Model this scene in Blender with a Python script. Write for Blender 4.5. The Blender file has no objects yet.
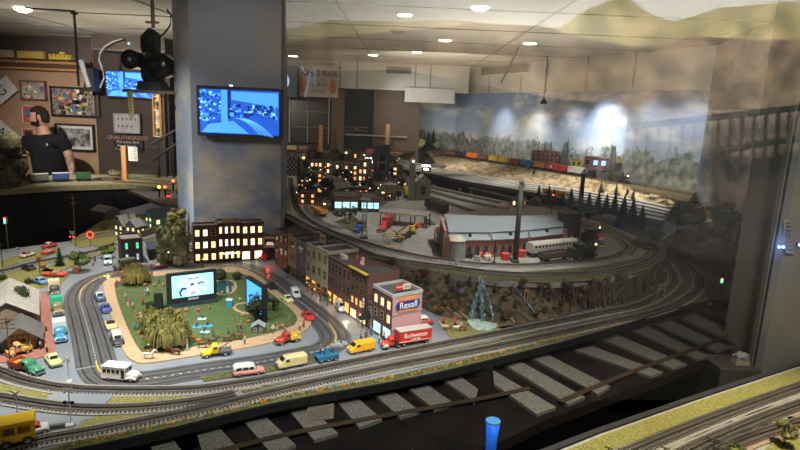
import bpy, math, random
from mathutils import Vector as V, Matrix, noise
R = math.radians
PI = math.pi
rnd = random.Random(7)
SC = bpy.context.scene
COL = SC.collection
# ---------------------------------------------------------------- camera
CAMZ, FPX = 1.9, 578.0
cam_d = bpy.data.cameras.new('camera'); cam = bpy.data.objects.new('camera', cam_d); COL.objects.link(cam)
cam_d.sensor_width = 36; cam_d.lens = 36*FPX/800; cam_d.clip_start = .02; cam_d.clip_end = 100
ROT = Matrix.Rotation(R(90-11.3), 3, 'X') @ Matrix.Rotation(R(2.5), 3, 'Z')
cam.matrix_world = Matrix.Translation((0, 0, CAMZ)) @ ROT.to_4x4()
SC.camera = cam
def ray(x, y): return ROT @ V(((x-400)/FPX, -(y-225)/FPX, -1))
def P(x, y, z):
    d = ray(x, y); t = (z-CAMZ)/d.z
    return V((d.x*t, d.y*t, z))
def PD(x, y, D):
    d = ray(x, y); t = D/d.y
    return V((d.x*t, D, CAMZ+d.z*t))
def HT(x, y, D):            # height reached by a pixel at forward distance D
    return PD(x, y, D).z
TZ, PZ = .95, 1.10          # town board, plateau board
# ---------------------------------------------------------------- materials
MATS = {}
def mat(name, c, rough=.6, metal=0, emit=0, c2=None, scale=30, spec=.4, kind='noise', contrast=(.35,.65), bump=0, alpha=1, ecol=None, trans=0):
    if name in MATS: return MATS[name]
    m = bpy.data.materials.new(name); m.use_nodes = True; nt = m.node_tree; N = nt.nodes; L = nt.links
    b = N['Principled BSDF']
    b.inputs['Base Color'].default_value = (*c, 1); b.inputs['Roughness'].default_value = rough
    b.inputs['Metallic'].default_value = metal; b.inputs['Specular IOR Level'].default_value = spec
    if trans: b.inputs['Transmission Weight'].default_value = trans
    if emit:
        emit = emit*.34
        b.inputs['Emission Color'].default_value = (*(ecol or c), 1); b.inputs['Emission Strength'].default_value = emit
    if c2 is None and not emit:
        c2 = tuple(v*.82 for v in c)
    if c2 is not None:
        tc = N.new('ShaderNodeTexCoord')
        if kind == 'noise':
            t = N.new('ShaderNodeTexNoise'); t.inputs['Scale'].default_value = scale; t.inputs['Detail'].default_value = 5
            L.new(tc.outputs['Object'], t.inputs['Vector']); f = t.outputs['Fac']
        elif kind == 'voronoi':
            t = N.new('ShaderNodeTexVoronoi'); t.inputs['Scale'].default_value = scale
            L.new(tc.outputs['Object'], t.inputs['Vector']); f = t.outputs['Distance']
        elif kind == 'wave':
            t = N.new('ShaderNodeTexWave'); t.inputs['Scale'].default_value = scale; t.inputs['Distortion'].default_value = 2
            L.new(tc.outputs['Object'], t.inputs['Vector']); f = t.outputs['Fac']
        r = N.new('ShaderNodeValToRGB'); r.color_ramp.elements[0].position = contrast[0]; r.color_ramp.elements[1].position = contrast[1]
        r.color_ramp.elements[0].color = (*c, 1); r.color_ramp.elements[1].color = (*c2, 1)
        L.new(f, r.inputs['Fac']); L.new(r.outputs['Color'], b.inputs['Base Color'])
        if bump:
            bp = N.new('ShaderNodeBump'); bp.inputs['Strength'].default_value = bump; bp.inputs['Distance'].default_value = .01
            L.new(f, bp.inputs['Height']); L.new(bp.outputs['Normal'], b.inputs['Normal'])
    MATS[name] = m; return m
def brick(name, c, c2, mortar, s=60):
    if name in MATS: return MATS[name]
    m = mat(name, c, .8, c2=c2, scale=20); nt = m.node_tree; N = nt.nodes; L = nt.links
    t = N.new('ShaderNodeTexBrick'); t.inputs['Color1'].default_value = (*c, 1); t.inputs['Color2'].default_value = (*c2, 1)
    t.inputs['Mortar'].default_value = (*mortar, 1); t.inputs['Scale'].default_value = s; t.inputs['Mortar Size'].default_value = .02
    tc = N.new('ShaderNodeTexCoord'); sx = N.new('ShaderNodeSeparateXYZ'); cx = N.new('ShaderNodeCombineXYZ'); ad = N.new('ShaderNodeMath')
    L.new(tc.outputs['Object'], sx.inputs[0]); L.new(sx.outputs[0], ad.inputs[0]); L.new(sx.outputs[1], ad.inputs[1])
    L.new(ad.outputs[0], cx.inputs[0]); L.new(sx.outputs[2], cx.inputs[1]); L.new(cx.outputs[0], t.inputs['Vector'])
    L.new(t.outputs['Color'], N['Principled BSDF'].inputs['Base Color'])
    return m
def flat(r, g, b, rough=.5, metal=0, emit=0):
    return mat('paint_%d_%d_%d_%d%s' % (r*255, g*255, b*255, rough*10, '_lit%g' % emit if emit else ''), (r, g, b), rough, metal, emit, scale=12)
# ---------------------------------------------------------------- mesh builder
class MB:
    def __init__(s): s.v = []; s.f = []; s.m = []; s.k = 0; s.T = None
    def add(s, vs, fs, k=None):
        o = len(s.v)
        if s.T is not None: vs = [s.T @ V(p) for p in vs]
        s.v += [tuple(p) for p in vs]; s.f += [tuple(i+o for i in f) for f in fs]; s.m += [s.k if k is None else k]*len(fs)
        return s
    def box(s, x0, x1, y0, y1, z0, z1, k=None):
        return s.add([(x0,y0,z0),(x1,y0,z0),(x1,y1,z0),(x0,y1,z0),(x0,y0,z1),(x1,y0,z1),(x1,y1,z1),(x0,y1,z1)],
            [(0,3,2,1),(4,5,6,7),(0,1,5,4),(1,2,6,5),(2,3,7,6),(3,0,4,7)], k)
    def tbox(s, x0, x1, y0, y1, z0, z1, tx, ty, k=None):   # box with its top shrunk by tx, ty on each side
        return s.add([(x0,y0,z0),(x1,y0,z0),(x1,y1,z0),(x0,y1,z0),(x0+tx,y0+ty,z1),(x1-tx,y0+ty,z1),(x1-tx,y1-ty,z1),(x0+tx,y1-ty,z1)],
            [(0,3,2,1),(4,5,6,7),(0,1,5,4),(1,2,6,5),(2,3,7,6),(3,0,4,7)], k)
    def prism(s, pts, z0, z1, k=None):          # polygon in xy extruded in z
        a = sum(pts[i][0]*pts[(i+1) % len(pts)][1]-pts[(i+1) % len(pts)][0]*pts[i][1] for i in range(len(pts)))
        if a < 0: pts = pts[::-1]
        n = len(pts)
        return s.add([(p[0],p[1],z0) for p in pts]+[(p[0],p[1],z1) for p in pts],
            [tuple(range(n))[::-1], tuple(range(n, 2*n))]+[(i,(i+1) % n,(i+1) % n+n,i+n) for i in range(n)], k)
    def xprism(s, pts, y0, y1, k=None):         # profile in xz extruded in y
        a = sum(pts[i][0]*pts[(i+1) % len(pts)][1]-pts[(i+1) % len(pts)][0]*pts[i][1] for i in range(len(pts)))
        if a < 0: pts = pts[::-1]
        n = len(pts)
        return s.add([(p[0],y0,p[1]) for p in pts]+[(p[0],y1,p[1]) for p in pts],
            [tuple(range(n)), tuple(range(n, 2*n))[::-1]]+[(i,i+n,(i+1) % n+n,(i+1) % n) for i in range(n)], k)
    def yprism(s, pts, x0, x1, k=None):         # profile in yz extruded in x
        a = sum(pts[i][0]*pts[(i+1) % len(pts)][1]-pts[(i+1) % len(pts)][0]*pts[i][1] for i in range(len(pts)))
        if a < 0: pts = pts[::-1]
        n = len(pts)
        return s.add([(x0,p[0],p[1]) for p in pts]+[(x1,p[0],p[1]) for p in pts],
            [tuple(range(n))[::-1], tuple(range(n, 2*n))]+[(i,(i+1) % n,(i+1) % n+n,i+n) for i in range(n)], k)
    def cyl(s, a, b, r0, r1=None, n=8, k=None):
        if r1 is None: r1 = r0
        a = V(a); b = V(b); d = (b-a)
        if d.length < 1e-9: return s
        d.normalize(); u = d.orthogonal().normalized(); w = d.cross(u)
        vs = [a+(u*math.cos(2*PI*i/n)+w*math.sin(2*PI*i/n))*r0 for i in range(n)]+[b+(u*math.cos(2*PI*i/n)+w*math.sin(2*PI*i/n))*r1 for i in range(n)]
        return s.add(vs, [tuple(range(n))[::-1], tuple(range(n, 2*n))]+[(i,(i+1) % n,(i+1) % n+n,i+n) for i in range(n)], k)
    def tube(s, pts, r, n=6, k=None):
        pts = [V(p) for p in pts]; vs = []
        for i, p in enumerate(pts):
            d = (pts[min(i+1, len(pts)-1)]-pts[max(i-1, 0)]).normalized()
            u = d.cross(V((0,0,1))); u = u.normalized() if u.length > .01 else V((1,0,0)); w = u.cross(d)
            rr = r[i] if isinstance(r, (list, tuple)) else r
            vs += [p+(u*math.cos(2*PI*j/n)+w*math.sin(2*PI*j/n))*rr for j in range(n)]
        fs = [(i*n+j, i*n+(j+1) % n, (i+1)*n+(j+1) % n, (i+1)*n+j) for i in range(len(pts)-1) for j in range(n)]
        fs += [tuple(range(n))[::-1], tuple(range((len(pts)-1)*n, len(pts)*n))]
        return s.add(vs, fs, k)
    def lathe(s, c, prof, n=16, k=None):         # prof: (r, z) pairs from the bottom
        c = V(c); vs = []; m = len(prof)
        for r, z in prof: vs += [c+V((r*math.cos(2*PI*j/n), r*math.sin(2*PI*j/n), z)) for j in range(n)]
        fs = [(i*n+j, i*n+(j+1) % n, (i+1)*n+(j+1) % n, (i+1)*n+j) for i in range(m-1) for j in range(n)]
        fs += [tuple(range(n))[::-1], tuple(range((m-1)*n, m*n))]
        return s.add(vs, fs, k)
    def ball(s, c, rx, ry=None, rz=None, n=8, m=6, rough=0, k=None):
        ry = ry or rx; rz = rz or rx; c = V(c); vs = [c-V((0,0,rz))]
        for i in range(1, m):
            t = PI*i/m
            for j in range(n):
                q = 1+rnd.uniform(-rough, rough)
                vs.append(c+V((rx*math.sin(t)*math.cos(2*PI*j/n), ry*math.sin(t)*math.sin(2*PI*j/n), -rz*math.cos(t)))*1.0 if not rough else c+V((rx*q*math.sin(t)*math.cos(2*PI*j/n), ry*q*math.sin(t)*math.sin(2*PI*j/n), -rz*q*math.cos(t))))
        vs.append(c+V((0,0,rz))); e = len(vs)-1
        fs = [(0, 1+(j+1) % n, 1+j) for j in range(n)]
        fs += [(1+i*n+j, 1+i*n+(j+1) % n, 1+(i+1)*n+(j+1) % n, 1+(i+1)*n+j) for i in range(m-2) for j in range(n)]
        fs += [(e, 1+(m-2)*n+j, 1+(m-2)*n+(j+1) % n) for j in range(n)]
        return s.add(vs, fs, k)
    def leaves(s, c, rx, ry, rz, n, size, k=None, fill=.55):   # leaf cards scattered through an ellipsoid shell
        c = V(c)
        for _ in range(n):
            d = V((rnd.gauss(0,1), rnd.gauss(0,1), rnd.gauss(0,1))).normalized(); q = rnd.uniform(fill, 1.05)
            p = c+V((d.x*rx*q, d.y*ry*q, d.z*rz*q)); z = size*rnd.uniform(.6, 1.3)
            u = V((rnd.gauss(0,1), rnd.gauss(0,1), rnd.gauss(0,1))).normalized(); w = u.orthogonal().normalized()
            s.add([p-u*z*.5, p+w*z*.35, p+u*z*.5, p-w*z*.35], [(0,1,2,3)], k)
        return s
    def quad(s, a, b, c, d, k=None): return s.add([a,b,c,d], [(0,1,2,3)], k)
    def build(s, name, mats, parent=None, loc=None, smooth=False):
        me = bpy.data.meshes.new(name); me.from_pydata(s.v, [], s.f)
        if not isinstance(mats, (list, tuple)): mats = [mats]
        for m in mats: me.materials.append(m)
        if len(mats) > 1: me.polygons.foreach_set('material_index', s.m)
        if smooth: me.polygons.foreach_set('use_smooth', [True]*len(s.f))
        me.update(); o = bpy.data.objects.new(name, me); COL.objects.link(o)
        if parent: o.parent = parent
        if loc is not None: o.location = loc
        return o
def tag(o, label=None, cat=None, group=None, kind=None):
    if label: o['label'] = label
    if cat: o['category'] = cat
    if group: o['group'] = group
    if kind: o['kind'] = kind
    return o
def thing(name, label, cat, loc=(0,0,0), rz=0, group=None):
    o = bpy.data.objects.new(name, None); COL.objects.link(o); o.empty_display_size = .02
    o.location = loc; o.rotation_euler.z = rz
    return tag(o, label, cat, group)
def copy_tree(o, parent=None):
    c = o.copy(); COL.objects.link(c); c.parent = parent
    for ch in list(o.children): copy_tree(ch, c)
    return c
def clone(o, loc, rz, label, group=None, sc=None):
    c = copy_tree(o); c.location = loc; c.rotation_euler.z = rz; c['label'] = label
    if group: c['group'] = group
    if sc: c.scale = (sc, sc, sc)
    return c
def struct(name, mb, m, label=None):
    o = mb.build(name, m); o['kind'] = 'structure'
    return o
def text(body, size, m, parent, loc, rot, name='lettering', align='CENTER', ext=.0008, font_scale=None):
    cu = bpy.data.curves.new(name, 'FONT'); cu.body = body; cu.size = size; cu.align_x = align; cu.align_y = 'CENTER'; cu.extrude = ext
    q = bpy.data.objects.new('tmp_text', cu); COL.objects.link(q); bpy.context.view_layer.update()
    me = bpy.data.meshes.new_from_object(q.evaluated_get(bpy.context.evaluated_depsgraph_get())); bpy.data.objects.remove(q)
    o = bpy.data.objects.new(name, me); COL.objects.link(o); o.parent = parent; o.location = loc; o.rotation_euler = rot
    if font_scale: o.scale = (font_scale, 1, 1)
    me.materials.clear(); me.materials.append(m); return o
def smooth_path(pts, step=.03):
    pts = [V(p) for p in pts]; out = []
    for i in range(len(pts)-1):
        a, b = pts[i], pts[i+1]; p = pts[i-1] if i else a*2-b; q = pts[i+2] if i+2 < len(pts) else b*2-a
        n = max(2, int((b-a).length/step))
        for j in range(n):
            t = j/n
            out.append(.5*((2*a)+(b-p)*t+(2*p-5*a+4*b-q)*t*t+(3*a-p-3*b+q)*t**3))
    out.append(pts[-1]); return out
def resample(pts, step):
    out = [pts[0].copy()]; acc = 0
    for a, b in zip(pts, pts[1:]):
        d = (b-a).length; t = step-acc
        while t <= d:
            out.append(a+(b-a)*(t/d)); t += step
        acc = (acc+d) % step
    return out
def side(pts, i):
    d = pts[min(i+1, len(pts)-1)]-pts[max(i-1, 0)]; d.z = 0; d.normalize(); return V((-d.y, d.x, 0))
def ribbon(mb, pts, w, z0, z1, off=0, k=None, drape=True):
    L_ = [p+side(pts, i)*(off+w/2) for i, p in enumerate(pts)]; Rr = [p+side(pts, i)*(off-w/2) for i, p in enumerate(pts)]
    vs = []
    for a, b in zip(L_, Rr):
        vs += [a+V((0,0,z0)), a+V((0,0,z1)), b+V((0,0,z1)), b+V((0,0,z0))]
    fs = []
    for i in range(len(pts)-1):
        for j in range(4): fs.append((i*4+j, (i+1)*4+j, (i+1)*4+(j+1) % 4, i*4+(j+1) % 4))
    fs += [(0,1,2,3), tuple(range(len(vs)-4, len(vs)))[::-1]]
    return mb.add(vs, fs, k)
# ---------------------------------------------------------------- colours
M = {}
def sky_paint(name, top, low, cloud, cscale=1.2, cov=(.45,.62), z0=1.2, z1=2.2, trees=None, tz=1.45, stretch=2.5):
    m = bpy.data.materials.new(name); m.use_nodes = True; nt = m.node_tree; N = nt.nodes; L = nt.links; b = N['Principled BSDF']
    b.inputs['Roughness'].default_value = .75; b.inputs['Specular IOR Level'].default_value = .15
    tc = N.new('ShaderNodeTexCoord'); sx = N.new('ShaderNodeSeparateXYZ'); L.new(tc.outputs['Object'], sx.inputs[0])
    mr = N.new('ShaderNodeMapRange'); mr.inputs['From Min'].default_value = z0; mr.inputs['From Max'].default_value = z1; L.new(sx.outputs[2], mr.inputs['Value'])
    mix = N.new('ShaderNodeMix'); mix.data_type = 'RGBA'; mix.inputs['A'].default_value = (*low, 1); mix.inputs['B'].default_value = (*top, 1)
    L.new(mr.outputs[0], mix.inputs['Factor'])
    mp = N.new('ShaderNodeMapping'); mp.inputs['Scale'].default_value = (1, 1, stretch); L.new(tc.outputs['Object'], mp.inputs[0])
    ns = N.new('ShaderNodeTexNoise'); ns.inputs['Scale'].default_value = cscale; ns.inputs['Detail'].default_value = 8; ns.inputs['Roughness'].default_value = .6
    L.new(mp.outputs[0], ns.inputs['Vector'])
    rp = N.new('ShaderNodeValToRGB'); rp.color_ramp.elements[0].position = cov[0]; rp.color_ramp.elements[1].position = cov[1]; L.new(ns.outputs['Fac'], rp.inputs['Fac'])
    m2 = N.new('ShaderNodeMix'); m2.data_type = 'RGBA'; L.new(rp.outputs['Color'], m2.inputs['Factor']); L.new(mix.outputs['Result'], m2.inputs['A']); m2.inputs['B'].default_value = (*cloud, 1)
    out = m2.outputs['Result']
    if trees:
        n2 = N.new('ShaderNodeTexNoise'); n2.inputs['Scale'].default_value = 5; n2.inputs['Detail'].default_value = 9; n2.inputs['Roughness'].default_value = .7
        L.new(tc.outputs['Object'], n2.inputs['Vector'])
        ma = N.new('ShaderNodeMath'); ma.operation = 'MULTIPLY_ADD'; ma.inputs[1].default_value = -.75; L.new(n2.outputs['Fac'], ma.inputs[0]); L.new(sx.outputs[2], ma.inputs[2])
        cm = N.new('ShaderNodeMapRange'); cm.inputs['From Min'].default_value = tz-.375+.03; cm.inputs['From Max'].default_value = tz-.375-.03; L.new(ma.outputs[0], cm.inputs['Value'])
        n3 = N.new('ShaderNodeTexNoise'); n3.inputs['Scale'].default_value = 14; n3.inputs['Detail'].default_value = 8; L.new(tc.outputs['Object'], n3.inputs['Vector'])
        r3 = N.new('ShaderNodeValToRGB'); r3.color_ramp.elements[0].color = (*trees[0], 1); r3.color_ramp.elements[1].color = (*trees[1], 1)
        r3.color_ramp.elements[0].position = .35; r3.color_ramp.elements[1].position = .65; L.new(n3.outputs['Fac'], r3.inputs['Fac'])
        m3 = N.new('ShaderNodeMix'); m3.data_type = 'RGBA'; L.new(cm.outputs[0], m3.inputs['Factor']); L.new(out, m3.inputs['A']); L.new(r3.outputs['Color'], m3.inputs['B']); out = m3.outputs['Result']
    L.new(out, b.inputs['Base Color']); return m
M['floor'] = mat('black_floor', (.004,.0035,.0035), .95, spec=.03, c2=(.007,.006,.006), scale=8)
M['tie_floor'] = mat('speckled_grey_floor', (.045,.045,.041), .9, spec=.15, c2=(.095,.093,.082), scale=160, contrast=(.4,.6))
M['rail_floor'] = mat('brown_floor_band', (.028,.019,.011), .8, spec=.1, c2=(.018,.012,.008), scale=10)
M['ceil'] = mat('ceiling_paint', (.50,.46,.40), .9, c2=(.42,.38,.32), scale=1.5)
M['soffit'] = mat('soffit_paint', (.52,.48,.42), .85, c2=(.47,.43,.37), scale=2)
M['vent'] = mat('vent_grey', (.16,.15,.14), .6)
M['brown_wall'] = mat('tan_wallboard', (.36,.23,.14), .9, c2=(.31,.19,.115), scale=3)
M['dark_wall'] = mat('dark_brown_wall', (.055,.040,.034), .85, c2=(.045,.032,.028), scale=3)
M['black'] = mat('black_matte', (.010,.010,.011), .6, c2=(.014,.014,.015))
M['skirt'] = mat('black_skirt', (.006,.006,.007), .8, spec=.1, c2=(.009,.009,.009))
M['dkwood'] = mat('dark_wood', (.09,.045,.022), .6, c2=(.06,.03,.015), kind='wave', scale=6)
M['wood'] = mat('honey_wood', (.42,.21,.07), .55, c2=(.33,.16,.05), kind='wave', scale=9)
M['white'] = mat('white_paint', (.75,.74,.70), .5)
M['steel'] = mat('brushed_steel', (.45,.45,.45), .35, .8)
# ---------------------------------------------------------------- room shell
b = MB(); b.box(-7, 6, -4, 13, -.05, 0); struct('floor', b, M['floor'])
# giant track on the floor: sleepers and rails
FT = [((493,370),(494,384),(537,414),(556,407)),((498,360),(513,357),(585,397),(568,404)),((523,353),(541,351),(610,386),(598,394)),
 ((575,350),(592,346),(663,372),(650,376)),((600,338),(616,334),(687,364),(672,368)),((630,329),(648,326),(709,356),(697,359)),
 ((655,323),(668,319),(729,347),(717,351)),((682,318),(694,313),(749,339),(737,343)),((705,310),(718,304),(765,325),(752,332)),((727,301),(740,296),(780,312),(768,318)),
 ((196,431),(218,426),(244,455),(204,458)),((241,418),(262,413),(296,445),(270,452)),((288,409),(307,405),(338,433),(314,440)),
 ((334,398),(352,393),(382,419),(359,427)),((369,389),(386,385),(420,411),(400,417)),((402,383),(418,378),(455,404),(434,409)),((435,374),(450,369),(478,389),(475,402)),
 ((150,445),(172,438),(190,462),(160,468))]
ZP = .905
ft = thing('slatted_platform', 'low black platform with grey carpeted slats and two brown rails along the layout front', 'platform', (0,0,0))
b = MB(); b.prism([P(x, y, ZP-.012)[:2] for x, y in [(100,500),(280,402),(480,356),(600,326),(732,292),(790,296),(772,336),(746,345),(660,378),(545,420),(480,452),(300,540),(60,560)]], ZP-.05, ZP-.012); b.build('base_board', M['floor'], ft)
for q in FT:
    b = MB(); b.prism([P(x, y, ZP)[:2] for x, y in q], ZP-.0118, ZP); b.build('slat', M['tie_floor'], ft)
for q in [((150,470),(300,432),(480,399),(540,386)), ((560,402),(600,385),(640,369),(700,347),(765,322)), ((560,348),(620,333),(660,322),(720,305))]:
    b = MB(); pts = resample(smooth_path([P(x, y, ZP) for x, y in q]), .05); ribbon(b, pts, .022, .0002, .003); b.build('rail', M['rail_floor'], ft)
b = MB(); b.box(-7, 6, -.25, 13, 2.6, 2.65); struct('ceiling', b, M['ceil'])
# seams of the ceiling boards
cs = thing('ceiling_seams', 'dark joints between the beige ceiling boards', 'ceiling trim')
M['seam'] = mat('seam_dark', (.30,.26,.22), .9)
for i in range(9):
    b = MB(); y = 2.2+i*1.0; b.box(-6.5, 5, y, y+.012, 2.593, 2.599); b.build('seam', M['seam'], cs)
for i in range(7):
    b = MB(); x = -5+i*1.5; b.box(x, x+.012, 1, 12, 2.592, 2.598); b.build('seam', M['seam'], cs)
# left wall, dark panel wall, back wall
D1 = 7.6
b = MB(); b.box(PD(-80, 100, D1).x, PD(97, 100, D1).x, D1, D1+.1, 0, 2.6); struct('wall_left', b, M['brown_wall'])
b = MB(); b.box(PD(97, 100, D1).x, PD(172, 100, D1).x, D1-.05, D1+.1, 0, 2.6); struct('wall_back_left', b, M['dark_wall'])
b = MB(); b.box(PD(170, 100, 9.6).x, PD(420, 100, 9.6).x, 9.6, 9.7, 0, 2.6); struct('wall_back', b, M['dark_wall'])
for i, (x0, x1, c) in enumerate([(331, 344, (.16,.11,.075)), (373, 419, (.15,.10,.065))]):
    b = MB(); b.box(PD(x0, 130, 9.5).x, PD(x1, 130, 9.5).x, 9.48, 9.6, 0, 2.2)
    struct('trim_%d' % (i+1), b, mat('back_wall_panel_%d' % i, c, .8))
# lit mural wall (three panels), dark cloud wall
MA, MC = V((PD(455, 120, 10).x, 10, 0)), V((PD(705, 140, 5.5).x, 5.5, 0))
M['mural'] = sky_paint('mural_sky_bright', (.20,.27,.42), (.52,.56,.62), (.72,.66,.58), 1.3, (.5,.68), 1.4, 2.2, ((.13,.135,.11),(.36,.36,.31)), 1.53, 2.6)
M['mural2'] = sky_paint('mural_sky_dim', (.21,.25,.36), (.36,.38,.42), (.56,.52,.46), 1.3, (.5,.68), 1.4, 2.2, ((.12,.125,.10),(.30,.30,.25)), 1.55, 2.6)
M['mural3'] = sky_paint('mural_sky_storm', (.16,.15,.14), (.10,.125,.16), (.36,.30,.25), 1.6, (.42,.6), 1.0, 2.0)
def wallseg(name, a, c, z0, z1, m, th=.06):
    n = (c-a); n.z = 0; n.normalize(); n = V((n.y, -n.x, 0))
    if n.dot(V((0,0,0))-a) > 0: n = -n
    b = MB(); b.prism([a[:2], c[:2], (c+n*th)[:2], (a+n*th)[:2]], z0, z1); return struct(name, b, m)
def on(a, c, px):          # point of segment a-c seen at pixel column px
    lo, hi = 0., 1.
    for _ in range(40):
        t = (lo+hi)/2; p = a.lerp(c, t); q = ROT.transposed() @ (V((p.x, p.y, 1.8))-V((0,0,CAMZ))); x = 400+FPX*q.x/-q.z
        if x < px: lo = t
        else: hi = t
    return a.lerp(c, lo)
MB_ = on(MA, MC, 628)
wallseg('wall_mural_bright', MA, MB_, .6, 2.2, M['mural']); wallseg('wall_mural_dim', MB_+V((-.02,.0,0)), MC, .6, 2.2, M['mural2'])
b = MB(); b.box(PD(420,120,9.6).x-.02, MA.x+.03, 9.97, 10.03, .6, 2.2); struct('wall_mural_left', b, M['mural'])
MDk = V((PD(778, 150, 3.7).x, 3.7, 0))
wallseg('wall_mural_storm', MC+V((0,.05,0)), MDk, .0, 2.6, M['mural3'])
# soffit
SA = V((PD(283, 80, 9.3).x, 9.3, 0)); SB = V((PD(440, 80, 9.3).x, 9.3, 0))
n_ = (MC-MA).normalized(); nn = V((n_.y, -n_.x, 0))
b = MB(); b.box(SA.x-.5, MA.x+.12, 9.3, 9.95, 2.19, 2.6); struct('soffit_back', b, M['soffit'])['kind'] = 'structure'
b = MB(); b.box(PD(405, 90, 9.2).x, PD(455, 90, 9.2).x, 9.2, 9.6, 2.02, 2.24); struct('soffit_drop', b, M['soffit'])
so = wallseg('soffit_right', MA-n_*.3+nn*-.0, MC+n_*.2, 2.2, 2.6, M['soffit'], .3)
# soffit panel joints, vents
def put_on(px, y, a=MA, c=MC): p = on(a, c, px); return p
vt = []
fr = V((-n_.y, n_.x, 0)); 
if fr.dot(-MA) < 0: fr = -fr
ang = math.atan2(n_.y, n_.x)
for i, px in enumerate([487, 518, 543, 582, 628]):
    p = on(MA, MC, px)+fr*.004; t = tag(MB().box(-.012, .012, -.006, .004, 0, .4).build('panel_joint', M['seam'], None, (p.x, p.y, 2.2)), 'dark joint %s in the beige soffit' % ['at the far end', 'just right of the near vent', 'past the near vent', 'above the brick factory', 'above the locomotive'][i], 'panel joint', 'soffit joints'); t.rotation_euler.z = ang
    vt.append(t)
for (x0, x1, y0, y1, lb) in [(479, 526, 64, 75, 'grey louvred air vent in the beige soffit above the mural')]:
    p = on(MA, MC, x0); q = on(MA, MC, x1); w = (q-p).length; zt = HT((x0+x1)/2, y0, (p.y+q.y)/2); zb = HT((x0+x1)/2, y1, (p.y+q.y)/2)
    t = thing('air_vent', lb, 'vent', (p.x+fr.x*.004, p.y+fr.y*.004, zb), ang)
    MB().box(0, w, -.012, .006, 0, zt-zb).build('vent_frame', M['soffit'], t)
    MB().box(.02, w-.02, -.02, -.012, .02, zt-zb-.02).build('vent_backing', M['black'], t)
    for k in range(5):
        z = .02+(zt-zb-.04)*(k+.5)/5; MB().box(.02, w-.02, -.028, -.018, z-.006, z+.006).build('louvre', M['vent'], t)
p = PD(384, 75, 9.28); t = thing('air_vent', 'small grey air vent in the soffit at the far end of the room', 'vent', (p.x, 9.29, p.z), 0)
MB().box(0, .45, -.01, .008, 0, .16).build('vent_frame', M['soffit'], t); MB().box(.03, .42, -.02, -.01, .03, .13).build('louvre', M['vent'], t)
for x in (340, 357, 415, 430):
    p = PD(x, 88, 9.29); tag(MB().box(-.01, .01, -.008, .008, 0, .4).build('panel_joint', M['seam'], None, (p.x, 9.3, 2.2)), 'dark joint in the far beige soffit, %s' % {340:'nearest the train club banner',357:'left of the small vent',415:'right of the small vent',430:'above the corner of the mural'}[x], 'panel joint', 'soffit joints')
# painted pillar
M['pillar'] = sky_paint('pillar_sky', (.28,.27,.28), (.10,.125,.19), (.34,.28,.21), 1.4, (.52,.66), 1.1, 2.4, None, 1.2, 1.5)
M['pillar_lit'] = sky_paint('pillar_sky_left_lit', (.40,.40,.42), (.36,.43,.55), (.55,.50,.42), 2.2, (.5,.65), 1.1, 2.4)  # lighter copy for the left face, its stronger light put into the colour
DP = 3.78
pl, pr = PD(191, 110, DP), PD(281, 110, DP)
pb = PD(175, 110, DP+.5)
b = MB(); b.prism([(pl.x, DP), (pr.x, DP), (pr.x-.06, DP+.5), (pb.x, DP+.5)], 0, 2.6)
o = struct('pillar', b, [M['pillar'], M['pillar_lit']])
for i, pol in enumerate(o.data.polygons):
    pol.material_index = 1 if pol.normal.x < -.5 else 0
# right hand grey pier close to the near layout: matte stand-in for glass, reflected haze put into its colour
M['glazing'] = mat('grey_brown_glass_haze', (.20,.185,.155), .5, c2=(.17,.158,.13), scale=3)
M['glazing_trim'] = mat('pier_glazing_edge', (.16,.16,.15), .35, c2=(.12,.12,.12), scale=6)
DQ = 2.35
pa = PD(770, 250, DQ)
b = MB(); b.box(pa.x+.045, pa.x+1.2, DQ, DQ+.3, 0, 2.6); struct('wall_right_glass_standin', b, M['glazing'])
b = MB(); b.box(pa.x, pa.x+.045, DQ-.01, DQ+.02, 0, 2.6); struct('trim_3', b, M['glazing_trim'])
b = MB(); b.box(pa.x+.004, pa.x+.012, DQ-.016, DQ-.0105, 0, 2.6); struct('trim_4', b, M['black'])
# ---------------------------------------------------------------- layout boards
M['pave'] = mat('grey_pavement', (.165,.19,.22), .45, c2=(.20,.22,.245), scale=7, spec=.5)
M['road'] = mat('dark_asphalt', (.060,.062,.068), .35, c2=(.080,.082,.088), scale=25, spec=.6)
M['sidewalk'] = mat('tan_sidewalk', (.42,.29,.17), .8, c2=(.36,.25,.15), scale=40)
M['grass'] = mat('park_grass', (.045,.075,.022), .95, c2=(.085,.12,.035), scale=70, bump=.6)
M['grass_y'] = mat('dry_yellow_grass', (.13,.13,.035), .95, c2=(.25,.225,.065), scale=110, bump=.8)
M['grass_d'] = mat('dark_green_scatter', (.05,.055,.022), .95, c2=(.11,.11,.04), scale=70, bump=.8)
M['ballast'] = mat('grey_ballast', (.19,.18,.16), .9, c2=(.38,.36,.33), scale=260, contrast=(.42,.58), bump=.8)
M['ballast_p'] = mat('pink_ballast', (.22,.13,.10), .9, c2=(.42,.30,.25), scale=220, contrast=(.42,.58), bump=.8)
M['ballast_d'] = mat('dark_ballast', (.075,.068,.06), .9, c2=(.15,.14,.125), scale=220, contrast=(.42,.58), bump=.8)
M['tie'] = mat('dark_tie', (.035,.026,.020), .8, c2=(.06,.045,.035), scale=60)
M['railm'] = mat('rail_steel', (.50,.48,.45), .3, .9)
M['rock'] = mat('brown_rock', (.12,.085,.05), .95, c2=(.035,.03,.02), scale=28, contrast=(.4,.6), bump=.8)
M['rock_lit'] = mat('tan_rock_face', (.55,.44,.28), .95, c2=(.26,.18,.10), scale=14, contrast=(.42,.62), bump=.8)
M['earth'] = mat('yellow_earth', (.17,.13,.06), .95, c2=(.10,.085,.04), scale=30, bump=.6)
M['yard'] = mat('grey_yard_ground', (.21,.20,.19), .85, c2=(.27,.26,.24), scale=22)
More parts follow.
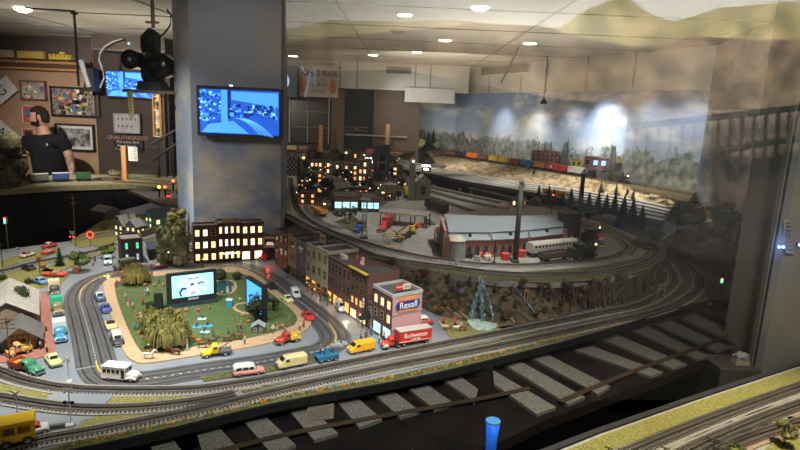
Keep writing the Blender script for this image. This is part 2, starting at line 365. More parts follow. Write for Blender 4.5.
M['earth_d'] = mat('dark_earth', (.055,.042,.03), .95, c2=(.10,.075,.05), scale=30, bump=.5)
def plate(name, px, z, th, m, kind=None):
    b = MB(); b.prism([P(x, y, z)[:2] for x, y in px], z-th, z); o = b.build(name, m)
    if kind: o['kind'] = kind
    return o
def world(px, z): return [P(x, y, z) for x, y in px]
town_px = [(-60,476),(35,458),(150,434),(280,403),(395,382),(480,363),(600,332),(690,305),(742,298),(750,262),(700,225),(560,195),(300,165),(262,165),(190,200),(165,199),(120,211),(98,224),(70,241),(0,250),(-70,256)]
tag(plate('town_baseboard', town_px, TZ, .018, [M['pave']]), 'wide grey tabletop carrying the model town with a thin black front edge', 'layout table')
# black edge trim following the front
b = MB(); pts = world(town_px[:9], TZ); pts = [p+V((0,0,0)) for p in pts]
ribbon(b, resample(smooth_path(pts), .06), .010, -.022, .006, -.006); tag(b.build('table_edge', M['skirt']), 'thin black edging strip along the front of the model town table', 'edging')
for (x, y, lb) in [(483, 366, 'black support column under the middle of the layout front edge'), (60, 447, 'black support column under the near left layout corner')]:
    p = P(x, y, TZ); t = thing('support_column', lb, 'column', (p.x, p.y+.03, 0)); MB().box(-.045,.045,-.0,.09,.02,TZ-.019).build('post', M['skirt'], t); MB().box(-.06,.06,-.015,.105,0,.02).build('foot', M['black'], t)
# plateau
plat_px = [(262,205),(290,217),(330,238),(365,254),(400,265),(450,275),(500,281),(560,282),(620,276),(650,267),(664,255),(664,240),(640,223),(610,214),(570,206),(520,204),(470,194),(430,185),(405,175),(398,155),(283,150),(262,160)]
tag(plate('plateau_baseboard', plat_px, PZ, .03, [M['yard']]), 'raised grey tabletop behind the town carrying the roundhouse and rail yard', 'layout table')
def loft(a, c, rows, amp, seed=0, zpow=1., sub=.035):
    a = resample(smooth_path(a), sub); n = len(a); c = resample(smooth_path(c), sub)
    c = [c[min(len(c)-1, int(round(i*(len(c)-1)/(n-1))))] for i in range(n)]
    b = MB(); vs = []
    for j in range(rows+1):
        t = j/rows
        for i in range(n):
            p = a[i].lerp(c[i], t); e = 0 if j in (0, rows) else amp
            q = noise.noise_vector(V((p.x*9+seed, p.y*9, p.z*9)))+noise.noise_vector(V((p.x*23+seed, p.y*23, p.z*23)))*.6
            p.z = a[i].z+(c[i].z-a[i].z)*(t**zpow)
            vs.append(p+q*e)
    b.add(vs, [(j*n+i, j*n+i+1, (j+1)*n+i+1, (j+1)*n+i) for j in range(rows) for i in range(n-1)]); return b
hs = loft(world([(300,236),(340,262),(385,285),(430,312),(470,322),(520,325),(600,305),(645,292),(664,280),(664,262)], TZ+.001), world([(262,207),(300,224),(365,254),(410,267),(450,275),(510,281),(565,282),(620,276),(650,267),(664,255)], PZ-.002), 12, .018, 3)
from mathutils.bvhtree import BVHTree
BV = BVHTree.FromPolygons([V(v) for v in hs.v], hs.f)
def hit(x, y, fb=None):
    h = BV.ray_cast(V((0,0,CAMZ)), ray(x, y).normalized())[0]
    return h if h is not None else (fb or P(x, y, TZ))
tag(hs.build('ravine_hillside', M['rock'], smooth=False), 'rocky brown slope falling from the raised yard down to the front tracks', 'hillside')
# right hill
hr = loft(world([(668,262),(690,262),(718,272),(742,292)], TZ+.001), [P(665,238,PZ), P(690,224,1.13), P(725,222,1.13), PD(744,228,3.8)], 10, .025, 9)
tag(hr.build('right_hillside', mat('dark_brown_scrub', (.075,.05,.035), .95, c2=(.03,.028,.02), scale=24, contrast=(.4,.6), bump=.8)), 'dark scrubby hill at the right end of the layout', 'hillside')
# tracks ------------------------------------------------------------
def rail_track(label, px, z, gauge=.032, bw=.075, bal='ballast', ext=None, group='model railway tracks', rails=3, thin=1, name='railway_track', lift=.004, world_pts=None):
    pts = resample(smooth_path(world_pts or world(px, z)), .02)
    t = thing(name, label, 'railway track', pts[0], 0, group); o = pts[0].copy(); pts = [p-o for p in pts]
    b = MB(); ribbon(b, pts, bw, 0.0005, lift); b.build('ballast', M[bal], t)
    b = MB(); tp = resample(pts, .0125*thin)
    for i, p in enumerate(tp):
        s = side(tp, i); d = V((s.y, -s.x, 0)); w, e = gauge*.85, .0027*thin**.5; z0, z1 = V((0,0,lift)), V((0,0,lift+.0025))
        c = [p+s*w-d*e, p+s*w+d*e, p-s*w+d*e, p-s*w-d*e]
        b.add([q+z0 for q in c]+[q+z1 for q in c], [(4,5,6,7),(7,6,5,4)[::1],(0,1,5,4),(1,2,6,5),(2,3,7,6),(3,0,4,7)][:1]+[(0,1,5,4),(1,2,6,5),(2,3,7,6),(3,0,4,7)])
    b.build('ties', M['tie'], t)['kind'] = 'stuff'
    for off in ([-gauge/2, 0, gauge/2] if rails == 3 else [-gauge/2, gauge/2]):
        b = MB(); ribbon(b, pts, .0026, lift+.0025, lift+.008, off); b.build('rail', M['railm'] if off else M['tie'], t)
    return t
TR = TZ+.0006
rail_track('front edge track nearest the viewer, running behind the yellow handcar', [(-30,462),(35,443),(100,431),(200,411),(300,387),(400,366),(500,347),(600,325),(650,314),(678,304),(697,290),(698,276),(685,264),(668,257)], TR)
rail_track('middle track on the left crossing the grey road by the crossing signal', [(-40,392),(0,399),(70,409),(138,409),(200,402),(235,395)], TR, bw=.07)
rail_track('inner front track running past the white bus and the delivery trucks', [(-40,358),(0,373),(25,382),(70,390),(140,392),(200,390),(250,383),(300,374),(400,354),(500,334),(600,314),(638,306),(662,294),(674,281),(670,268),(664,260)], TR, bw=.078)
rail_track('left background track beside the street with parked red cars', [(-20,277),(0,273),(30,265),(60,259),(100,251),(115,244)], TR, thin=2)
PR = PZ+.0006
rail_track('outer loop track of the raised yard, carried by the trestle', [(262,205),(280,212),(313,229),(350,246),(376,257),(410,263),(450,268),(500,274),(550,275),(600,273),(635,266),(655,256),(655,245),(638,235),(600,221),(560,210),(520,200),(470,188)], PR, bal='ballast_d', thin=1.5)
rail_track('inner loop track curving past the front of the roundhouse', [(290,178),(293,195),(299,211),(316,225),(350,239),(400,253),(450,262),(500,266),(550,265),(600,260),(621,254),(627,247),(617,239),(600,231),(580,226)], PR, bal='ballast', thin=1.5)
for i, q in enumerate([[(428,187),(470,196.5),(518,206.5)], [(424,190),(465,201),(505,209)], [(422,195),(450,204),(472,211)]]):
    rail_track('yard track behind the roundhouse, ' + ['farthest from it', 'middle one of three', 'closest to its roof'][i], q, PR, bal='ballast_d', thin=2.5)
# red ballast strip between the loops
b = MB(); ribbon(b, resample(smooth_path(world([(300,222),(325,234),(360,249),(392,257)], PZ)), .03), .02, .0005, .003); tag(b.build('ballast_strip', M['ballast_p']), 'reddish ballast strip between the two loop tracks', 'ballast')
# road loop ------------------------------------------------------------
road_pts = resample(smooth_path(world([(97,365),(91,340),(84,315),(80,298),(88,284),(106,276),(132,270),(170,266),(212,264),(245,267),(270,279),(292,296),(314,313),(331,329),(335,341),(322,350),(296,356),(250,364),(200,371),(150,379),(118,381),(103,375),(97,365)], TZ)), .03)
b = MB(); ribbon(b, road_pts, .135, .0003, .0018); rd = tag(b.build('road_loop', M['road']), 'dark slot-car road looping around the park', 'road')
M['slot'] = mat('black_slot', (.015,.015,.016), .5); M['rline'] = mat('road_line_white', (.55,.55,.52), .6); M['yline'] = mat('road_line_yellow', (.55,.38,.03), .6)
for off in (-.049, -.018, .018, .049):
    b = MB(); ribbon(b, road_pts, .004, .0018, .0022, off); b.build('slot', M['slot'], rd)
for off in (-.058, -.040, -.027, -.009, .009, .027, .040, .058):
    b = MB(); ribbon(b, road_pts, .0015, .0018, .0024, off); b.build('contact_strip', M['vent'], rd)
b = MB(); rp = resample(road_pts, .009)
for i in range(0, len(rp)-2, 3): ribbon(b, rp[i:i+2], .004, .0019, .0026)
b.build('dashed_line', M['rline'], rd)['kind'] = 'stuff'
for px in ([(79,300),(81,291),(88,284),(98,278),(112,274),(128,270)], [(328,322),(334,331),(336,340),(326,349),(312,353)], [(96,362),(99,371),(108,378),(122,381),(140,381)]):
    b = MB(); ribbon(b, resample(smooth_path(world(px, TZ)), .02), .005, .0020, .0030); b.build('yellow_line', M['yline'], rd)
tag(plate('concrete_crossing', [(40,402),(62,388),(118,391),(101,407)], TZ+.0058, .005, [M['pave']]), 'grey road crossing panel between the two left tracks', 'road')
# park
M['pathm'] = M['sidewalk']
side_px = [(103,284),(106,300),(112,320),(119,341),(126,356),(134,362),(148,364),(200,356),(260,346),(298,335),(310,327),(309,319),(295,306),(275,290),(255,275),(236,268),(200,270),(150,273),(112,279)]
grass_px = [(114,285),(117,300),(124,320),(133,340),(140,351),(150,355),(200,347),(255,338),(288,329),(297,322),(292,312),(270,294),(250,279),(236,274),(200,275),(150,278),(120,282)]
b = MB(); b.prism([p[:2] for p in resample(smooth_path(world(side_px+side_px[:1], TZ)), .03)[:-1]], TZ+.0005, TZ+.006); tag(b.build('park_sidewalk', M['sidewalk']), 'tan pavement ringing the green park', 'sidewalk')
b = MB(); b.prism([p[:2] for p in resample(smooth_path(world(grass_px+grass_px[:1], TZ)), .03)[:-1]], TZ+.006, TZ+.009); tag(b.build('park_lawn', M['grass']), 'green lawn of the park with the outdoor screens', 'grass', kind='stuff')
# grass verges between / along tracks
def verge(name, px, m, label, z=TZ, h=.003, cat='grass'):
    b = MB(); b.prism([P(x, y, z)[:2] for x, y in px], z+.0002, z+h); return tag(b.build(name, M[m]), label, cat, kind='stuff')
verge('grass_patch', [(-30,378),(0,384),(48,394),(50,398),(40,402),(0,395),(-30,388)], 'grass_y', 'yellow grass wedge between the tracks at far left')
verge('grass_patch', [(112,396),(160,397),(205,396),(200,400),(150,405),(106,405)], 'grass_y', 'yellow grass wedge between the tracks below the white bus')
verge('grass_patch', [(82,421),(100,417),(160,414),(190,410),(150,416),(78,430)], 'grass_y', 'yellow grass patch beside the crossing signal base')
verge('grass_patch', [(200,377),(260,368),(314,359),(316,363),(262,374),(204,382)], 'grass_d', 'strip of rough grass between road and parked vans')
verge('grass_patch', [(240,391),(300,381),(400,360),(480,344),(600,321),(600,323),(480,347),(400,364),(300,385),(250,396)], 'grass_d', 'green and orange scatter strip between the two front tracks')
verge('grass_patch', [(438,322),(452,316),(480,322),(520,327),(478,335),(452,340)], 'grass_y', 'bright grass meadow with the cattle beside the waterfall')
verge('grass_patch', [(-40,266),(-5,262),(40,250),(66,247),(56,254),(20,263),(-20,276)], 'grass_y', 'yellow green field behind the left street')
verge('grass_patch', [(62,258),(110,246),(118,250),(92,258),(60,272),(40,272)], 'grass_y', 'yellow green field with small trees in the left background')
verge('grass_patch', [(70,242),(100,222),(125,215),(150,214),(160,226),(120,238),(112,244),(80,248)], 'grass_y', 'grassy ground around the victorian houses')

verge('ground_cover', [(500,329),(560,318),(620,303),(648,291),(662,280),(668,262),(700,255),(742,270),(746,296),(700,303),(690,304),(600,331),(500,352)], 'earth_d', 'dark brown earth around the right hand curve of the front tracks', cat='ground', h=.0006)
verge('ground_cover', [(262,207),(300,224),(330,238),(365,254),(400,265),(450,275),(500,281),(560,282),(620,276),(650,267),(664,255),(664,240),(640,223),(610,214),(575,207),(600,220),(640,236),(652,246),(640,258),(600,266),(520,272),(440,267),(380,256),(320,232),(285,212)], 'grass_d', 'dark green and brown scatter along the rim of the raised yard', PZ, cat='ground', h=.0006)
verge('ground_cover', [(600,222),(628,236),(640,246),(632,256),(622,250),(616,239),(600,232)], 'grass_d', 'mossy ground between the two loops at the right curve', PZ, cat='ground', h=.0008)
verge('grass_patch', [(-40,281),(0,276),(30,268),(45,268),(60,272),(70,276),(60,284),(30,290),(10,284),(-40,296)], 'grass_y', 'yellow green verge below the left background track')
verge('grass_patch', [(140,240),(160,236),(186,232),(192,262),(176,268),(160,262),(158,246)], 'grass_d', 'rough olive ground under the tall tree clump')
b = MB(); ribbon(b, resample(smooth_path(world([(196,396),(235,391),(268,386)], TZ)), .03), .016, .0003, .004); tag(b.build('ballast_strip', M['ballast_p']), 'reddish ballast between the front tracks below the pink wagon', 'ballast')
verge('ground_cover', [(40,451),(60,446),(150,427),(280,398),(395,375),(480,356),(600,327),(650,316),(690,305.5),(600,331),(480,362),(395,381),(280,402),(150,433),(70,451)], 'grass_d', 'green brown gravelly verge along the front table edge', cat='ground', h=.0008)
fe = resample(smooth_path(world([(60,449),(150,429),(280,399),(395,378),(480,359),(600,328),(650,318)], TZ)), .012)
for nm, cm, lb, n in [('flower_scatter', (.65,.26,.02), 'orange and yellow foliage scattered along the front edge', 260), ('foliage_scatter', (.10,.13,.03), 'green foliage scattered along the front edge', 700)]:
    b = MB()
    for _ in range(n):
        i = rnd.randrange(len(fe)); p = fe[i]+side(fe, i)*rnd.uniform(-.004, .012)
        b.leaves(p+V((0,0,.004)), .006, .006, .004, 5, .006)
    tag(b.build(nm, mat(nm, cm, .9, c2=tuple(v*.6 for v in cm), scale=60)), lb, 'foliage', kind='stuff')
# lower staging shelf, rock face and train shelf at the right rear
stg_f = [PD(395,176,9.0)]; ZS, ZT_ = 1.14, 1.25
sf = world([(398,169),(430,174),(470,182),(520,190.5),(580,203),(640,217),(664,222)], ZS)
sb = world([(395,158),(440,168),(480,176),(520,182),(580,190),(640,200),(672,207)], ZS)
b = MB(); b.prism([p[:2] for p in sf]+[p[:2] for p in sb[::-1]], ZS-.03, ZS); tag(b.build('staging_shelf', mat('black_shelf', (.02,.02,.02), .5)), 'low black shelf of staging tracks beneath the rock face', 'layout shelf')
for k in range(5):
    u = (k+.35)/4.8; pts = resample(smooth_path([a.lerp(c, u)+V((0,0,.001)) for a, c in zip(sf, sb)]), .06)
    b = MB()
    for off in (-.018, .018): ribbon(b, pts, .008, 0, .008, off)
    b.k = 1; ribbon(b, pts, .055, 0, .002)
    tag(b.build('staging_track', [mat('white_rail', (.62,.60,.56), .4), mat('staging_bed', (.10,.10,.10), .7)]), 'bright railed staging track on the low shelf, %s' % ['nearest the aisle', 'second from the aisle', 'in the middle', 'second from the rock face', 'against the rock face'][k], 'railway track', 'staging tracks')
tf = world([(425,150),(455,156),(500,163),(560,174),(620,184),(690,199)], ZT_)
rk = loft(sb[1:], tf, 7, .03, 5, sub=.06)
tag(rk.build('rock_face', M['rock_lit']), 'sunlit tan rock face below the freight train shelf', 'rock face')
tb = [on(MA, MC, px)+V((0,0,ZT_)) for px in (455,500,560,620,680,704)]
b = MB(); b.prism([p[:2] for p in tf]+[p[:2] for p in tb[::-1]], ZT_-.03, ZT_); tag(b.build('train_shelf', M['earth']), 'earth coloured upper shelf carrying the long freight train', 'layout shelf')
b = MB(); b.prism([(p+V((.03,.08,0)))[:2] for p in sf[:5]]+[(p+V((.06,.16,0)))[:2] for p in sf[4::-1]], 0.001, PZ-.032); b.prism([(p+V((.02,.05,0)))[:2] for p in sf]+[(p+V((.04,.10,0)))[:2] for p in sf[::-1]], PZ-.029, ZS-.031); tag(b.build('shelf_skirt', M['skirt']), 'black skirt under the low staging shelf', 'skirt')
b = MB(); b.box(*sorted((PD(395,150,9.2).x, PD(283,150,9.2).x)), 8.7, 9.3, 1.0, 1.2); tag(b.build('back_shelf', M['dark_wall']), 'dark brown shelf ledge under the back wall', 'shelf')
# ---------------------------------------------------------------- vehicles
def hull(mb, st, k=None, n=12, e=.45):
    """loft of rounded-rectangle sections: st = (x, halfwidth, z0, z1)"""
    vs = []
    for x, w, z0, z1 in st:
        c = (z0+z1)/2; h = (z1-z0)/2
        for j in range(n):
            a = 2*PI*(j+.5)/n; ca, sa = math.cos(a), math.sin(a)
            vs.append((x, w*math.copysign(abs(ca)**e, ca), c+h*math.copysign(abs(sa)**e, sa)))
    m = len(st); fs = [(i*n+j, i*n+(j+1) % n, (i+1)*n+(j+1) % n, (i+1)*n+j) for i in range(m-1) for j in range(n)]
    fs += [tuple(range(n))[::-1], tuple(range((m-1)*n, m*n))]
    return mb.add(vs, fs, k)
GL = mat('car_glass', (.02,.025,.03), .08, spec=.8); TY = mat('tyre_rubber', (.02,.02,.02), .7); CH = mat('chrome', (.7,.7,.7), .15, 1)
HL = mat('headlamp_glass', (.9,.88,.75), .3); TL = mat('tail_lamp', (.4,.01,.01), .3)
def wheel(parent, x, y, r, w=.006):
    b = MB(); b.cyl((0,-w/2,0), (0,w/2,0), r, n=14); s = 1 if y > 0 else -1
    b.cyl((0,s*w*.5,0), (0,s*w*.62,0), r*.55, n=10, k=1); return b.build('wheel', [TY, CH], parent, (x, y, r))
def vehicle(kind, label, cat, c1, c2=None, name=None, group=None, L=.11, lit=False, extra=None):
    m1 = flat(*c1, rough=.3); m2 = flat(*(c2 or c1), rough=.35)
    t = thing(name or kind, label, cat, (0,0,0), 0, group)
    h = L/2; W = .021; r = .0075; s = 1
    if kind == 'sedan':
        b = MB(); hull(b, [(-h,.016,.008,.015),(-h*.93,.020,.006,.019),(-h*.5,W,.006,.0215),(0,W,.005,.022),(h*.4,W,.006,.0215),(h*.9,.020,.006,.0195),(h,.016,.008,.015)]); b.build('body', m1, t, smooth=True)
        b = MB(); hull(b, [(-h*.52,.015,.020,.022),(-h*.36,.0165,.020,.0335),(0,.0165,.020,.035),(h*.16,.0155,.020,.0325),(h*.34,.015,.020,.022)]); b.build('roof', m2, t, smooth=True)
        b = MB()
        for y in (-1, 1): b.add([(-h*.34,y*.0168,.0225),(h*.2,y*.0168,.0225),(h*.1,y*.0166,.0305),(-h*.28,y*.0166,.0305)], [(0,1,2,3)])
        b.add([(h*.355,-.012,.0225),(h*.355,.012,.0225),(h*.19,.012,.0315),(h*.19,-.012,.0315)], [(0,1,2,3)]); b.add([(-h*.545,-.012,.0225),(-h*.545,.012,.0225),(-h*.39,.012,.031),(-h*.39,-.012,.031)], [(0,3,2,1)])
        b.build('windows', GL, t)
        for x in (h*.98, -h*.98): MB().box(x-.002, x+.002, -.018, .018, .006, .0095).build('bumper', CH, t)
        ax = (h*.6, -h*.58)
    elif kind == 'convertible':
        b = MB(); hull(b, [(-h,.016,.008,.016),(-h*.9,.020,.006,.021),(-h*.4,W,.006,.0215),(0,W,.005,.021),(h*.4,W,.006,.021),(h*.9,.020,.006,.0195),(h,.016,.008,.015)]); b.build('body', m1, t, smooth=True)
        MB().box(-h*.35, h*.15, -.016, .016, .0205, .0235).build('interior', m2, t)
        for x in (-h*.3, -h*.02): MB().box(x, x+.006, -.014, .014, .022, .029).build('seat', m2, t)
        MB().add([(h*.25,-.016,.021),(h*.25,.016,.021),(h*.17,.014,.030),(h*.17,-.014,.030)], [(0,1,2,3)]).build('windscreen', GL, t)
        for x in (h*.98, -h*.98): MB().box(x-.002, x+.002, -.018, .018, .006, .0095).build('bumper', CH, t)
        ax = (h*.6, -h*.58)
    elif kind == 'van':
        b = MB(); hull(b, [(-h,.018,.007,.042),(-h*.9,W,.006,.0445),(0,W,.006,.045),(h*.5,W,.006,.0445),(h*.72,.020,.006,.032),(h*.95,.0195,.006,.024),(h,.018,.008,.020)], e=.3); b.build('body', m1, t, smooth=False)
        b = MB()
        for y in (-1, 1):
            b.add([(h*.28,y*.0213,.029),(h*.58,y*.0213,.029),(h*.5,y*.0213,.039),(h*.28,y*.0213,.039)], [(0,1,2,3)])
        b.add([(h*.76,-.016,.031),(h*.76,.016,.031),(h*.57,.016,.0425),(h*.57,-.016,.0425)], [(0,1,2,3)])
        b.build('windows', GL, t)
        MB().box(-h*.95, h*.9, -.0218, .0218, .0115, .015).build('side_trim', m2, t)
        for x in (h*.98, -h*.98): MB().box(x-.002, x+.002, -.018, .018, .006, .010).build('bumper', CH, t)
        for y in (-1, 1): b = MB(); b.cyl((h*.96,y*.014,.020), (h+.001,y*.014,.020), .0035); b.build('headlamp', mat('headlamp_on', (1,.85,.5), emit=12) if lit else HL, t)
        ax = (h*.55, -h*.55)
    elif kind == 'wagon':     # rounded panel van / station wagon
        b = MB(); hull(b, [(-h,.017,.008,.020),(-h*.9,.020,.006,.022),(0,W,.006,.0225),(h*.55,W,.006,.0225),(h*.9,.018,.006,.020),(h,.013,.008,.015)]); b.build('body', m1, t, smooth=True)
        b = MB(); hull(b, [(-h*.97,.016,.0205,.037),(-h*.8,.018,.0205,.042),(0,.0185,.0205,.043),(h*.32,.0175,.0205,.040),(h*.5,.016,.0205,.023)], e=.35); b.build('roof', m2, t, smooth=True)
        b = MB()
        for y in (-1, 1):
            for x0, x1 in ((-.8,-.45),(-.38,-.03),(.04,.3)): b.add([(h*x0,y*.0190,.026),(h*x1,y*.0190,.026),(h*x1,y*.0188,.035),(h*x0,y*.0188,.035)], [(0,1,2,3)])
        b.add([(h*.52,-.012,.026),(h*.52,.012,.026),(h*.38,.012,.037),(h*.38,-.012,.037)], [(0,1,2,3)]); b.build('windows', GL, t)
        for x in (h*.98, -h*.98): MB().box(x-.002, x+.002, -.018, .018, .006, .0095).build('bumper', CH, t)
        ax = (h*.6, -h*.6)
    elif kind == 'bus':
        r = .009
        b = MB(); b.tbox(-h, h*.42, -.022, .022, .010, .050, .001, .001); b.build('body', m1, t)
        b = MB(); hull(b, [(-h*1.0,.018,.048,.052),(-h*.9,.023,.048,.056),(h*.3,.023,.048,.056),(h*.46,.018,.048,.052)]); b.build('roof', m2, t, smooth=True)
        b = MB(); hull(b, [(h*.42,.018,.010,.034),(h*.7,.016,.010,.032),(h*.95,.013,.010,.029),(h,.010,.012,.024)]); b.build('hood', m1, t, smooth=True)
        for y in (-1, 1):
            b = MB(); hull(b, [(h*.35,.005,.008,.014),(h*.6,.006,.012,.021),(h*.8,.005,.012,.021),(h*.98,.004,.010,.014)]); o = b.build('fender', m1, t, (0, y*.0175, 0), True)
            b = MB()
            for i in range(4): x = -h*.88+i*h*.26; b.box(x, x+h*.19, y*.0222-.0004, y*.0222+.0004, .031, .043)
            b.box(h*.17, h*.37, y*.0222-.0004, y*.0222+.0004, .014, .045); b.build('windows', GL, t)
        b = MB(); b.box(h*.415, h*.43, -.018, -.002, .035, .046); b.box(h*.415, h*.43, .002, .018, .035, .046); b.build('windscreen', GL, t)
        ax = (h*.72, -h*.55)
    elif kind in ('boxtruck', 'tow_truck', 'dump_truck', 'flatbed', 'pickup', 'tractor'):
        r = .009; cx = h*.25
        b = MB(); hull(b, [(cx,.018,.012,.030),(cx+h*.3,.017,.011,.028),(h*.92,.013,.011,.026),(h,.010,.013,.022)]); b.build('hood', m1, t, smooth=True)
        b = MB(); hull(b, [(cx-h*.36,.019,.012,.046),(cx-h*.3,.020,.012,.048),(cx,.020,.012,.047),(cx+h*.12,.019,.012,.032)], e=.4); b.build('cab', m1, t, smooth=True)
        b = MB()
        for y in (-1, 1): b.box(cx-h*.26, cx-h*.02, y*.0201-.0005, y*.0201+.0005, .032, .042)
        b.add([(cx+.0045,-.015,.034),(cx+.0045,.015,.034),(cx+.0008,.014,.043),(cx+.0008,-.014,.043)], [(0,1,2,3)]); b.build('windows', GL, t)
        for y in (-1, 1):
            b = MB(); hull(b, [(h*.4,.004,.008,.013),(h*.55,.006,.013,.022),(h*.75,.006,.013,.022),(h*.95,.004,.009,.014)]); b.build('fender', m2 if extra == 'fender2' else m1, t, (0, y*.017, 0), True)
            b = MB(); b.cyl((h*.93,y*.012,.024), (h*.99,y*.012,.024), .003); b.build('headlamp', HL, t)
        MB().box(h*.97, h*1.03, -.019, .019, .008, .012).build('bumper', CH, t)
        MB().box(-h, cx, -.012, .012, .009, .014).build('chassis', TY, t)
        if kind == 'boxtruck': MB().tbox(-h, cx-h*.4, -.024, .024, .014, .064, .001, .001).build('cargo_box', m2, t); 
        if kind == 'dump_truck':
            b = MB(); x0, x1 = -h, cx-h*.4
            b.box(x0, x1, -.024, .024, .014, .017); b.box(x0, x1, -.024, -.022, .016, .034); b.box(x0, x1, .022, .024, .016, .034); b.box(x0, x0+.002, -.024, .024, .016, .034); b.box(x1-.002, x1, -.024, .024, .016, .040); b.build('cargo_bed', m2, t)
            b = MB(); b.tbox(x0+.003, x1-.003, -.0215, .0215, .017, .024, .003, .003); b.build('load', mat('orange_load', (.62,.25,.06), .9, scale=80), t)
        if kind in ('flatbed', 'pickup'):
            b = MB(); x0, x1 = -h, cx-h*.4; b.box(x0, x1, -.021, .021, .014, .017)
            for y in (-.021, .019): b.box(x0, x1, y, y+.002, .016, .027)
            b.box(x0, x0+.002, -.021, .021, .016, .027); b.build('cargo_bed', m2, t)
        if kind == 'tow_truck':
            b = MB(); x0, x1 = -h, cx-h*.4; b.box(x0, x1, -.021, .021, .014, .022); b.build('deck', m2, t)
            b = MB(); b.tube([(x1-.006,-.010,.022),(x0+.010,-.003,.046),(x0+.010,.003,.046),(x1-.006,.010,.022)], .0015); b.tube([(x1-.004,0,.030),(x0+.010,0,.046),(x0+.002,0,.030)], .0012); b.build('crane_arm', CH, t)
        ax = (h*.68, -h*.55)
    for x in ax:
        for y in (-1, 1): wheel(t, x, y*.0185, r)
    if kind == 'dump_truck':
        for y in (-1, 1): wheel(t, -h*.85, y*.0185, r)
    return t
def place(t, a, c, z=None, sc=None):
    z = TZ if z is None else z; a = P(*a, z); c = P(*c, z); m = (a+c)/2; t.location = (m.x, m.y, z+.0012); t.rotation_euler.z = math.atan2(c.y-a.y, c.x-a.x)
    if sc: t.scale = (sc, sc, sc)
    return t
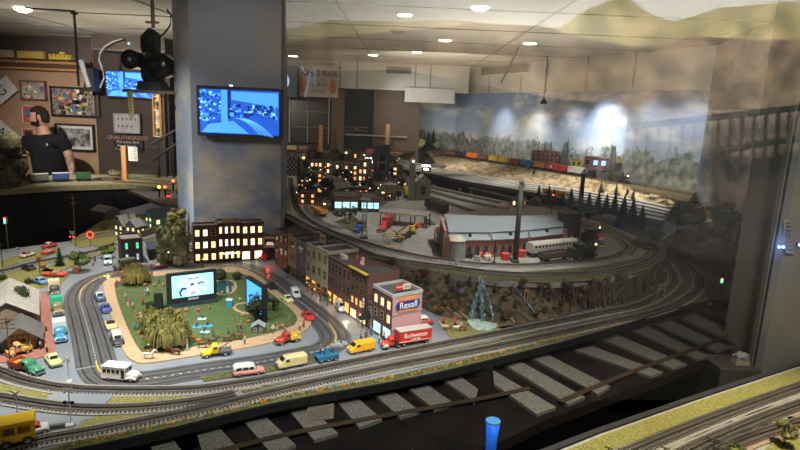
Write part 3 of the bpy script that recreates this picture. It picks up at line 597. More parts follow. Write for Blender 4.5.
# ---------------------------------------------------------------- rolling stock (1:48)
def bogie(parent, x, m=TY):
    b = MB(); b.box(-.018,.018,-.017,-.013,.003,.010); b.box(-.018,.018,.013,.017,.003,.010); b.box(-.004,.004,-.015,.015,.005,.012)
    for xx in (-.012, .012):
        for y in (-.016, .012): b.cyl((xx,y,.0085), (xx,y+.004,.0085), .0085, n=10)
    return b.build('bogie', m, parent, (x, 0, 0))
def railcar(kind, label, c1, c2=None, L=.28, group=None, name=None, cat='train car'):
    m1 = flat(*c1); m2 = flat(*(c2 or tuple(v*.5 for v in c1))); t = thing(name or {'box':'boxcar','tank':'tank_car','hopper':'hopper_car','loco':'diesel_locomotive','coach':'passenger_coach','caboose':'caboose','gondola':'gondola_car','steam':'steam_locomotive','flat':'flatcar'}[kind], label, cat, (0,0,0), 0, group); h = L/2
    MB().box(-h, h, -.020, .020, .015, .020).build('underframe', TY, t)
    if kind == 'box':
        b = MB(); b.box(-h, h, -.030, .030, .020, .082)
        for i in range(9):
            x = -h+L*(i+.5)/9
            for y in (-.0312, .0302): b.box(x-.0012, x+.0012, y, y+.001, .021, .081)
        b.build('body', m1, t)
        b = MB(); b.yprism([(-.031,.082),(.031,.082),(.0,.088)], -h-.001, h+.001); b.box(-h, h, -.005, .005, .087, .089); b.build('roof', m2, t)
        for y in (-.0325, .0305): MB().box(-.026, .026, y, y+.002, .024, .080).build('sliding_door', m1, t)
    elif kind == 'hopper' or kind == 'gondola':
        zt = .078 if kind == 'hopper' else .048
        b = MB()
        for y in (-.030, .027): b.box(-h, h, y, y+.003, .020, zt)
        for x in (-h, h-.003): b.box(x, x+.003, -.030, .030, .020, zt)
        for i in range(11):
            x = -h+L*(i+.5)/11
            for y in (-.032, .030): b.box(x-.0015, x+.0015, y, y+.002, .020, zt)
        b.build('body', m1, t); MB().box(-h+.004, h-.004, -.026, .026, .030, zt-.008).build('load', m2, t)
    elif kind == 'tank':
        b = MB(); b.cyl((-h+.01,0,.050), (h-.01,0,.050), .028, n=16); b.ball((-h+.01,0,.050), .010, .028, .028, 12, 8); b.ball((h-.01,0,.050), .010, .028, .028, 12, 8); b.build('tank', m1, t, smooth=True)
        b = MB(); b.cyl((0,0,.075), (0,0,.092), .012, n=12); b.build('dome', m2, t)
    elif kind in ('loco', 'caboose'):
        b = MB(); b.box(-h*.98, h*.72, -.026, .026, .020, .078 if kind == 'loco' else .066); b.build('body', m1, t)
        b = MB(); hull(b, [(h*.70,.027,.020,.084),(h*.88,.027,.020,.082),(h*.94,.025,.020,.056),(h,.020,.020,.046)], e=.4) if kind == 'loco' else b.box(-h*.15, h*.25, -.020, .020, .066, .090); b.build('cab' if kind == 'loco' else 'cupola', m1 if kind == 'caboose' else m2, t)
        b = MB(); b.box(-h, h, -.030, .030, .066, .069) if kind == 'caboose' else b.box(-h*.9, h*.6, -.012, .012, .078, .083); b.build('roof_walk', m2, t)
        b = MB()
        for i in range(5):
            x = -h*.8+i*L*.17
            for y in (-.0268, .0262): b.box(x, x+.012, y, y+.0006, .045, .060)
        b.build('windows', GL, t)
        if kind == 'caboose':
            b = MB()
            for x in (-h, h):
                for y in (-.026, .026): b.cyl((x,y,.020), (x,y,.066), .0015, n=5)
                b.tube([(x,-.026,.038),(x,.026,.038)], .0013)
            b.build('end_railing', m1, t)
    elif kind == 'coach':
        b = MB(); b.yprism([(-.028,.018),(.028,.018),(.030,.045),(.028,.066),(.018,.077),(-.018,.077),(-.028,.066),(-.030,.045)], -h, h); b.build('body', m1, t)
        b = MB()
        for i in range(12):
            x = -h*.9+i*L*.9/12
            for y in (-.0306, .0298): b.box(x, x+L*.045, y, y+.0008, .047, .058)
        b.build('windows', GL, t)
        b = MB()
        for z in (.026, .034, .063):
            for y in (-.0308, .0300): b.box(-h, h, y, y+.0008, z, z+.0015)
        b.build('side_flutes', m2, t)
    elif kind == 'flat':
        MB().box(-h, h, -.028, .028, .020, .026).build('deck', m1, t)
    elif kind == 'steam':
        b = MB(); b.cyl((-h*.25,0,.050), (h*.9,0,.050), .022, n=16); b.cyl((h*.9,0,.050), (h*.98,0,.050), .020, .010, n=16); b.build('boiler', m1, t, smooth=False)
        MB().box(-h*.55, -h*.22, -.028, .028, .020, .088).build('cab', m1, t); MB().box(-h*.6, -h*.18, -.031, .031, .088, .091).build('cab_roof', m2, t)
        MB().tbox(-h, -h*.62, -.027, .027, .020, .070, .002, .002).build('tender', m1, t)
        b = MB(); b.cyl((h*.75,0,.068), (h*.75,0,.092), .007, .009, n=10); b.build('smoke_stack', m1, t)
        b = MB(); b.cyl((h*.35,0,.068), (h*.35,0,.084), .008, n=10); b.build('steam_dome', m2, t)
        for y in (-1, 1):
            b = MB(); b.box(-h*.15, h*.6, y*.019-.001, y*.019+.001, .015, .018); b.build('drive_rod', CH, t)
            for x in (-.1, .1, .3, .5): b = MB(); b.cyl((0,-.003,0), (0,.003,0), .014, n=16); b.build('drive_wheel', TY, t, (h*x, y*.014, .014))
        b = MB(); b.xprism([(h*.95,.008),(h*1.06,.004),(h*.95,.024)], -.020, .020); b.build('pilot', m1, t)
        b = MB(); b.cyl((h*.96,0,.072), (h*1.0,0,.072), .005, n=10); b.build('headlamp', mat('loco_headlamp', (1,.95,.8), emit=10), t)
    bogie(t, h*.68); bogie(t, -h*.68)
    for s in (-1, 1): MB().box(min(s*h, s*(h+.010)), max(s*h, s*(h+.010)), -.003, .003, .014, .019).build('coupler', TY, t)
    return t
# ---------------------------------------------------------------- vegetation
BARK = mat('bark', (.07,.045,.028), .9, c2=(.04,.027,.018), scale=80)
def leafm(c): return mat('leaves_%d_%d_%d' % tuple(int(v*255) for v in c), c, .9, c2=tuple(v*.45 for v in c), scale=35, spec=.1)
def tree(label, x, y, z, hgt, wid, c, kind='round', n=260, name=None, group=None, pos=None, cat='tree', ls=None):
    p = pos or P(x, y, z); t = thing(name or {'round':'leafy_tree','pine':'pine_tree','willow':'willow_tree','bush':'bush','sparse':'slender_tree'}[kind], label, cat if kind != 'bush' else 'bush', p, rnd.uniform(0, 6), group)
    b = MB(); ls = ls or hgt*.09
    if kind == 'pine':
        b.cyl((0,0,0), (0,0,hgt*.9), hgt*.03, .001, n=6); b.build('trunk', BARK, t); f = MB(); m = max(5, int(hgt/.012))
        for i in range(m):
            u = i/(m-1); z0 = hgt*(.12+.85*u); r = wid*.5*(1-u)**.8+.002
            q = 9; vs = [(0,0,z0+hgt*.09)]+[(r*(1 if j % 2 else .62)*math.cos(PI*j/q+i), r*(1 if j % 2 else .62)*math.sin(PI*j/q+i), z0-hgt*.035*(j % 2)) for j in range(2*q)]
            f.add(vs, [(0,1+j,1+(j+1) % (2*q)) for j in range(2*q)])
        f.leaves((0,0,hgt*.45), wid*.3, wid*.3, hgt*.4, n//3, ls*.6, fill=.2); f.build('foliage', leafm(c), t)
    elif kind == 'willow':
        b.tube([(0,0,0),(hgt*.03,0,hgt*.3),(0,0,hgt*.7)], [hgt*.05,hgt*.035,hgt*.02]); b.build('trunk', BARK, t); f = MB()
        for _ in range(int(n*.7)):
            a = rnd.uniform(0, 2*PI); q = rnd.random()**.5; r0 = wid*.42*q; top = hgt*(1-.42*q*q)*rnd.uniform(.9, 1)
            pp = [V((r0*math.cos(a)*k, r0*math.sin(a)*k, top*zz)) for k, zz in ((.85,1),(1.05,.8),(1.15,.52),(1.17,.2+rnd.random()*.2))]
            w = .0022; u = V((-math.sin(a)*w, math.cos(a)*w, 0))
            for p0, p1 in zip(pp, pp[1:]): f.add([p0-u, p0+u, p1+u, p1-u], [(0,1,2,3)])
        f.leaves((0,0,hgt*.62), wid*.42, wid*.42, hgt*.36, n, ls*.7, fill=.7); f.build('foliage', leafm(c), t)
    elif kind == 'bush':
        b.leaves((0,0,hgt*.5), wid*.5, wid*.5, hgt*.5, n, ls, fill=.3)
        b.ball((0,0,hgt*.42), wid*.36, wid*.36, hgt*.4, 9, 6, .15)
        if hgt > .15:
            for i in range(9): q = i*2.4; z = hgt*(.15+.08*i); r = wid*.28; b.ball((r*math.cos(q),r*math.sin(q),z), wid*.24, wid*.24, wid*.26, 8, 6, .2); b.leaves((r*math.cos(q),r*math.sin(q),z), wid*.30, wid*.30, wid*.32, n//12, ls)
        b.build('foliage', leafm(c), t)
        st = MB(); st.cyl((0,0,0), (0,0,hgt*.4), hgt*.05, n=5); st.build('stem', BARK, t)
    else:
        b.tube([(0,0,0),(hgt*.02,0,hgt*.25),(-hgt*.01,0,hgt*.55)], [hgt*.04,hgt*.028,hgt*.018]); f = MB(); sz = wid*.5; lo = .32 if kind == 'round' else .5
        for i in range(7 if kind == 'round' else 9):
            a = i*2.4; rr = sz*(.5 if i else 0); c0 = V((rr*math.cos(a), rr*math.sin(a), hgt*(lo+.12+.4*((i*.37) % 1))))
            b.tube([(0,0,hgt*.3),c0*.6+V((0,0,hgt*.12)),c0], [hgt*.014,hgt*.009,hgt*.004], n=4)
            s = sz*(.55 if kind == 'round' else .34)
            if kind == 'round': f.ball(c0, s*.72, s*.72, s*.6, 7, 5, .2)
            f.leaves(c0, s, s, s*.85, n//7, ls)
        if kind == 'round': f.leaves((0,0,hgt*.8), sz*.6, sz*.6, hgt*.2, n//5, ls)
        b.build('trunk', BARK, t); f.build('foliage', leafm(c), t)
    return t
# ---------------------------------------------------------------- little figures, horses
SK = mat('figure_skin', (.62,.40,.28), .6)
def figure(label, loc, c1, c2, pose='stand', rz=0, group=None, h=.038, hat=None):
    s = h/.038; b = MB(); s1 = flat(*c1); s2 = flat(*c2)
    hip = .018 if pose != 'sit' else .006
    for y in (-1, 1):
        if pose == 'walk': b.tube([(0,y*.003,hip),(y*.003,y*.0032,hip*.5),(y*.005,y*.0032,0),(y*.005+.003,y*.0032,0)], [.0030,.0023,.0017,.0012], 6, 1)
        elif pose in ('sit', 'ride'): b.tube([(0,y*.003,hip),(.008,y*.005,hip+.001),(.009,y*.006,hip-.006 if pose == 'ride' else .001)], [.0030,.0024,.0016], 6, 1)
        else: b.tube([(0,y*.003,hip),(.0005,y*.0032,hip*.5),(0,y*.0034,0),(.003,y*.0034,0)], [.0030,.0023,.0017,.0012], 6, 1)
    vs = [(-.0005,.0042,.0),(0,.0045,.004),(0,.0052,.009),(0,.0035,.0125),(0,.0015,.014)]
    for (x0, w0, z0), (x1, w1, z1) in zip(vs, vs[1:]):
        ring = lambda x, w, z: [(x+.6*w*math.cos(2*PI*j/8), w*math.sin(2*PI*j/8), hip+z) for j in range(8)]
        b.add(ring(x0, w0, z0)+ring(x1, w1, z1), [(j,(j+1) % 8,(j+1) % 8+8,j+8) for j in range(8)], 0)
    for y in (-1, 1): b.tube([(0,y*.0048,hip+.011),(.001,y*.0066,hip+.0055),(.005,y*.0058,hip+.003)], [.0018,.0014,.0010], 5, 0); b.ball((.006,y*.0058,hip+.003), .0013, k=2, n=5, m=4)
    b.cyl((0,0,hip+.013), (0,0,hip+.016), .0013, k=2, n=6); b.ball((.0003,0,hip+.0178), .0026,.0024,.0031, 8, 6, k=2)
    b.ball((-.0005,0,hip+.0187), .0028,.0027,.0027, 8, 5, k=3)
    if hat: b.cyl((0,0,hip+.020), (0,0,hip+.0205), .005, k=3); b.cyl((0,0,hip+.020), (0,0,hip+.023), .0026, k=3)
    o = b.build('person', [s1, s2, SK, flat(*(hat or (.06,.04,.03)))]); o.location = loc; o.rotation_euler.z = rz; o.scale = (s,s,s)
    return tag(o, label, 'figure', group)
def beast(name, label, cat, loc, rz, c, c2=None, s=1., horn=False, group=None):
    b = MB(); c2 = c2 or c
    b.T = Matrix.Rotation(0, 4, 'Z')
    st = [(-.024,.003,.024,.030),(-.020,.0062,.020,.034),(-.010,.0068,.0185,.0335),(0,.0068,.0175,.033),(.010,.0068,.017,.034),(.016,.005,.020,.036),(.020,.0035,.026,.041),(.026,.0027,.034,.046),(.030,.0024,.039,.049)]
    hull(b, st, n=10, e=.9)
    hull(b, [(.026,.002,.042,.050),(.030,.0027,.041,.049),(.036,.002,.036,.042),(.039,.0016,.034,.038)], n=8, e=.9)
    for y in (-1, 1):
        b.tube([(-.018,y*.004,.026),(-.016,y*.0045,.018),(-.021,y*.0045,.0115),(-.019,y*.0045,.001),(-.017,y*.0045,0)], [.0048,.0034,.0020,.0014,.0018], 6)
        b.tube([(.012,y*.004,.025),(.013,y*.0045,.0155),(.0125,y*.0045,.009),(.013,y*.0045,.001),(.0145,y*.0045,0)], [.0040,.0026,.0019,.0013,.0017], 6)
        b.cyl((.027,y*.002,.049), (.0265,y*.0027,.053), .0010, .0003, n=4)
        if horn: b.tube([(.028,y*.002,.049),(.029,y*.006,.050),(.030,y*.008,.054)], [.0009,.0007,.0003], 4)
    b.tube([(-.024,0,.030),(-.028,0,.027),(-.029,0,.015)], [.0014,.0018,.0008], 5, 1)
    if not horn:
        b.add([(.016,-.0006,.037),(.016,.0006,.037),(.026,.0006,.051),(.026,-.0006,.051),(.012,0,.036),(.022,0,.050)], [(0,4,5,3),(1,2,5,4)], 1)
    b.T = None
    o = b.build(name, [flat(*c), flat(*c2)], None, loc, True); o.rotation_euler.z = rz; o.scale = (s,s,s)
    return tag(o, label, cat, group)
# ---------------------------------------------------------------- buildings: front along local +x at y=0, body extends to +y
LIT = mat('window_lit_warm', (1,.66,.28), emit=2.6); LITW = mat('window_lit_white', (1,.85,.58), emit=3.2); DARKW = mat('window_dark', (.012,.013,.016), .15, spec=.7)
LITC = mat('window_lit_cyan', (.35,.85,1), emit=2); LITG = mat('window_lit_green', (.05,.9,.45), emit=1.6); LITO = mat('window_lit_orange', (1,.36,.1), emit=2)
FRAME = mat('window_frame_cream', (.42,.36,.26), .6)
def window(parent, x, z, w, h, pane, y=0, fm=None, ax='x'):
    """window part with its pane as sub-part, on the front (ax x) or the right end (ax y) of a building"""
    f = MB(); t = .0022; d = .0022
    for a in ((-w/2-t, -w/2, 0, h), (w/2, w/2+t, 0, h), (-w/2-t, w/2+t, -t, 0), (-w/2-t, w/2+t, h, h+t), (-w/2, w/2, h*.48, h*.54)): f.box(a[0], a[1], -d, .0008, a[2], a[3])
    o = f.build('window', fm or FRAME, parent, (x, y, z) if ax == 'x' else (y, x, z))
    if ax == 'y': o.rotation_euler.z = PI/2
    MB().box(-w/2, w/2, -.0010, .0004, 0, h).build('pane', pane, o); return o
def building(label, a, c, hgt, depth, wm, rows=3, cols=3, panes=None, roofm=None, z=None, ww=.5, parapet=.012, name='brick_building', ground=True, cornice=None, group=None, end=None, fm=None, wh=.5, shop=None):
    z = TZ if z is None else z; a = V((a.x, a.y, z)); c = V((c.x, c.y, z)); w = (c-a).length-.0008
    t = thing(name, label, 'building', a, math.atan2(c.y-a.y, c.x-a.x), group)
    b = MB(); b.box(0, w, 0, depth, 0, hgt); b.build('walls', wm, t)
    b = MB(); e = .005
    for q in ((0,w,0,e),(0,w,depth-e,depth),(0,e,0,depth),(w-e,w,0,depth)): b.box(q[0], q[1], q[2], q[3], hgt, hgt+parapet)
    b.build('parapet', wm, t)
    MB().box(e, w-e, e, depth-e, hgt, hgt+.002).build('roof', roofm or mat('tar_roof', (.045,.045,.045), .9, c2=(.07,.07,.068), scale=20), t)
    MB().box(-.0, w, -.004, 0, hgt+parapet-.006, hgt+parapet).build('cornice', flat(*(cornice or (.16,.10,.07))), t)
    rh = hgt/rows; cw = w/cols
    for i in range(rows):
        for j in range(cols):
            pm = panes[(rows-1-i) % len(panes)][j % len(panes[0])] if panes else DARKW
            if i == 0 and shop:
                continue
            window(t, cw*(j+.5), rh*i+rh*.28, cw*ww, rh*wh, pm, fm=fm)
    if shop:
        k = 2 if w > .07 else 1
        for j in range(k):
            window(t, w*(j+.5)/k-(w*.05 if k == 2 and j == 0 else -.0), rh*.12, w/k*.66, rh*.62, shop, fm=fm)
        MB().box(w*.46, w*.54, -.0015, 0, 0, rh*.7).build('door', mat('shop_door', (.10,.05,.03), .5), t)
    if end:
        for i in range(rows):
            for j in range(end[0]): window(t, depth*(j+.5)/end[0], rh*i+rh*.3, depth/end[0]*.42, rh*.45, end[1], y=w, ax='y', fm=fm)
    return t
def gable_house(label, loc, rz, w, d, h, rh, wc, rc, name='house', lit=None, chim=None, group=None, over=.006, cat='house', rows=2, cols=2, ridge='x'):
    t = thing(name, label, cat, loc, rz, group); wm = mat('siding_%d_%d_%d' % tuple(int(v*255) for v in wc), wc, .75, scale=40, c2=tuple(v*.8 for v in wc)); rm = mat('shingles_%d_%d_%d' % tuple(int(v*255) for v in rc), rc, .9, scale=60, c2=tuple(v*.75 for v in rc))
    # gable faces the front (-y); ridge runs along y
    b = MB(); b.xprism([(-w/2,0),(w/2,0),(w/2,h),(0,h+rh),(-w/2,h)], 0, d); b.build('walls', wm, t)
    b = MB(); s = over/(w/2)*rh
    for q in (-1, 1): b.xprism([(0,h+rh),(q*(w/2+over),h-s),(q*(w/2+over),h-s+.003),(0,h+rh+.004)], -over, d+over)
    b.build('roof', rm, t)
    for i in range(rows):
        for j in range(cols): window(t, -w/2+w*(j+.5)/cols, h/rows*i+h/rows*.25, w/cols*.36, h/rows*.5, lit or DARKW)
    for j in range(2): window(t, d*(j+.5)/2, h*.35, d*.14, h*.35, lit or DARKW, y=w/2, ax='y')
    if chim: b = MB(); b.box(w*.12, w*.12+.012, d*.5, d*.5+.012, h, h+rh*1.25); b.build('chimney', flat(*chim), t)
    return t
# ---------------------------------------------------------------- vehicles of the town
YL = (.70,.45,.02)
VE = [
 ('bus', 'white school bus turning the corner below the park', 'bus', (.72,.70,.68), (.78,.76,.74), (107,378), (137,381), .125),
 ('wagon', 'white and pink wagon with blue stripe parked by the front tracks', 'van', (.62,.25,.24), (.68,.66,.62), (236,376), (261,373), .110),
 ('van', 'cream van parked on the strip by the front tracks', 'van', (.60,.52,.27), (.50,.43,.22), (304,364), (279,369), .110),
 ('van', 'orange yellow van parked left of the red lorry', 'van', (.80,.40,.03), (.72,.33,.02), (373,349), (349,354), .112),
 ('tow_truck', 'yellow tow truck with crane driving below the park', 'truck', (.72,.52,.03), (.12,.12,.12), (229,354), (204,357), .110),
 ('flatbed', 'red old truck with yellow top at the lower right park corner', 'truck', (.42,.05,.03), (.62,.45,.06), (299,340), (276,345), .105),
 ('sedan', 'red coupe parked at the right end of the park', 'car', (.55,.03,.04), (.50,.03,.04), (303,314), (313,324), .088),
 ('wagon', 'white delivery truck driving down the right hand street', 'truck', (.50,.58,.60), (.72,.72,.70), (291,291), (300,303), .095),
 ('sedan', 'pale yellow sedan beside the white delivery truck', 'car', (.62,.62,.30), (.66,.66,.42), (282,298), (293,306), .080),
 ('van', 'silver camper van with bright headlamps in front of the brick row', 'van', (.50,.48,.45), (.60,.58,.55), (336,303), (346,317), .100),
 ('sedan', 'black sedan on the right hand street near the second screen', 'car', (.02,.02,.025), None, (266,285), (277,293), .090),
 ('sedan', 'dark blue and white sedan parked at the curve, topmost of the parked row', 'car', (.05,.11,.20), (.50,.55,.60), (96,294), (104,305), .095),
 ('sedan', 'deep blue small coupe second in the row along the park', 'car', (.06,.07,.28), None, (103,306), (109,317), .080),
 ('convertible', 'cream open car with brown interior in the row along the park', 'car', (.65,.53,.25), (.12,.06,.04), (108,321), (114,335), .092),
 ('wagon', 'grey boxy car with black front, lowest in the row along the park', 'car', (.05,.05,.05), (.48,.47,.45), (114,334), (121,352), .105),
 ('boxtruck', 'cream box truck parked farthest up beside the freight house', 'truck', (.06,.05,.04), (.74,.65,.42), (52,284), (58,306), .120),
 ('boxtruck', 'green and tan box truck parked in the middle beside the freight house', 'truck', (.22,.19,.09), (.03,.42,.24), (54,301), (62,325), .125),
 ('boxtruck', 'blue truck with white box body, nearest in the row by the freight house', 'truck', (.06,.25,.42), (.66,.72,.68), (58,323), (63,355), .130),
 ('dump_truck', 'red bodied dump truck with green cab by the left tracks', 'truck', (.06,.24,.14), (.45,.09,.03), (11,366), (45,377), .140),
 ('sedan', 'lime green old sedan right of the dump truck', 'car', (.45,.52,.20), (.50,.56,.26), (48,356), (59,371), .100),
 ('flatbed', 'orange small truck parked in front of the timbered station', 'truck', (.75,.38,.16), (.62,.40,.10), (28,352), (10,357), .080),
 ('convertible', 'long red open car crossing the upper left street', 'car', (.62,.08,.05), (.55,.35,.3), (67,277), (42,276), .125),
 ('sedan', 'light blue sedan behind the freight house roof', 'car', (.12,.24,.42), (.15,.28,.48), (48,286), (32,281), .100),
 ('sedan', 'black sedan on the small left road', 'car', (.03,.03,.035), None, (35,272), (23,268), .090),
 ('sedan', 'red sedan with white roof, farthest of the cars by the level crossing', 'car', (.55,.05,.04), (.65,.55,.5), (43,249), (56,246), .090),
 ('convertible', 'red open car, second from the far end by the level crossing', 'car', (.58,.06,.05), (.6,.5,.45), (42,256), (55,252), .090),
 ('sedan', 'white car with red top, nearest the left crossing signal', 'car', (.60,.58,.52), (.5,.08,.06), (21,259), (34,255), .095),
 ('van', 'white and blue van with glaring headlamps in front of the dark brick house', 'van', (.40,.60,.68), (.1,.3,.5), (108,258), (108,270), .085),
 ('bus', 'olive green army bus parked by the dark brick house', 'bus', (.11,.12,.06), (.13,.13,.08), (138,266), (111,271), .125),
 ('convertible', 'dark red open car with white seats right of the dark brick house', 'car', (.12,.02,.02), (.6,.55,.5), (150,270), (167,267), .085),
 ('wagon', 'white roofed red wagon parked behind the pink drugstore', 'car', (.50,.05,.05), (.72,.66,.6), (417,325), (431,324), .085),
 ('tow_truck', 'red fire engine with glowing lights at the end of the hotel row', 'fire engine', (.60,.02,.02), (.4,.02,.02), (272,258), (258,262), .085),
]
for k, lb, cat, c1, c2, a, c, L in VE:
    place(vehicle(k, lb, cat, c1, c2, name={'wagon':'panel_wagon','sedan':'sedan_car','convertible':'open_car','van':'delivery_van','bus':'school_bus','boxtruck':'box_truck','flatbed':'flatbed_truck'}.get(k), L=L, lit='headlamps' in lb), a, c)
# glow of the blinking lamps is real light
def glow(px, z, e, c, D=None, r=.004):
    p = P(*px, z) if D is None else PD(*px, D); l = bpy.data.lights.new('lamp', 'POINT'); l.energy = e; l.color = c; l.shadow_soft_size = r
    o = bpy.data.objects.new('lamp', l); COL.objects.link(o); o.location = (p.x, p.y, p.z); return o
glow((268, 262), TZ+.03, .05, (1,.05,.02)); glow((108, 274), TZ+.012, .04, (1,.85,.1)); glow((346, 319), TZ+.015, .03, (1,.8,.4))
# red lorry with lettered trailer
t = vehicle('tractor', 'red and white lorry tractor pulling the red trailer by the drugstore', 'truck', (.60,.05,.03), (.6,.55,.5), name='lorry', L=.085, extra='fender2'); place(t, (402,346), (380,349))
t = thing('cargo_trailer', 'red beer trailer with grey top parked in front of the pink drugstore', 'trailer', (0,0,0)); RED = flat(.55,.03,.02)
MB().box(-.075,.075,-.024,.024,.020,.068).build('box', RED, t); MB().box(-.076,.076,-.025,.025,.068,.071).build('roof', flat(.45,.43,.41), t); MB().box(-.065,.06,-.010,.010,.012,.020).build('chassis', TY, t)
MB().box(-.0755,.0755,-.0245,-.0240,.023,.026).build('stripe', flat(.7,.62,.5), t)
for x in (-.050, .055):
    for y in (-1, 1): wheel(t, x, y*.018, .010)
text('Budweiser', .026, flat(.8,.78,.72), t, (0, .0246, .048), (R(90),0,PI)); text('Budweiser', .026, flat(.8,.78,.72), t, (0, -.0246, .048), (R(90),0,0)); text('LAGER BEER', .008, flat(.8,.78,.72), t, (0,-.0246,.031), (R(90),0,0))
place(t, (394,347), (431,341)); 
# yellow motor car on the front track
t = thing('track_motor_car', 'yellow open sided motor car with a driver standing on the nearest track', 'rail vehicle', (0,0,0)); Y_ = flat(.72,.40,.01)
MB().box(-.042,.042,-.026,.026,.014,.022).build('chassis', Y_, t)
b = MB()
for y in (-.026, .022):
    for x in (-.041, .033, -.004): b.box(x, x+.008, y, y+.004, .022, .062)
b.build('posts', Y_, t); b = MB(); b.xprism([(-.046,.062),(.046,.062),(.044,.071),(-.044,.071)], -.030, .030); b.build('roof', flat(.80,.50,.015), t)
for y in (-1, 1):
    b = MB(); b.box(-.042, .042, y*.026-.002, y*.026+.002, .018, .036); b.build('side_panel', Y_, t)
    for x in (-.025, .025): wheel(t, x, y*.026, .013, .004)
MB().box(-.03,.01,-.018,.018,.022,.034).build('seat', flat(.12,.05,.03), t)
p = P(18, 446, TZ); q = P(45, 440, TZ); t.location = (p.x, p.y, TZ+.012); t.rotation_euler.z = math.atan2(q.y-p.y, q.x-p.x)
figure('person in dark red clothes seated inside the yellow motor car', (p.x-.005, p.y, TZ+.030), (.16,.03,.03), (.05,.04,.04), 'stand', t.rotation_euler.z, h=.032)
t = vehicle('sedan', 'white and red dish shaped car beside the yellow motor car', 'car', (.6,.58,.56), (.6,.05,.05), L=.06); place(t, (33,434), (41,432))
# blue handcar wagon without its cartoon riders
t = thing('handcar', 'blue handcar with pump lever standing between the cream and the orange van', 'rail vehicle', (0,0,0)); B_ = flat(.03,.16,.30)
MB().box(-.042,.042,-.024,.024,.014,.022).build('deck', B_, t)
b = MB(); b.tbox(-.012,.012,-.010,.010,.022,.046,.006,.004); b.build('pump_tower', B_, t); b = MB(); b.tube([(-.034,0,.050),(0,0,.047),(.034,0,.044)], .0022); b.tube([(-.034,-.012,.050),(-.034,.012,.050)], .002); b.tube([(.034,-.012,.044),(.034,.012,.044)], .002); b.build('pump_lever', B_, t)
b = MB(); b.box(-.040,.040,-.026,-.022,.010,.028); b.box(-.040,.040,.022,.026,.010,.028); b.build('side_frame', B_, t)
for x in (-.028, .0, .028):
    for y in (-1, 1): wheel(t, x, y*.024, .009, .004)
place(t, (315,362), (338,358))
figure('person in red shirt riding on the left of the blue handcar', P(319,357,TZ+.022)[:2]+(TZ+.0232,) if False else (P(320,360,TZ).x, P(320,360,TZ).y, TZ+.0235), (.5,.05,.04), (.05,.05,.08), 'stand', .3, h=.045)
figure('person in yellow top riding on the right of the blue handcar', (P(333,358,TZ).x, P(333,358,TZ).y, TZ+.0235), (.6,.42,.06), (.10,.06,.04), 'stand', 3.3, h=.040)
# ---------------------------------------------------------------- hotel row under the pillar
BR = brick('brick_dark', (.13,.055,.045), (.10,.042,.035), (.10,.07,.06), 90); BR2 = brick('brick_maroon', (.16,.07,.06), (.12,.05,.042), (.10,.07,.06), 90)
def fac(x0, x1, y0, y1): return P(x0, y0, TZ), P(x1, y1, TZ)
a, c = P(194, 264, TZ), P(265, 259, TZ); d0 = a.y
def lp(u): return a.lerp(c, u)
hh = HT(200, 228, a.y)-TZ
Dk, Lw, Lt = DARKW, LITW, LIT
h1 = building('dark brick hotel wing with six lit windows at the foot of the pillar', lp(0), lp(.325), hh, .10, BR, 3, 3, [[Lt,Lw,Dk],[Lt,Lw,Lt],[Lt,Lt,Lt]], name='hotel_building', cornice=(.10,.05,.04))
h2 = building('central hotel with arched pediment and glowing entrance doors', lp(.33), lp(.655), hh*1.06, .11, brick('brick_black', (.075,.035,.032), (.06,.028,.025), (.07,.05,.045), 90), 3, 4, [[Lt,Lw,Lt,Lt],[Lw,Lw,Lw,Lt],[Lt,Lw,Lw,Lt]], name='hotel_building', cornice=(.25,.18,.10), ww=.42)
w2 = (lp(.655)-lp(.33)).length
b = MB(); b.xprism([(w2*.5+.045*math.cos(PI*i/10), hh*1.06+.010+.026*math.sin(PI*i/10)) for i in range(11)], -.004, .004); b.build('pediment', flat(.30,.22,.12), h2)
for u, m_ in ((.17, Lt), (.5, Lw), (.83, Lt)):
    b = MB(); b.xprism([(w2*u+.018*math.cos(PI*i/8), .048+.012*math.sin(PI*i/8)) for i in range(9)], -.006, -.001); b.build('arch_light', m_, h2)
h3 = building('dark brick corner hotel with brightly lit shop windows', lp(.66), lp(.985), hh*1.03, .10, BR, 3, 3, [[Lt,Lw,Lt],[Lt,Lw,Lt],[Lw,Lw,Lt]], name='hotel_building', shop=LITW, cornice=(.10,.05,.04))
# low warehouse with billboard in the gap
a2, c2 = P(267, 259, TZ), P(277, 262, TZ)
bb = building('grey low warehouse with a big white billboard at the street end', P(266,258,TZ), P(276,256,TZ), .13, .12, mat('grey_plaster', (.17,.165,.15), .8), 1, 1, [[Dk]], name='warehouse')
p = PD(270, 241, P(266,258,TZ).y-.03); t = thing('billboard', 'white framed billboard showing a pale car picture at the street end', 'billboard', (p.x, p.y, TZ+.001), R(8))
MB().box(-.042,.042,-.002,.002,.075,.145).build('frame', flat(.45,.44,.40), t); MB().box(-.032,.032,-.004,-.002,.088,.130).build('picture', flat(.03,.035,.03), t); MB().tbox(-.026,.026,-.006,-.004,.092,.112,.010,0).build('picture_car', mat('billboard_car', (.7,.75,.5), emit=.6), t)
for x in (-.036, .032): MB().box(x, x+.004, -.002, .002, 0, .075).build('post', TY, t)
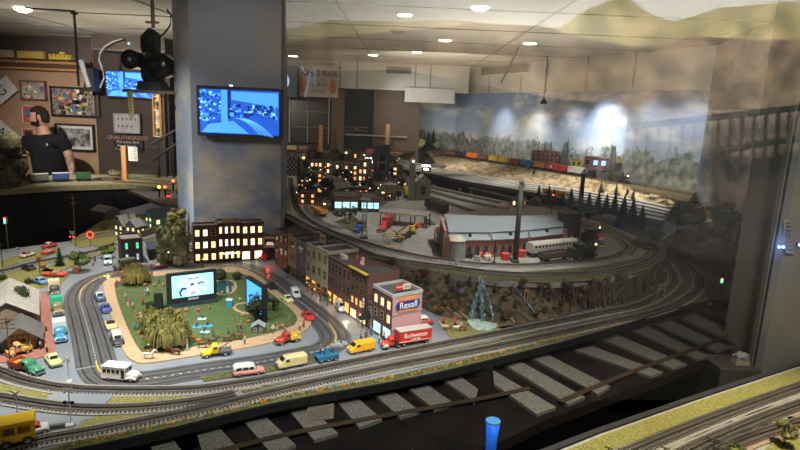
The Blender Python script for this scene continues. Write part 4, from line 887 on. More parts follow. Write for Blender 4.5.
# ---------------------------------------------------------------- brick main street
S0, S1 = P(275, 265, TZ), P(368, 328, TZ)
xs = [275, 288, 296, 306, 316.5, 327.5, 338, 350, 367]
def sp(px):
    lo, hi = -0.2, 1.3
    for _ in range(40):
        t = (lo+hi)/2; q = ROT.transposed() @ (S0.lerp(S1, t)-V((0,0,CAMZ))); x = 400+FPX*q.x/-q.z
        if x < px: lo = t
        else: hi = t
    return S0.lerp(S1, lo)
PK = mat('pink_plaster', (.42,.27,.24), .7, c2=(.36,.23,.20), scale=12); CR = mat('cream_stone', (.42,.36,.23), .7, scale=12); CR2 = mat('cream_stone_pale', (.46,.41,.30), .7, scale=12); BG = mat('blue_grey_paint', (.16,.15,.18), .7, scale=12)
DW = [[Dk,Dk,Dk]]
row = [(brick('brick_red_row', (.20,.09,.06), (.15,.06,.045), (.14,.10,.08), 80), 'brick block with small windows at the top of main street', 232, 3, 3, DW, (.2,.1,.07), None),
 (mat('salmon_stone', (.45,.34,.26), .7), 'salmon framed pale shop building second down main street', 236, 3, 1, [[Dk]], (.5,.2,.1), PK),
 (BG, 'blue grey narrow building third down main street', 242, 3, 1, [[mat('window_blue_dim', (.12,.13,.22), .2)]], (.2,.2,.22), None),
 (CR, 'cream stone building with tall black windows below the rooftop sign', 245, 3, 2, DW, (.5,.44,.3), None),
 (CR2, 'pale cream building with notched parapet on main street', 249, 3, 2, [[mat('window_grey', (.14,.15,.13), .2)]*2], (.55,.5,.38), None),
 (BR2, 'maroon brick building with white rooftop tank on main street', 258, 3, 3, DW, (.14,.08,.07), None),
 (mat('brown_brick_plain', (.17,.09,.075), .8, scale=60), 'brown brick building left of the yellow corniced one', 264, 3, 3, DW, (.12,.07,.06), None),
 (brick('brick_brown', (.15,.065,.055), (.12,.05,.042), (.10,.06,.05), 90), 'maroon brick building with yellow cornice and flag', 270, 4, 4, [[Dk]*4,[Dk]*4,[LITO,LITO,LITO,Dk],[LITO,Dk,LITO,LITO]], (.62,.45,.06), None)]
RB = []
for i, (m_, lb, ty, rows, cols, panes, cor, _) in enumerate(row):
    a_, c_ = sp(xs[i]), sp(xs[i+1]); mid = (a_+c_)/2; hgt = HT((xs[i]+xs[i+1])/2, ty, mid.y)-TZ-.01
    RB.append(building(lb, a_, c_, hgt, .17 if i < 5 else .16, m_, rows, cols, panes, name='main_street_building', cornice=cor, shop=LITO if i in (3, 5, 6) else (LIT if i == 7 else DARKW), fm=flat(.30,.25,.17) if i in (3, 4) else flat(.13,.09,.075)))
    RB[-1]['hgt_m'] = round(hgt, 3)
def onroof(i, name, label, cat, u, v, rz=0):
    b0 = RB[i]; w = (sp(xs[i+1])-sp(xs[i])).length; r = b0.rotation_euler.z; q = Matrix.Rotation(r, 3, 'Z') @ V((w*u, v, 0))
    return thing(name, label, cat, (b0.location.x+q.x, b0.location.y+q.y, TZ+b0['hgt_m']+.003), r+rz)
t = onroof(2, 'roof_tank', 'grey round water tank on the roofs at the top of main street', 'tank', .5, .09); b = MB(); b.lathe((0,0,.012), [(.020,0),(.020,.040),(.012,.045),(.001,.047)], 14); b.build('tank', mat('galvanised', (.22,.24,.25), .5, .3), t)
for x in (-.012,.012): 
    for y in (-.012,.012): MB().box(x-.001,x+.001,y-.001,y+.001,0,.014).build('leg', TY, t)
t = onroof(4, 'rooftop_sign', 'tan rooftop billboard with small writing standing over the cream building', 'sign', -.3, .05, R(10)); MB().box(-.028,.028,-.002,.002,.008,.058).build('panel', flat(.42,.31,.13), t); MB().box(-.030,.030,-.0015,.003,.006,.060).build('frame', TY, t)
for x in (-.024,.022): MB().box(x,x+.002,0,.002,0,.010).build('post', TY, t)
text('FURNITURE\nREPAIR', .009, flat(.15,.09,.03), t, (0,-.0025,.034), (R(90),0,0))
t = onroof(5, 'roof_tank', 'white box shaped tank with red marks on the maroon roof', 'tank', .6, .05); MB().tbox(-.025,.025,-.012,.012,.0,.022,.003,.003).build('box', flat(.58,.55,.50), t); MB().box(-.018,.004,-.0125,-.0118,.006,.014).build('red_mark', flat(.45,.05,.04), t)
t = onroof(7, 'flag', 'american flag hanging from a pole over the yellow cornice', 'flag', .55, .01); MB().cyl((-.024,0,0), (-.024,0,.075), .0012).build('flag_pole', CH, t)
fl = MB()
def fz(u, v): return (-.024+.044*u, -.004*math.sin(u*7)-.001, .072-.040*v-.005*u)
for s_ in range(13):
    for i in range(8): fl.add([fz(i/8, s_/13), fz((i+1)/8, s_/13), fz((i+1)/8, (s_+1)/13), fz(i/8, (s_+1)/13)], [(0,1,2,3)], 2 if (s_ < 7 and i < 3) else s_ % 2)
fl.build('flag_cloth', [flat(.55,.04,.05), flat(.75,.72,.68), flat(.03,.04,.16)], t)
t = onroof(7, 'roof_turret', 'small red brick turret with a peaked top behind the flag', 'chimney', .0, .03); MB().box(-.008,.008,-.008,.008,0,.045).build('shaft', flat(.30,.06,.04), t); MB().lathe((0,0,.045), [(.013,0),(.001,.016)], 4).build('cap', flat(.2,.05,.03), t)
# yellow cornice tube of the last brick building
wl = (sp(xs[8])-sp(xs[7])).length
MB().tube([(0,-.010,RB[7]['hgt_m']+.010),(wl*.98,-.010,RB[7]['hgt_m']+.010)], .006, 8).build('yellow_cornice', flat(.62,.46,.05), RB[7])
# pink drugstore on the corner
ca, cb, cc = P(372, 331, TZ), P(391, 344, TZ), P(420, 337, TZ)
hD = HT(391, 296, cb.y)-TZ-.008
dl = (cc-cb).length; PKD = mat('pink_painted_brick', (.50,.28,.30), .7, c2=(.44,.24,.26), scale=8)
t = thing('drugstore', 'corner drugstore with maroon street front and pink side wall bearing a big sign', 'building', cb, math.atan2(cc.y-cb.y, cc.x-cb.x)); fl_ = (cb-ca).length
rz = t.rotation_euler.z; q = Matrix.Rotation(-rz, 3, 'Z') @ (ca-cb); e_ = V((q.x, q.y))
b = MB(); b.prism([(0,0),(dl,0),(dl+e_.x,e_.y),(e_.x,e_.y)], 0, hD); o = b.build('walls', [PKD, BR2], t)
for pol in o.data.polygons: pol.material_index = 1 if (abs(pol.normal.x) > abs(pol.normal.y) and pol.normal.x < 0) else 0
par = MB(); 
for (u, v) in (((0,0),(dl,0)), ((dl,0),(dl+e_.x,e_.y)), ((dl+e_.x,e_.y),(e_.x,e_.y)), ((e_.x,e_.y),(0,0))):
    ribbon(par, [V((*u,hD)), V((*v,hD))], .006, 0, .014)
par.build('parapet', mat('grey_coping', (.42,.42,.43), .6), t)
b = MB(); b.prism([(0.003,.003),(dl-.003,.003),(dl+e_.x-.003,e_.y-.003),(e_.x+.003,e_.y-.003)], hD, hD+.002); b.build('roof', mat('tar_roof', (.045,.045,.045)), t)
for z in (hD*.62, hD*.30): MB().box(-.001, dl+.001, -.003, 0, z-.002, z+.002).build('string_course', flat(.30,.26,.26), t)
# sign plates
sx_, sz_ = dl*.50, hD*.80
b = MB(); b.xprism([(sx_-.048,sz_+.018),(sx_+.048,sz_+.018),(sx_+.044,sz_+.032),(sx_-.044,sz_+.032)], -.004, -.001); b.xprism([(sx_-.044,sz_-.030),(sx_+.044,sz_-.030),(sx_+.048,sz_-.016),(sx_-.048,sz_-.016)], -.004, -.001); b.build('sign_board', mat('sign_orange', (.75,.26,.06), .5), t, (0,0,0))
b = MB(); b.xprism([(sx_-.056,sz_-.015),(sx_+.052,sz_-.018),(sx_+.060,sz_),(sx_+.056,sz_+.018),(sx_-.054,sz_+.016),(sx_-.062,sz_)], -.007, -.003); b.build('sign_panel', flat(.02,.03,.28), t)
text('Rexall', .040, flat(.85,.85,.88), t, (sx_, -.0085, sz_), (R(90),0,0), font_scale=.95)
text('DRUGS', .010, flat(.6,.5,.2), t, (sx_, -.0045, sz_+.025), (R(90),0,0)); text('STORE', .010, flat(.6,.5,.2), t, (sx_, -.0045, sz_-.023), (R(90),0,0))
# windows on the slanted street front
fd = math.atan2(-e_.y, -e_.x)
fr_ = bpy.data.objects.new('street_front', None); COL.objects.link(fr_); fr_.parent = t; fr_.location = (e_.x, e_.y, 0); fr_.rotation_euler.z = fd
for i, (z, m_) in enumerate(((hD*.72, LIT), (hD*.42, DARKW))):
    for j in range(3): window(fr_, fl_*(j+.5)/3, z, fl_*.14, hD*.16, m_ if i == 0 or j < 2 else LIT)
for j in range(2): window(fr_, fl_*(j*.5+.27), hD*.06, fl_*.36, hD*.22, LITC)
# cola sign and roof blocks
p = cb+(cc-cb)*.32+V((0,.05,0)); s_ = thing('soda_sign', 'red and white soft drink sign standing on the drugstore roof', 'sign', (p.x, p.y, TZ+hD+.002), rz)
MB().box(-.034,.0,-.002,.002,.010,.034).build('red_panel', flat(.65,.03,.03), s_); MB().box(.0,.040,-.002,.002,.010,.034).build('white_panel', flat(.6,.56,.46), s_); 
for x in (-.03, .034): MB().box(x,x+.002,-.001,.001,0,.010).build('post', TY, s_)
text('Coca-Cola', .0085, flat(.8,.75,.72), s_, (-.017,-.0026,.024), (R(90),0,0)); text('SODA', .009, flat(.3,.2,.1), s_, (.020,-.0026,.022), (R(90),0,0))
# dark building with black awning left of drugstore
a_, c_ = sp(367.5), P(371.5, 331, TZ)
t2 = building('narrow dark building with a black awning left of the drugstore', V((sp(367.6).x, sp(367.6).y, TZ)), V((ca.x-.003, ca.y-.003, TZ)), .115, .13, BG, 2, 1, [[DARKW]], name='main_street_building')
b = MB(); b.yprism([(-.050,.050),(0,.085),(0,.050)], -.004, .030); b.build('awning', mat('awning_black', (.02,.015,.015), .8), t2); MB().box(-.005,.031,-.052,-.049,.040,.052).build('awning_valance', flat(.35,.32,.30), t2)
# vertical round sign
p = sp(366); s_ = thing('vertical_sign', 'narrow vertical sign with white round letters on the brick corner', 'sign', (p.x-.012, p.y-.012, TZ+.085), RB[7].rotation_euler.z)
MB().box(-.006,.006,-.002,.002,0,.052).build('panel', flat(.05,.04,.04), s_)
for i, ch in enumerate('PLAZA'[:0] or ['O','O','P']): text(ch, .018, mat('sign_white_lit', (.9,.85,.8), emit=.5), s_, (0, -.0028, .044-.017*i), (R(90),0,0))
b = MB(); b.cyl((-.004,.0,.045), (.012,.012,.045), .001); b.build('bracket', TY, s_)
# warm point lights along the row
for i, (x, y) in enumerate([(345, 304), (331, 300), (356, 316), (371, 322), (318, 290)]):
    glow((x, y), TZ+.03, .012, (1,.55,.25))
for lb, u, c in [('green leafy street tree on the main street pavement', 313, (.06,.14,.03)), ('orange autumn street tree in front of the cream building', 318, (.36,.17,.03)), ('dark green street tree by the salmon building', 293, (.02,.05,.02)), ('orange street tree by the maroon brick building', 326, (.35,.17,.04)), ('light green street tree lower on main street', 333, (.12,.20,.03))]:
    p = sp(u); tree(lb, 0, 0, TZ, .075, .035, c, 'round', 90, pos=V((p.x-.025, p.y-.025, TZ)), group='street trees', ls=.009)
# ---------------------------------------------------------------- park
TL = TZ+.009
def screen(label, a, c, ytop, dispcol, depth=.03, name='outdoor_screen'):
    a = P(*a, TL); c = P(*c, TL); m = (a+c)/2; w = (c-a).length; h = HT((a.x+c.x)/2, ytop, m.y) if False else None
    return a, c, m, w
a, c = P(168, 309, TL), P(217, 302, TL); w = (c-a).length; h = HT(192, 272, (a.y+c.y)/2)-TL
t = thing('outdoor_screen', 'big black framed outdoor cinema screen facing the front of the park', 'screen', a, math.atan2(c.y-a.y, c.x-a.x))
MB().box(0, w, 0, .022, .018, h).build('frame', M['black'], t); MB().box(-.002, w+.002, -.006, .03, 0, .018).build('base', flat(.02,.05,.06), t)
x0, x1, z0, z1 = w*.09, w*.93, .018+(h-.018)*.20, h*.93
MB().box(x0, x1, -.0015, .0, z0, z1).build('display', mat('screen_cyan', (.28,.78,1), emit=1.25), t)
cx, cz = (x0+x1)/2, (z0+z1)/2; dk = mat('screen_navy', (.0,.02,.16), emit=.3); wt = mat('screen_white', (.85,.97,1), emit=1.4); rd = mat('screen_red', (.85,.10,.2), emit=1.0)
b = MB()
for i in range(9):                                   # pale rays behind plain shapes
    a0 = i*2*PI/9; R1 = .5*(z1-z0); b.add([(cx,-.0018,cz),(cx+R1*1.3*math.cos(a0),-.0018,cz+R1*.98*math.sin(a0)),(cx+R1*1.3*math.cos(a0+.35),-.0018,cz+R1*.98*math.sin(a0+.35))], [(0,1,2)])
b.build('ray_picture', wt, t)
b = MB(); b.tube([(cx-.055,-.003,z0+.008),(cx-.060,-.003,z0+.025),(cx-.048,-.003,z0+.042),(cx-.030,-.003,z0+.040)], .006, 6); b.tube([(cx-.012,-.003,cz+.004),(cx+.004,-.003,cz+.008)], .006, 6); b.tube([(cx+.02,-.003,cz+.004),(cx+.04,-.003,cz+.012),(cx+.052,-.003,cz+.004)], .004, 6); b.tube([(cx-.03,-.003,z1-.018),(cx+.03,-.003,z1-.018)], .002, 6); b.build('dark_shape', dk, t)
b = MB(); b.tube([(cx-.012,-.003,z0+.018),(cx+.008,-.003,z0+.019)], .005, 6); b.build('red_shape', rd, t); MB().box(cx-.022, cx+.022, -.002, 0, z1-.014, z1-.006).build('title_block', mat('screen_yellow', (.7,.7,.4), emit=.9), t)
MB().box(cx-.024, cx+.024, -.002, 0, .018+(h-.018)*.08, .018+(h-.018)*.15).build('name_plate', flat(.3,.32,.34), t)
glow((194, 312), TL+.07, .05, (.4,.8,1), r=.03)
MB().box(0,1,0,1,0,1)
t2 = thing('outdoor_screen', 'black framed outdoor cinema screen at the right edge of the park, seen edge on', 'screen', P(246, 311, TL), 0)
a, c = P(246, 311, TL), P(262, 323, TL); t2.rotation_euler.z = math.atan2(c.y-a.y, c.x-a.x); w = (c-a).length*1.05; h = HT(246, 276, a.y)-TL
MB().box(0, w, 0, .022, .0, h).build('frame', M['black'], t2); MB().box(w*.08, w*.92, -.0015, 0, h*.22, h*.93).build('display', mat('screen_blue', (.08,.38,.9), emit=1.2), t2)
b = MB(); b.tube([(w*.3,-.003,h*.35),(w*.28,-.003,h*.55),(w*.42,-.003,h*.6)], .005, 6); b.tube([(w*.6,-.003,h*.5),(w*.6,-.003,h*.62)], .005, 6); b.build('dark_shape', dk, t2)
t3 = thing('screen_speaker', 'black upright panel standing left of the front outdoor screen', 'panel', P(157, 310, TL), .1); MB().box(-.012,.022,0,.02,0,.075).build('cabinet', M['black'], t3); MB().box(-.014,.024,-.003,.022,0,.006).build('foot', M['black'], t3)
# pond, paths
pond = world([(212,291),(214,284),(223,280),(233,282),(236,288),(230,294),(219,295)], TL)
pp = [p for p in resample(smooth_path(pond+pond[:1]), .01)]
b = MB(); ribbon(b, pp, .012, 0, .004); po = tag(b.build('pond_kerb', M['sidewalk']), 'tan stone rim around the small park pond', 'kerb'); b = MB(); b.prism([p[:2] for p in pp[:-1]], TL, TL+.0015); tag(b.build('pond_water', mat('pond_teal', (.02,.09,.09), .08, spec=.8)), 'dark teal water of the small park pond', 'water', kind='stuff')
b = MB(); ribbon(b, resample(smooth_path(world([(246,303),(238,304),(234,308),(240,312),(250,314)], TL)), .01), .014, 0, .002); tag(b.build('garden_path', M['sidewalk']), 'curved tan path under the right screen', 'path')
t = thing('portable_toilet', 'small blue booth with pale roof between pond and right screen', 'booth', P(229.5, 307, TL), .1); MB().box(-.014,.014,-.012,.012,0,.036).build('cabin', flat(.03,.25,.35), t); MB().tbox(-.016,.016,-.014,.014,.036,.041,.004,.004).build('roof', flat(.4,.5,.52), t)
p = P(258, 333, TL); gable_house('tiny blue garden shed with grey roof under the dark park tree', (p.x, p.y, TL), .15, .045, .035, .028, .014, (.05,.07,.12), (.30,.32,.36), name='garden_shed', rows=1, cols=2, cat='shed')
# trees
tree('large olive weeping willow at the front left of the park', 168, 345, TL, .150, .19, (.20,.19,.06), 'willow', 900)
tree('small yellow green willow just behind the large willow', 151, 332, TL, .11, .10, (.20,.18,.05), 'willow', 420)
tree('wide olive weeping willow at the top left corner of the park', 136, 283, TL, .11, .155, (.24,.20,.06), 'willow', 800)
tree('dark round tree in front of the right outdoor screen', 258, 322, TL, .135, .105, (.035,.045,.025), 'round', 420)
tree('dark small tree right of the dark round tree', 274, 311, TL, .07, .055, (.03,.04,.02), 'round', 160)
tree('grey green bush cluster behind the front outdoor screen', 220, 280, TL, .075, .10, (.07,.08,.05), 'bush', 300)
tree('grey green bush between pond and sidewalk', 237, 279, TL, .05, .07, (.06,.065,.04), 'bush', 160)
tree('dark pine shrub left of the black panel', 150, 309, TL, .045, .06, (.03,.05,.025), 'bush', 140)
for i, (x, y, c, lb) in enumerate([(140,334,(.6,.22,.03),'orange bush by the left sidewalk'),(144,338,(.6,.1,.03),'red bush by the left sidewalk'),(151,339,(.5,.08,.04),'red bush left of the willow trunk'),(152,347,(.65,.28,.04),'orange bush left of the white horse'),(150,358-6,(.6,.25,.04),'orange bush above the white horse'),(165,347,(.55,.08,.04),'red bush below the willow'),(178,342,(.6,.12,.05),'red bush right of the willow trunk'),(183,344,(.6,.30,.05),'orange bush right of the willow'),(192,338,(.7,.30,.02),'bright orange flower bank in the lawn'),(198,341,(.6,.26,.03),'orange flower bank end'),(177,314,(.6,.25,.05),'orange bush below the front screen'),(186,311,(.5,.2,.06),'orange bush at the base of the front screen'),(198,311,(.5,.1,.08),'pink bush at the base of the front screen'),(209,309,(.45,.25,.1),'tan bush at the base of the front screen'),(163,286,(.6,.28,.05),'orange bush behind the front screen'),(155,286,(.5,.25,.06),'orange shrub near the top sidewalk'),(145,286,(.45,.2,.1),'rusty shrub near the top sidewalk'),(240,300,(.55,.45,.2),'cream shrub left of the right screen'),(248,322,(.6,.3,.08),'orange shrub left of the dark tree'),(243,316,(.55,.25,.1),'small orange shrub by the curved path'),(234,276,(.6,.2,.1),'pink shrub near the pond'),(189,334,(.6,.05,.08),'crimson bush by the picnic blankets'),(282,327,(.55,.2,.1),'red shrub by the garden benches')]):
    tree(lb, x, y, TL, rnd.uniform(.012,.018), rnd.uniform(.018,.028), c, 'bush', 60, group=None, ls=.005, name='flowering_shrub', cat='shrub')
for (x, y, c, lb) in [(197,327,(.05,.35,.75),'bright blue picnic blanket, left one'),(208,326,(.05,.33,.70),'bright blue picnic blanket, right one'),(205,332,(.35,.55,.75),'pale blue picnic blanket nearest the tow truck'),(202,319,(.5,.6,.6),'white picnic cloth nearest the screen')]:
    p = P(x, y, TL); b = MB(); n = 6; vs = [((i/n-.5)*.036, (j/n-.5)*.026, .0015+.0008*math.sin(i*2+j*1.7)) for j in range(n+1) for i in range(n+1)]; b.add(vs, [(j*(n+1)+i, j*(n+1)+i+1, (j+1)*(n+1)+i+1, (j+1)*(n+1)+i) for j in range(n) for i in range(n)]); b.box(-.017,.017,-.012,.012,0,.001)
    o = b.build('picnic_blanket', flat(*c)); o.location = p; o.rotation_euler.z = rnd.uniform(-.3,.5); tag(o, lb, 'blanket')
    figure('person sitting on the '+lb.split(',')[0]+(', left side of the lawn' if x < 200 else (' nearest the right' if x > 206 else '')), (p.x, p.y, TL+.003), (.04,.04,.05), (.05,.05,.1), 'sit', rnd.uniform(0,6), h=.034)
cols = [(.5,.06,.05),(.04,.05,.12),(.55,.5,.45),(.05,.05,.05),(.5,.3,.05),(.1,.2,.3),(.35,.2,.12),(.02,.15,.1)]
cn = ['red','navy','white','black','ochre','blue','brown','green']
FG = [(117,287,'by the park corner'),(119,291,'left lawn edge, by the corner'),(126,300,'upper left lawn'),(128,306,'left lawn, beside two others'),(131,303,'left lawn, third in line'),(133,309,'left lawn, lowest in line'),(143,305,'beside the dark shrub'),(145,297,'middle of the upper lawn'),(148,295,'middle of the upper lawn, right'),(137,320,'left lawn beside a tan dog'),(136,330,'lower left lawn edge'),(141,323,'left of the small willow'),(118,277,'street side of the park corner'),(129,275,'on the top sidewalk, left'),(131,276,'on the top sidewalk, second'),(152,277,'on the top sidewalk under the willow'),(159,283,'near the orange bushes, upper'),(170,350,'near the brown horse'),(183,350,'right of the brown horse'),(187,349,'holding a striped bag'),(163,349,'on the lawn edge by bushes'),(167,351,'on the lawn edge, second'),(95,262,'beside the headlamp van, left'),(93,266,'on the road edge near the van'),(241,329,'near the shed, left'),(268,331,'right of the shed'),(273,333,'right of the shed, second'),(277,330,'by the red shrub'),(285,336,'near the right park corner'),(300,330,'at the right park corner'),(304,327,'at the tip of the right corner'),(290,322,'by the right benches'),(245,344,'in front of the shed')]
for i, (x, y, wh) in enumerate(FG):
    j = (i*5+i//3) % 8; k = (i*3+1) % 8
    z = TL if y > 278 and x > 112 else TZ+.007
    figure('%s dressed tiny figure %s' % (cn[j], wh), P(x, y, z+.0005), cols[j], cols[k], ['stand','walk','stand'][i % 3], rnd.uniform(0,6), h=.040)
for (x, y, c, c2, rz, lb) in [(149,362,(.62,.6,.55),(.7,.7,.68),.1,'white horse'),(175,358,(.10,.04,.025),(.03,.015,.01),PI,'dark brown horse, second in the row'),(203,351,(.13,.05,.03),(.03,.015,.01),.2,'brown horse left of the tow truck'),(213,348,(.09,.04,.025),None,.1,'dark horse behind the tow truck'),(228,345,(.12,.05,.03),None,.2,'brown horse right of the tow truck'),(238,343,(.14,.06,.03),None,.15,'brown horse farthest right on the park sidewalk')]:
    p = P(x, y-3, TZ+.006); beast('horse', lb+' on the front park sidewalk', 'horse', (p.x, p.y, TZ+.0065), rz, c, c2, .80)
    figure('rider with %s coat on the %s' % ('black' if x < 200 else 'brown', lb), (p.x, p.y, TZ+.0065+.021), (.03,.03,.035) if x < 200 else (.15,.07,.04), (.05,.04,.03), 'ride', rz, h=.036, hat=(.5,.38,.08) if x == 149 else (.05,.03,.02))
p = P(143, 321, TL); beast('dog', 'tan animal statue standing on the left lawn', 'animal', (p.x, p.y, TL+.0005), 2.6, (.6,.45,.3), None, .7)
# cattle meadow by the falls
for (x, y, c, c2, rz, lb) in [(444,330,(.55,.40,.26),(.6,.5,.4),2.9,'tan longhorn steer at the left of the herd'),(450,329,(.30,.15,.08),None,.4,'reddish steer behind the herd'),(456,331,(.6,.56,.5),(.3,.2,.15),.2,'white steer in the middle of the herd'),(463,331,(.16,.08,.05),None,.1,'dark brown steer at the right of the herd'),(459,327,(.35,.20,.12),None,3.2,'brown steer behind the white one')]:
    p = P(x, y, TZ+.004); beast('longhorn_steer', lb, 'cow', (p.x, p.y, TZ+.0042), rz, c, c2, .75, horn=True)
for (x, y, lb) in [(443,326,'red dressed rider figure behind the tan steer'),(455,325,'red dressed rider figure behind the white steer')]:
    p = P(x, y, TZ+.004); figure(lb, (p.x, p.y, TZ+.0042), (.55,.05,.04), (.05,.05,.06), 'stand', 2, h=.048)
# ---------------------------------------------------------------- left village
tree('tall pale green tree clump at the foot of the pillar, left one', 168, 264, TZ, .25, .125, (.27,.27,.16), 'bush', 900, ls=.014, name='leafy_tree', cat='tree')
tree('tall pale green tree clump at the foot of the pillar, right one', 182, 266, TZ, .27, .12, (.29,.28,.16), 'bush', 900, ls=.014, name='leafy_tree', cat='tree')
tree('yellow green tree top behind the pillar tree clump', 177, 240, TZ, .24, .13, (.22,.19,.07), 'bush', 600, ls=.015, name='leafy_tree', cat='tree')
tree('dark narrow evergreen in the left field', 60, 266, TZ, .115, .065, (.03,.06,.025), 'pine', 200)
tree('light green bushy tree on the field left of the brick house', 80, 271, TZ, .115, .125, (.14,.19,.07), 'round', 500, ls=.010)
tree('bright green tree beside the dark brick house', 107, 258, TZ, .085, .105, (.22,.30,.08), 'round', 380, ls=.010)
tree('dark green bushy tree standing over the freight house roof', 22, 318, TZ, .15, .075, (.07,.09,.045), 'round', 350)
for (x, y, c, lb) in [(43,268,(.55,.30,.04),'orange shrub in the left field'),(40,262,(.5,.3,.05),'yellow orange shrub behind the left field'),(6,286,(.5,.28,.04),'orange shrub left of the roof'),(57,289,(.45,.35,.05),'small yellow shrub by the blue sedan'),(76,273,(.55,.18,.04),'red orange shrub under the green tree'),(28,284,(.05,.07,.03),'dark bush above the roof'),(3,280,(.1,.12,.04),'green bush at the far left'),(104,230,(.25,.2,.08),'olive shrub by the beige wall'),(188,256,(.2,.4,.05),'bright green shrub touching the pillar')]:
    tree(lb, x, y, TZ, .035, .045, c, 'bush', 110, ls=.008)
p = P(18, 345, TZ); gable_house('large pale grey roofed freight house at the left edge', (-1.555, 2.185, TZ+.001), R(32), .19, .34, .070, .060, (.25,.19,.13), (.46,.43,.38), name='freight_house', cat='building', rows=1, cols=3, over=.014)
t = gable_house('small dark roofed timber framed station with ochre gable', (-1.400, 2.025, TZ+.0035), R(31), .095, .12, .058, .036, (.50,.33,.13), (.14,.14,.135), name='station_house', cat='building', rows=1, cols=1, over=.026)
b = MB()
for x in (-.046,-.026,-.010,.008,.025,.044): b.box(x, x+.0022, -.003, 0, 0, .060)
for z in (.003,.030,.058): b.box(-.047, .047, -.003, 0, z, z+.002)
b.build('timber_framing', flat(.10,.05,.03), t)
bm = brick('brick_platform', (.32,.13,.10), (.26,.10,.08), (.25,.16,.13), 60)
b = MB(); b.prism([P(x, y, TZ)[:2] for x, y in [(41,292),(48,292),(56,352),(30,362),(-20,364),(-20,352),(38,350)]], TZ+.0003, TZ+.003); tag(b.build('brick_platform', bm), 'red brick paved platform beside the freight house', 'platform')
for (x, y, c, lb) in [(41,349,(.5,.45,.4),'pale dressed figure by the station'),(47,352,(.5,.38,.1),'yellow dressed figure by the station'),(46,331,(.45,.3,.2),'tan figure on the brick platform'),(31,350,(.05,.1,.3),'blue dressed figure beside the orange truck')]:
    figure(lb, P(x, y, TZ+.0035), c, (.1,.08,.07), 'stand', 0, h=.040)
dark_brick = brick('brick_plum', (.085,.06,.065), (.07,.048,.052), (.06,.045,.045), 90)
a, c = P(122, 264, TZ), P(143.5, 262, TZ); h = HT(132, 240, a.y)-TZ-.01
building('two storey plum brick house with green lit upper windows', a, c, h, .16, dark_brick, 2, 2, [[LITG, LITG],[mat('window_lit_blue', (.35,.6,.9), emit=1.5), mat('window_lit_blue2', (.4,.6,.85), emit=1)]], roofm=mat('grey_flat_roof', (.22,.20,.18), .9), ww=.2, name='brick_house', cornice=(.08,.06,.06))
t = thing('covered_trailer', 'long dark blue covered trailer between brick house and tree clump', 'trailer', (0,0,0)); MB().box(-.10,.10,-.028,.028,.012,.062).build('body', flat(.02,.02,.03), t); MB().box(-.10,.10,-.029,.029,.062,.065).build('roof', flat(.035,.05,.08), t); MB().box(-.101,.05,-.030,-.0285,.05,.062).build('yellow_side', flat(.5,.35,.04), t)
for x in (-.07,.07):
    for y in (-1,1): wheel(t, x, y*.022, .008)
place(t, (149, 247), (156, 266))
gable_house('grey victorian house with a steep gable and lit windows, left one', (P(119,237,TZ).x, P(119,237,TZ).y, TZ+.001), R(-28), .095, .12, .085, .062, (.075,.08,.085), (.24,.23,.22), name='victorian_house', lit=LIT, chim=(.25,.1,.06))
gable_house('small grey victorian house with white trimmed gable', (P(131,238,TZ).x, P(131,238,TZ).y, TZ+.001), R(-15), .085, .09, .080, .045, (.08,.085,.09), (.26,.25,.24), name='victorian_house', lit=LIT)
gable_house('green house with dark roof in the back village', (P(149,228,TZ).x, P(149,228,TZ).y, TZ+.001), R(-35), .090, .19, .085, .055, (.07,.24,.14), (.055,.06,.06), name='green_house', lit=LIT)
gable_house('long grey roofed barn at the back edge of the village', (P(113,219,TZ).x, P(113,219,TZ).y, TZ+.001), R(62), .13, .17, .06, .035, (.16,.14,.13), (.30,.28,.26), name='barn', cat='building')
gable_house('tiny grey cottage between the victorian and the green house', (P(139,232,TZ).x, P(139,232,TZ).y, TZ+.001), R(-10), .055, .07, .045, .03, (.2,.2,.19), (.22,.22,.22), name='cottage')
for (a, c, hh_, m_, lb) in [((80,241),(116,236),.035,mat('beige_wall_block',(.32,.28,.22),.8),'long beige retaining wall behind the bright green tree'),((141,238),(159,232),.040,mat('stone_wall_brown',(.22,.16,.11),.9),'brown stone retaining wall below the green house')]:
    a = P(*a, TZ); c = P(*c, TZ); w = (c-a).length; b = MB(); b.box(0,w,0,.012,0,hh_); b.box(-.002,w+.002,-.002,.014,hh_,hh_+.004)
    for i in range(5): b.box(w*i/4-.003,w*i/4+.003,-.004,0,0,hh_+.004)
    o = b.build('retaining_wall', m_); o.location = a+V((0,0,.001)); o.rotation_euler.z = math.atan2(c.y-a.y, c.x-a.x); tag(o, lb, 'wall')
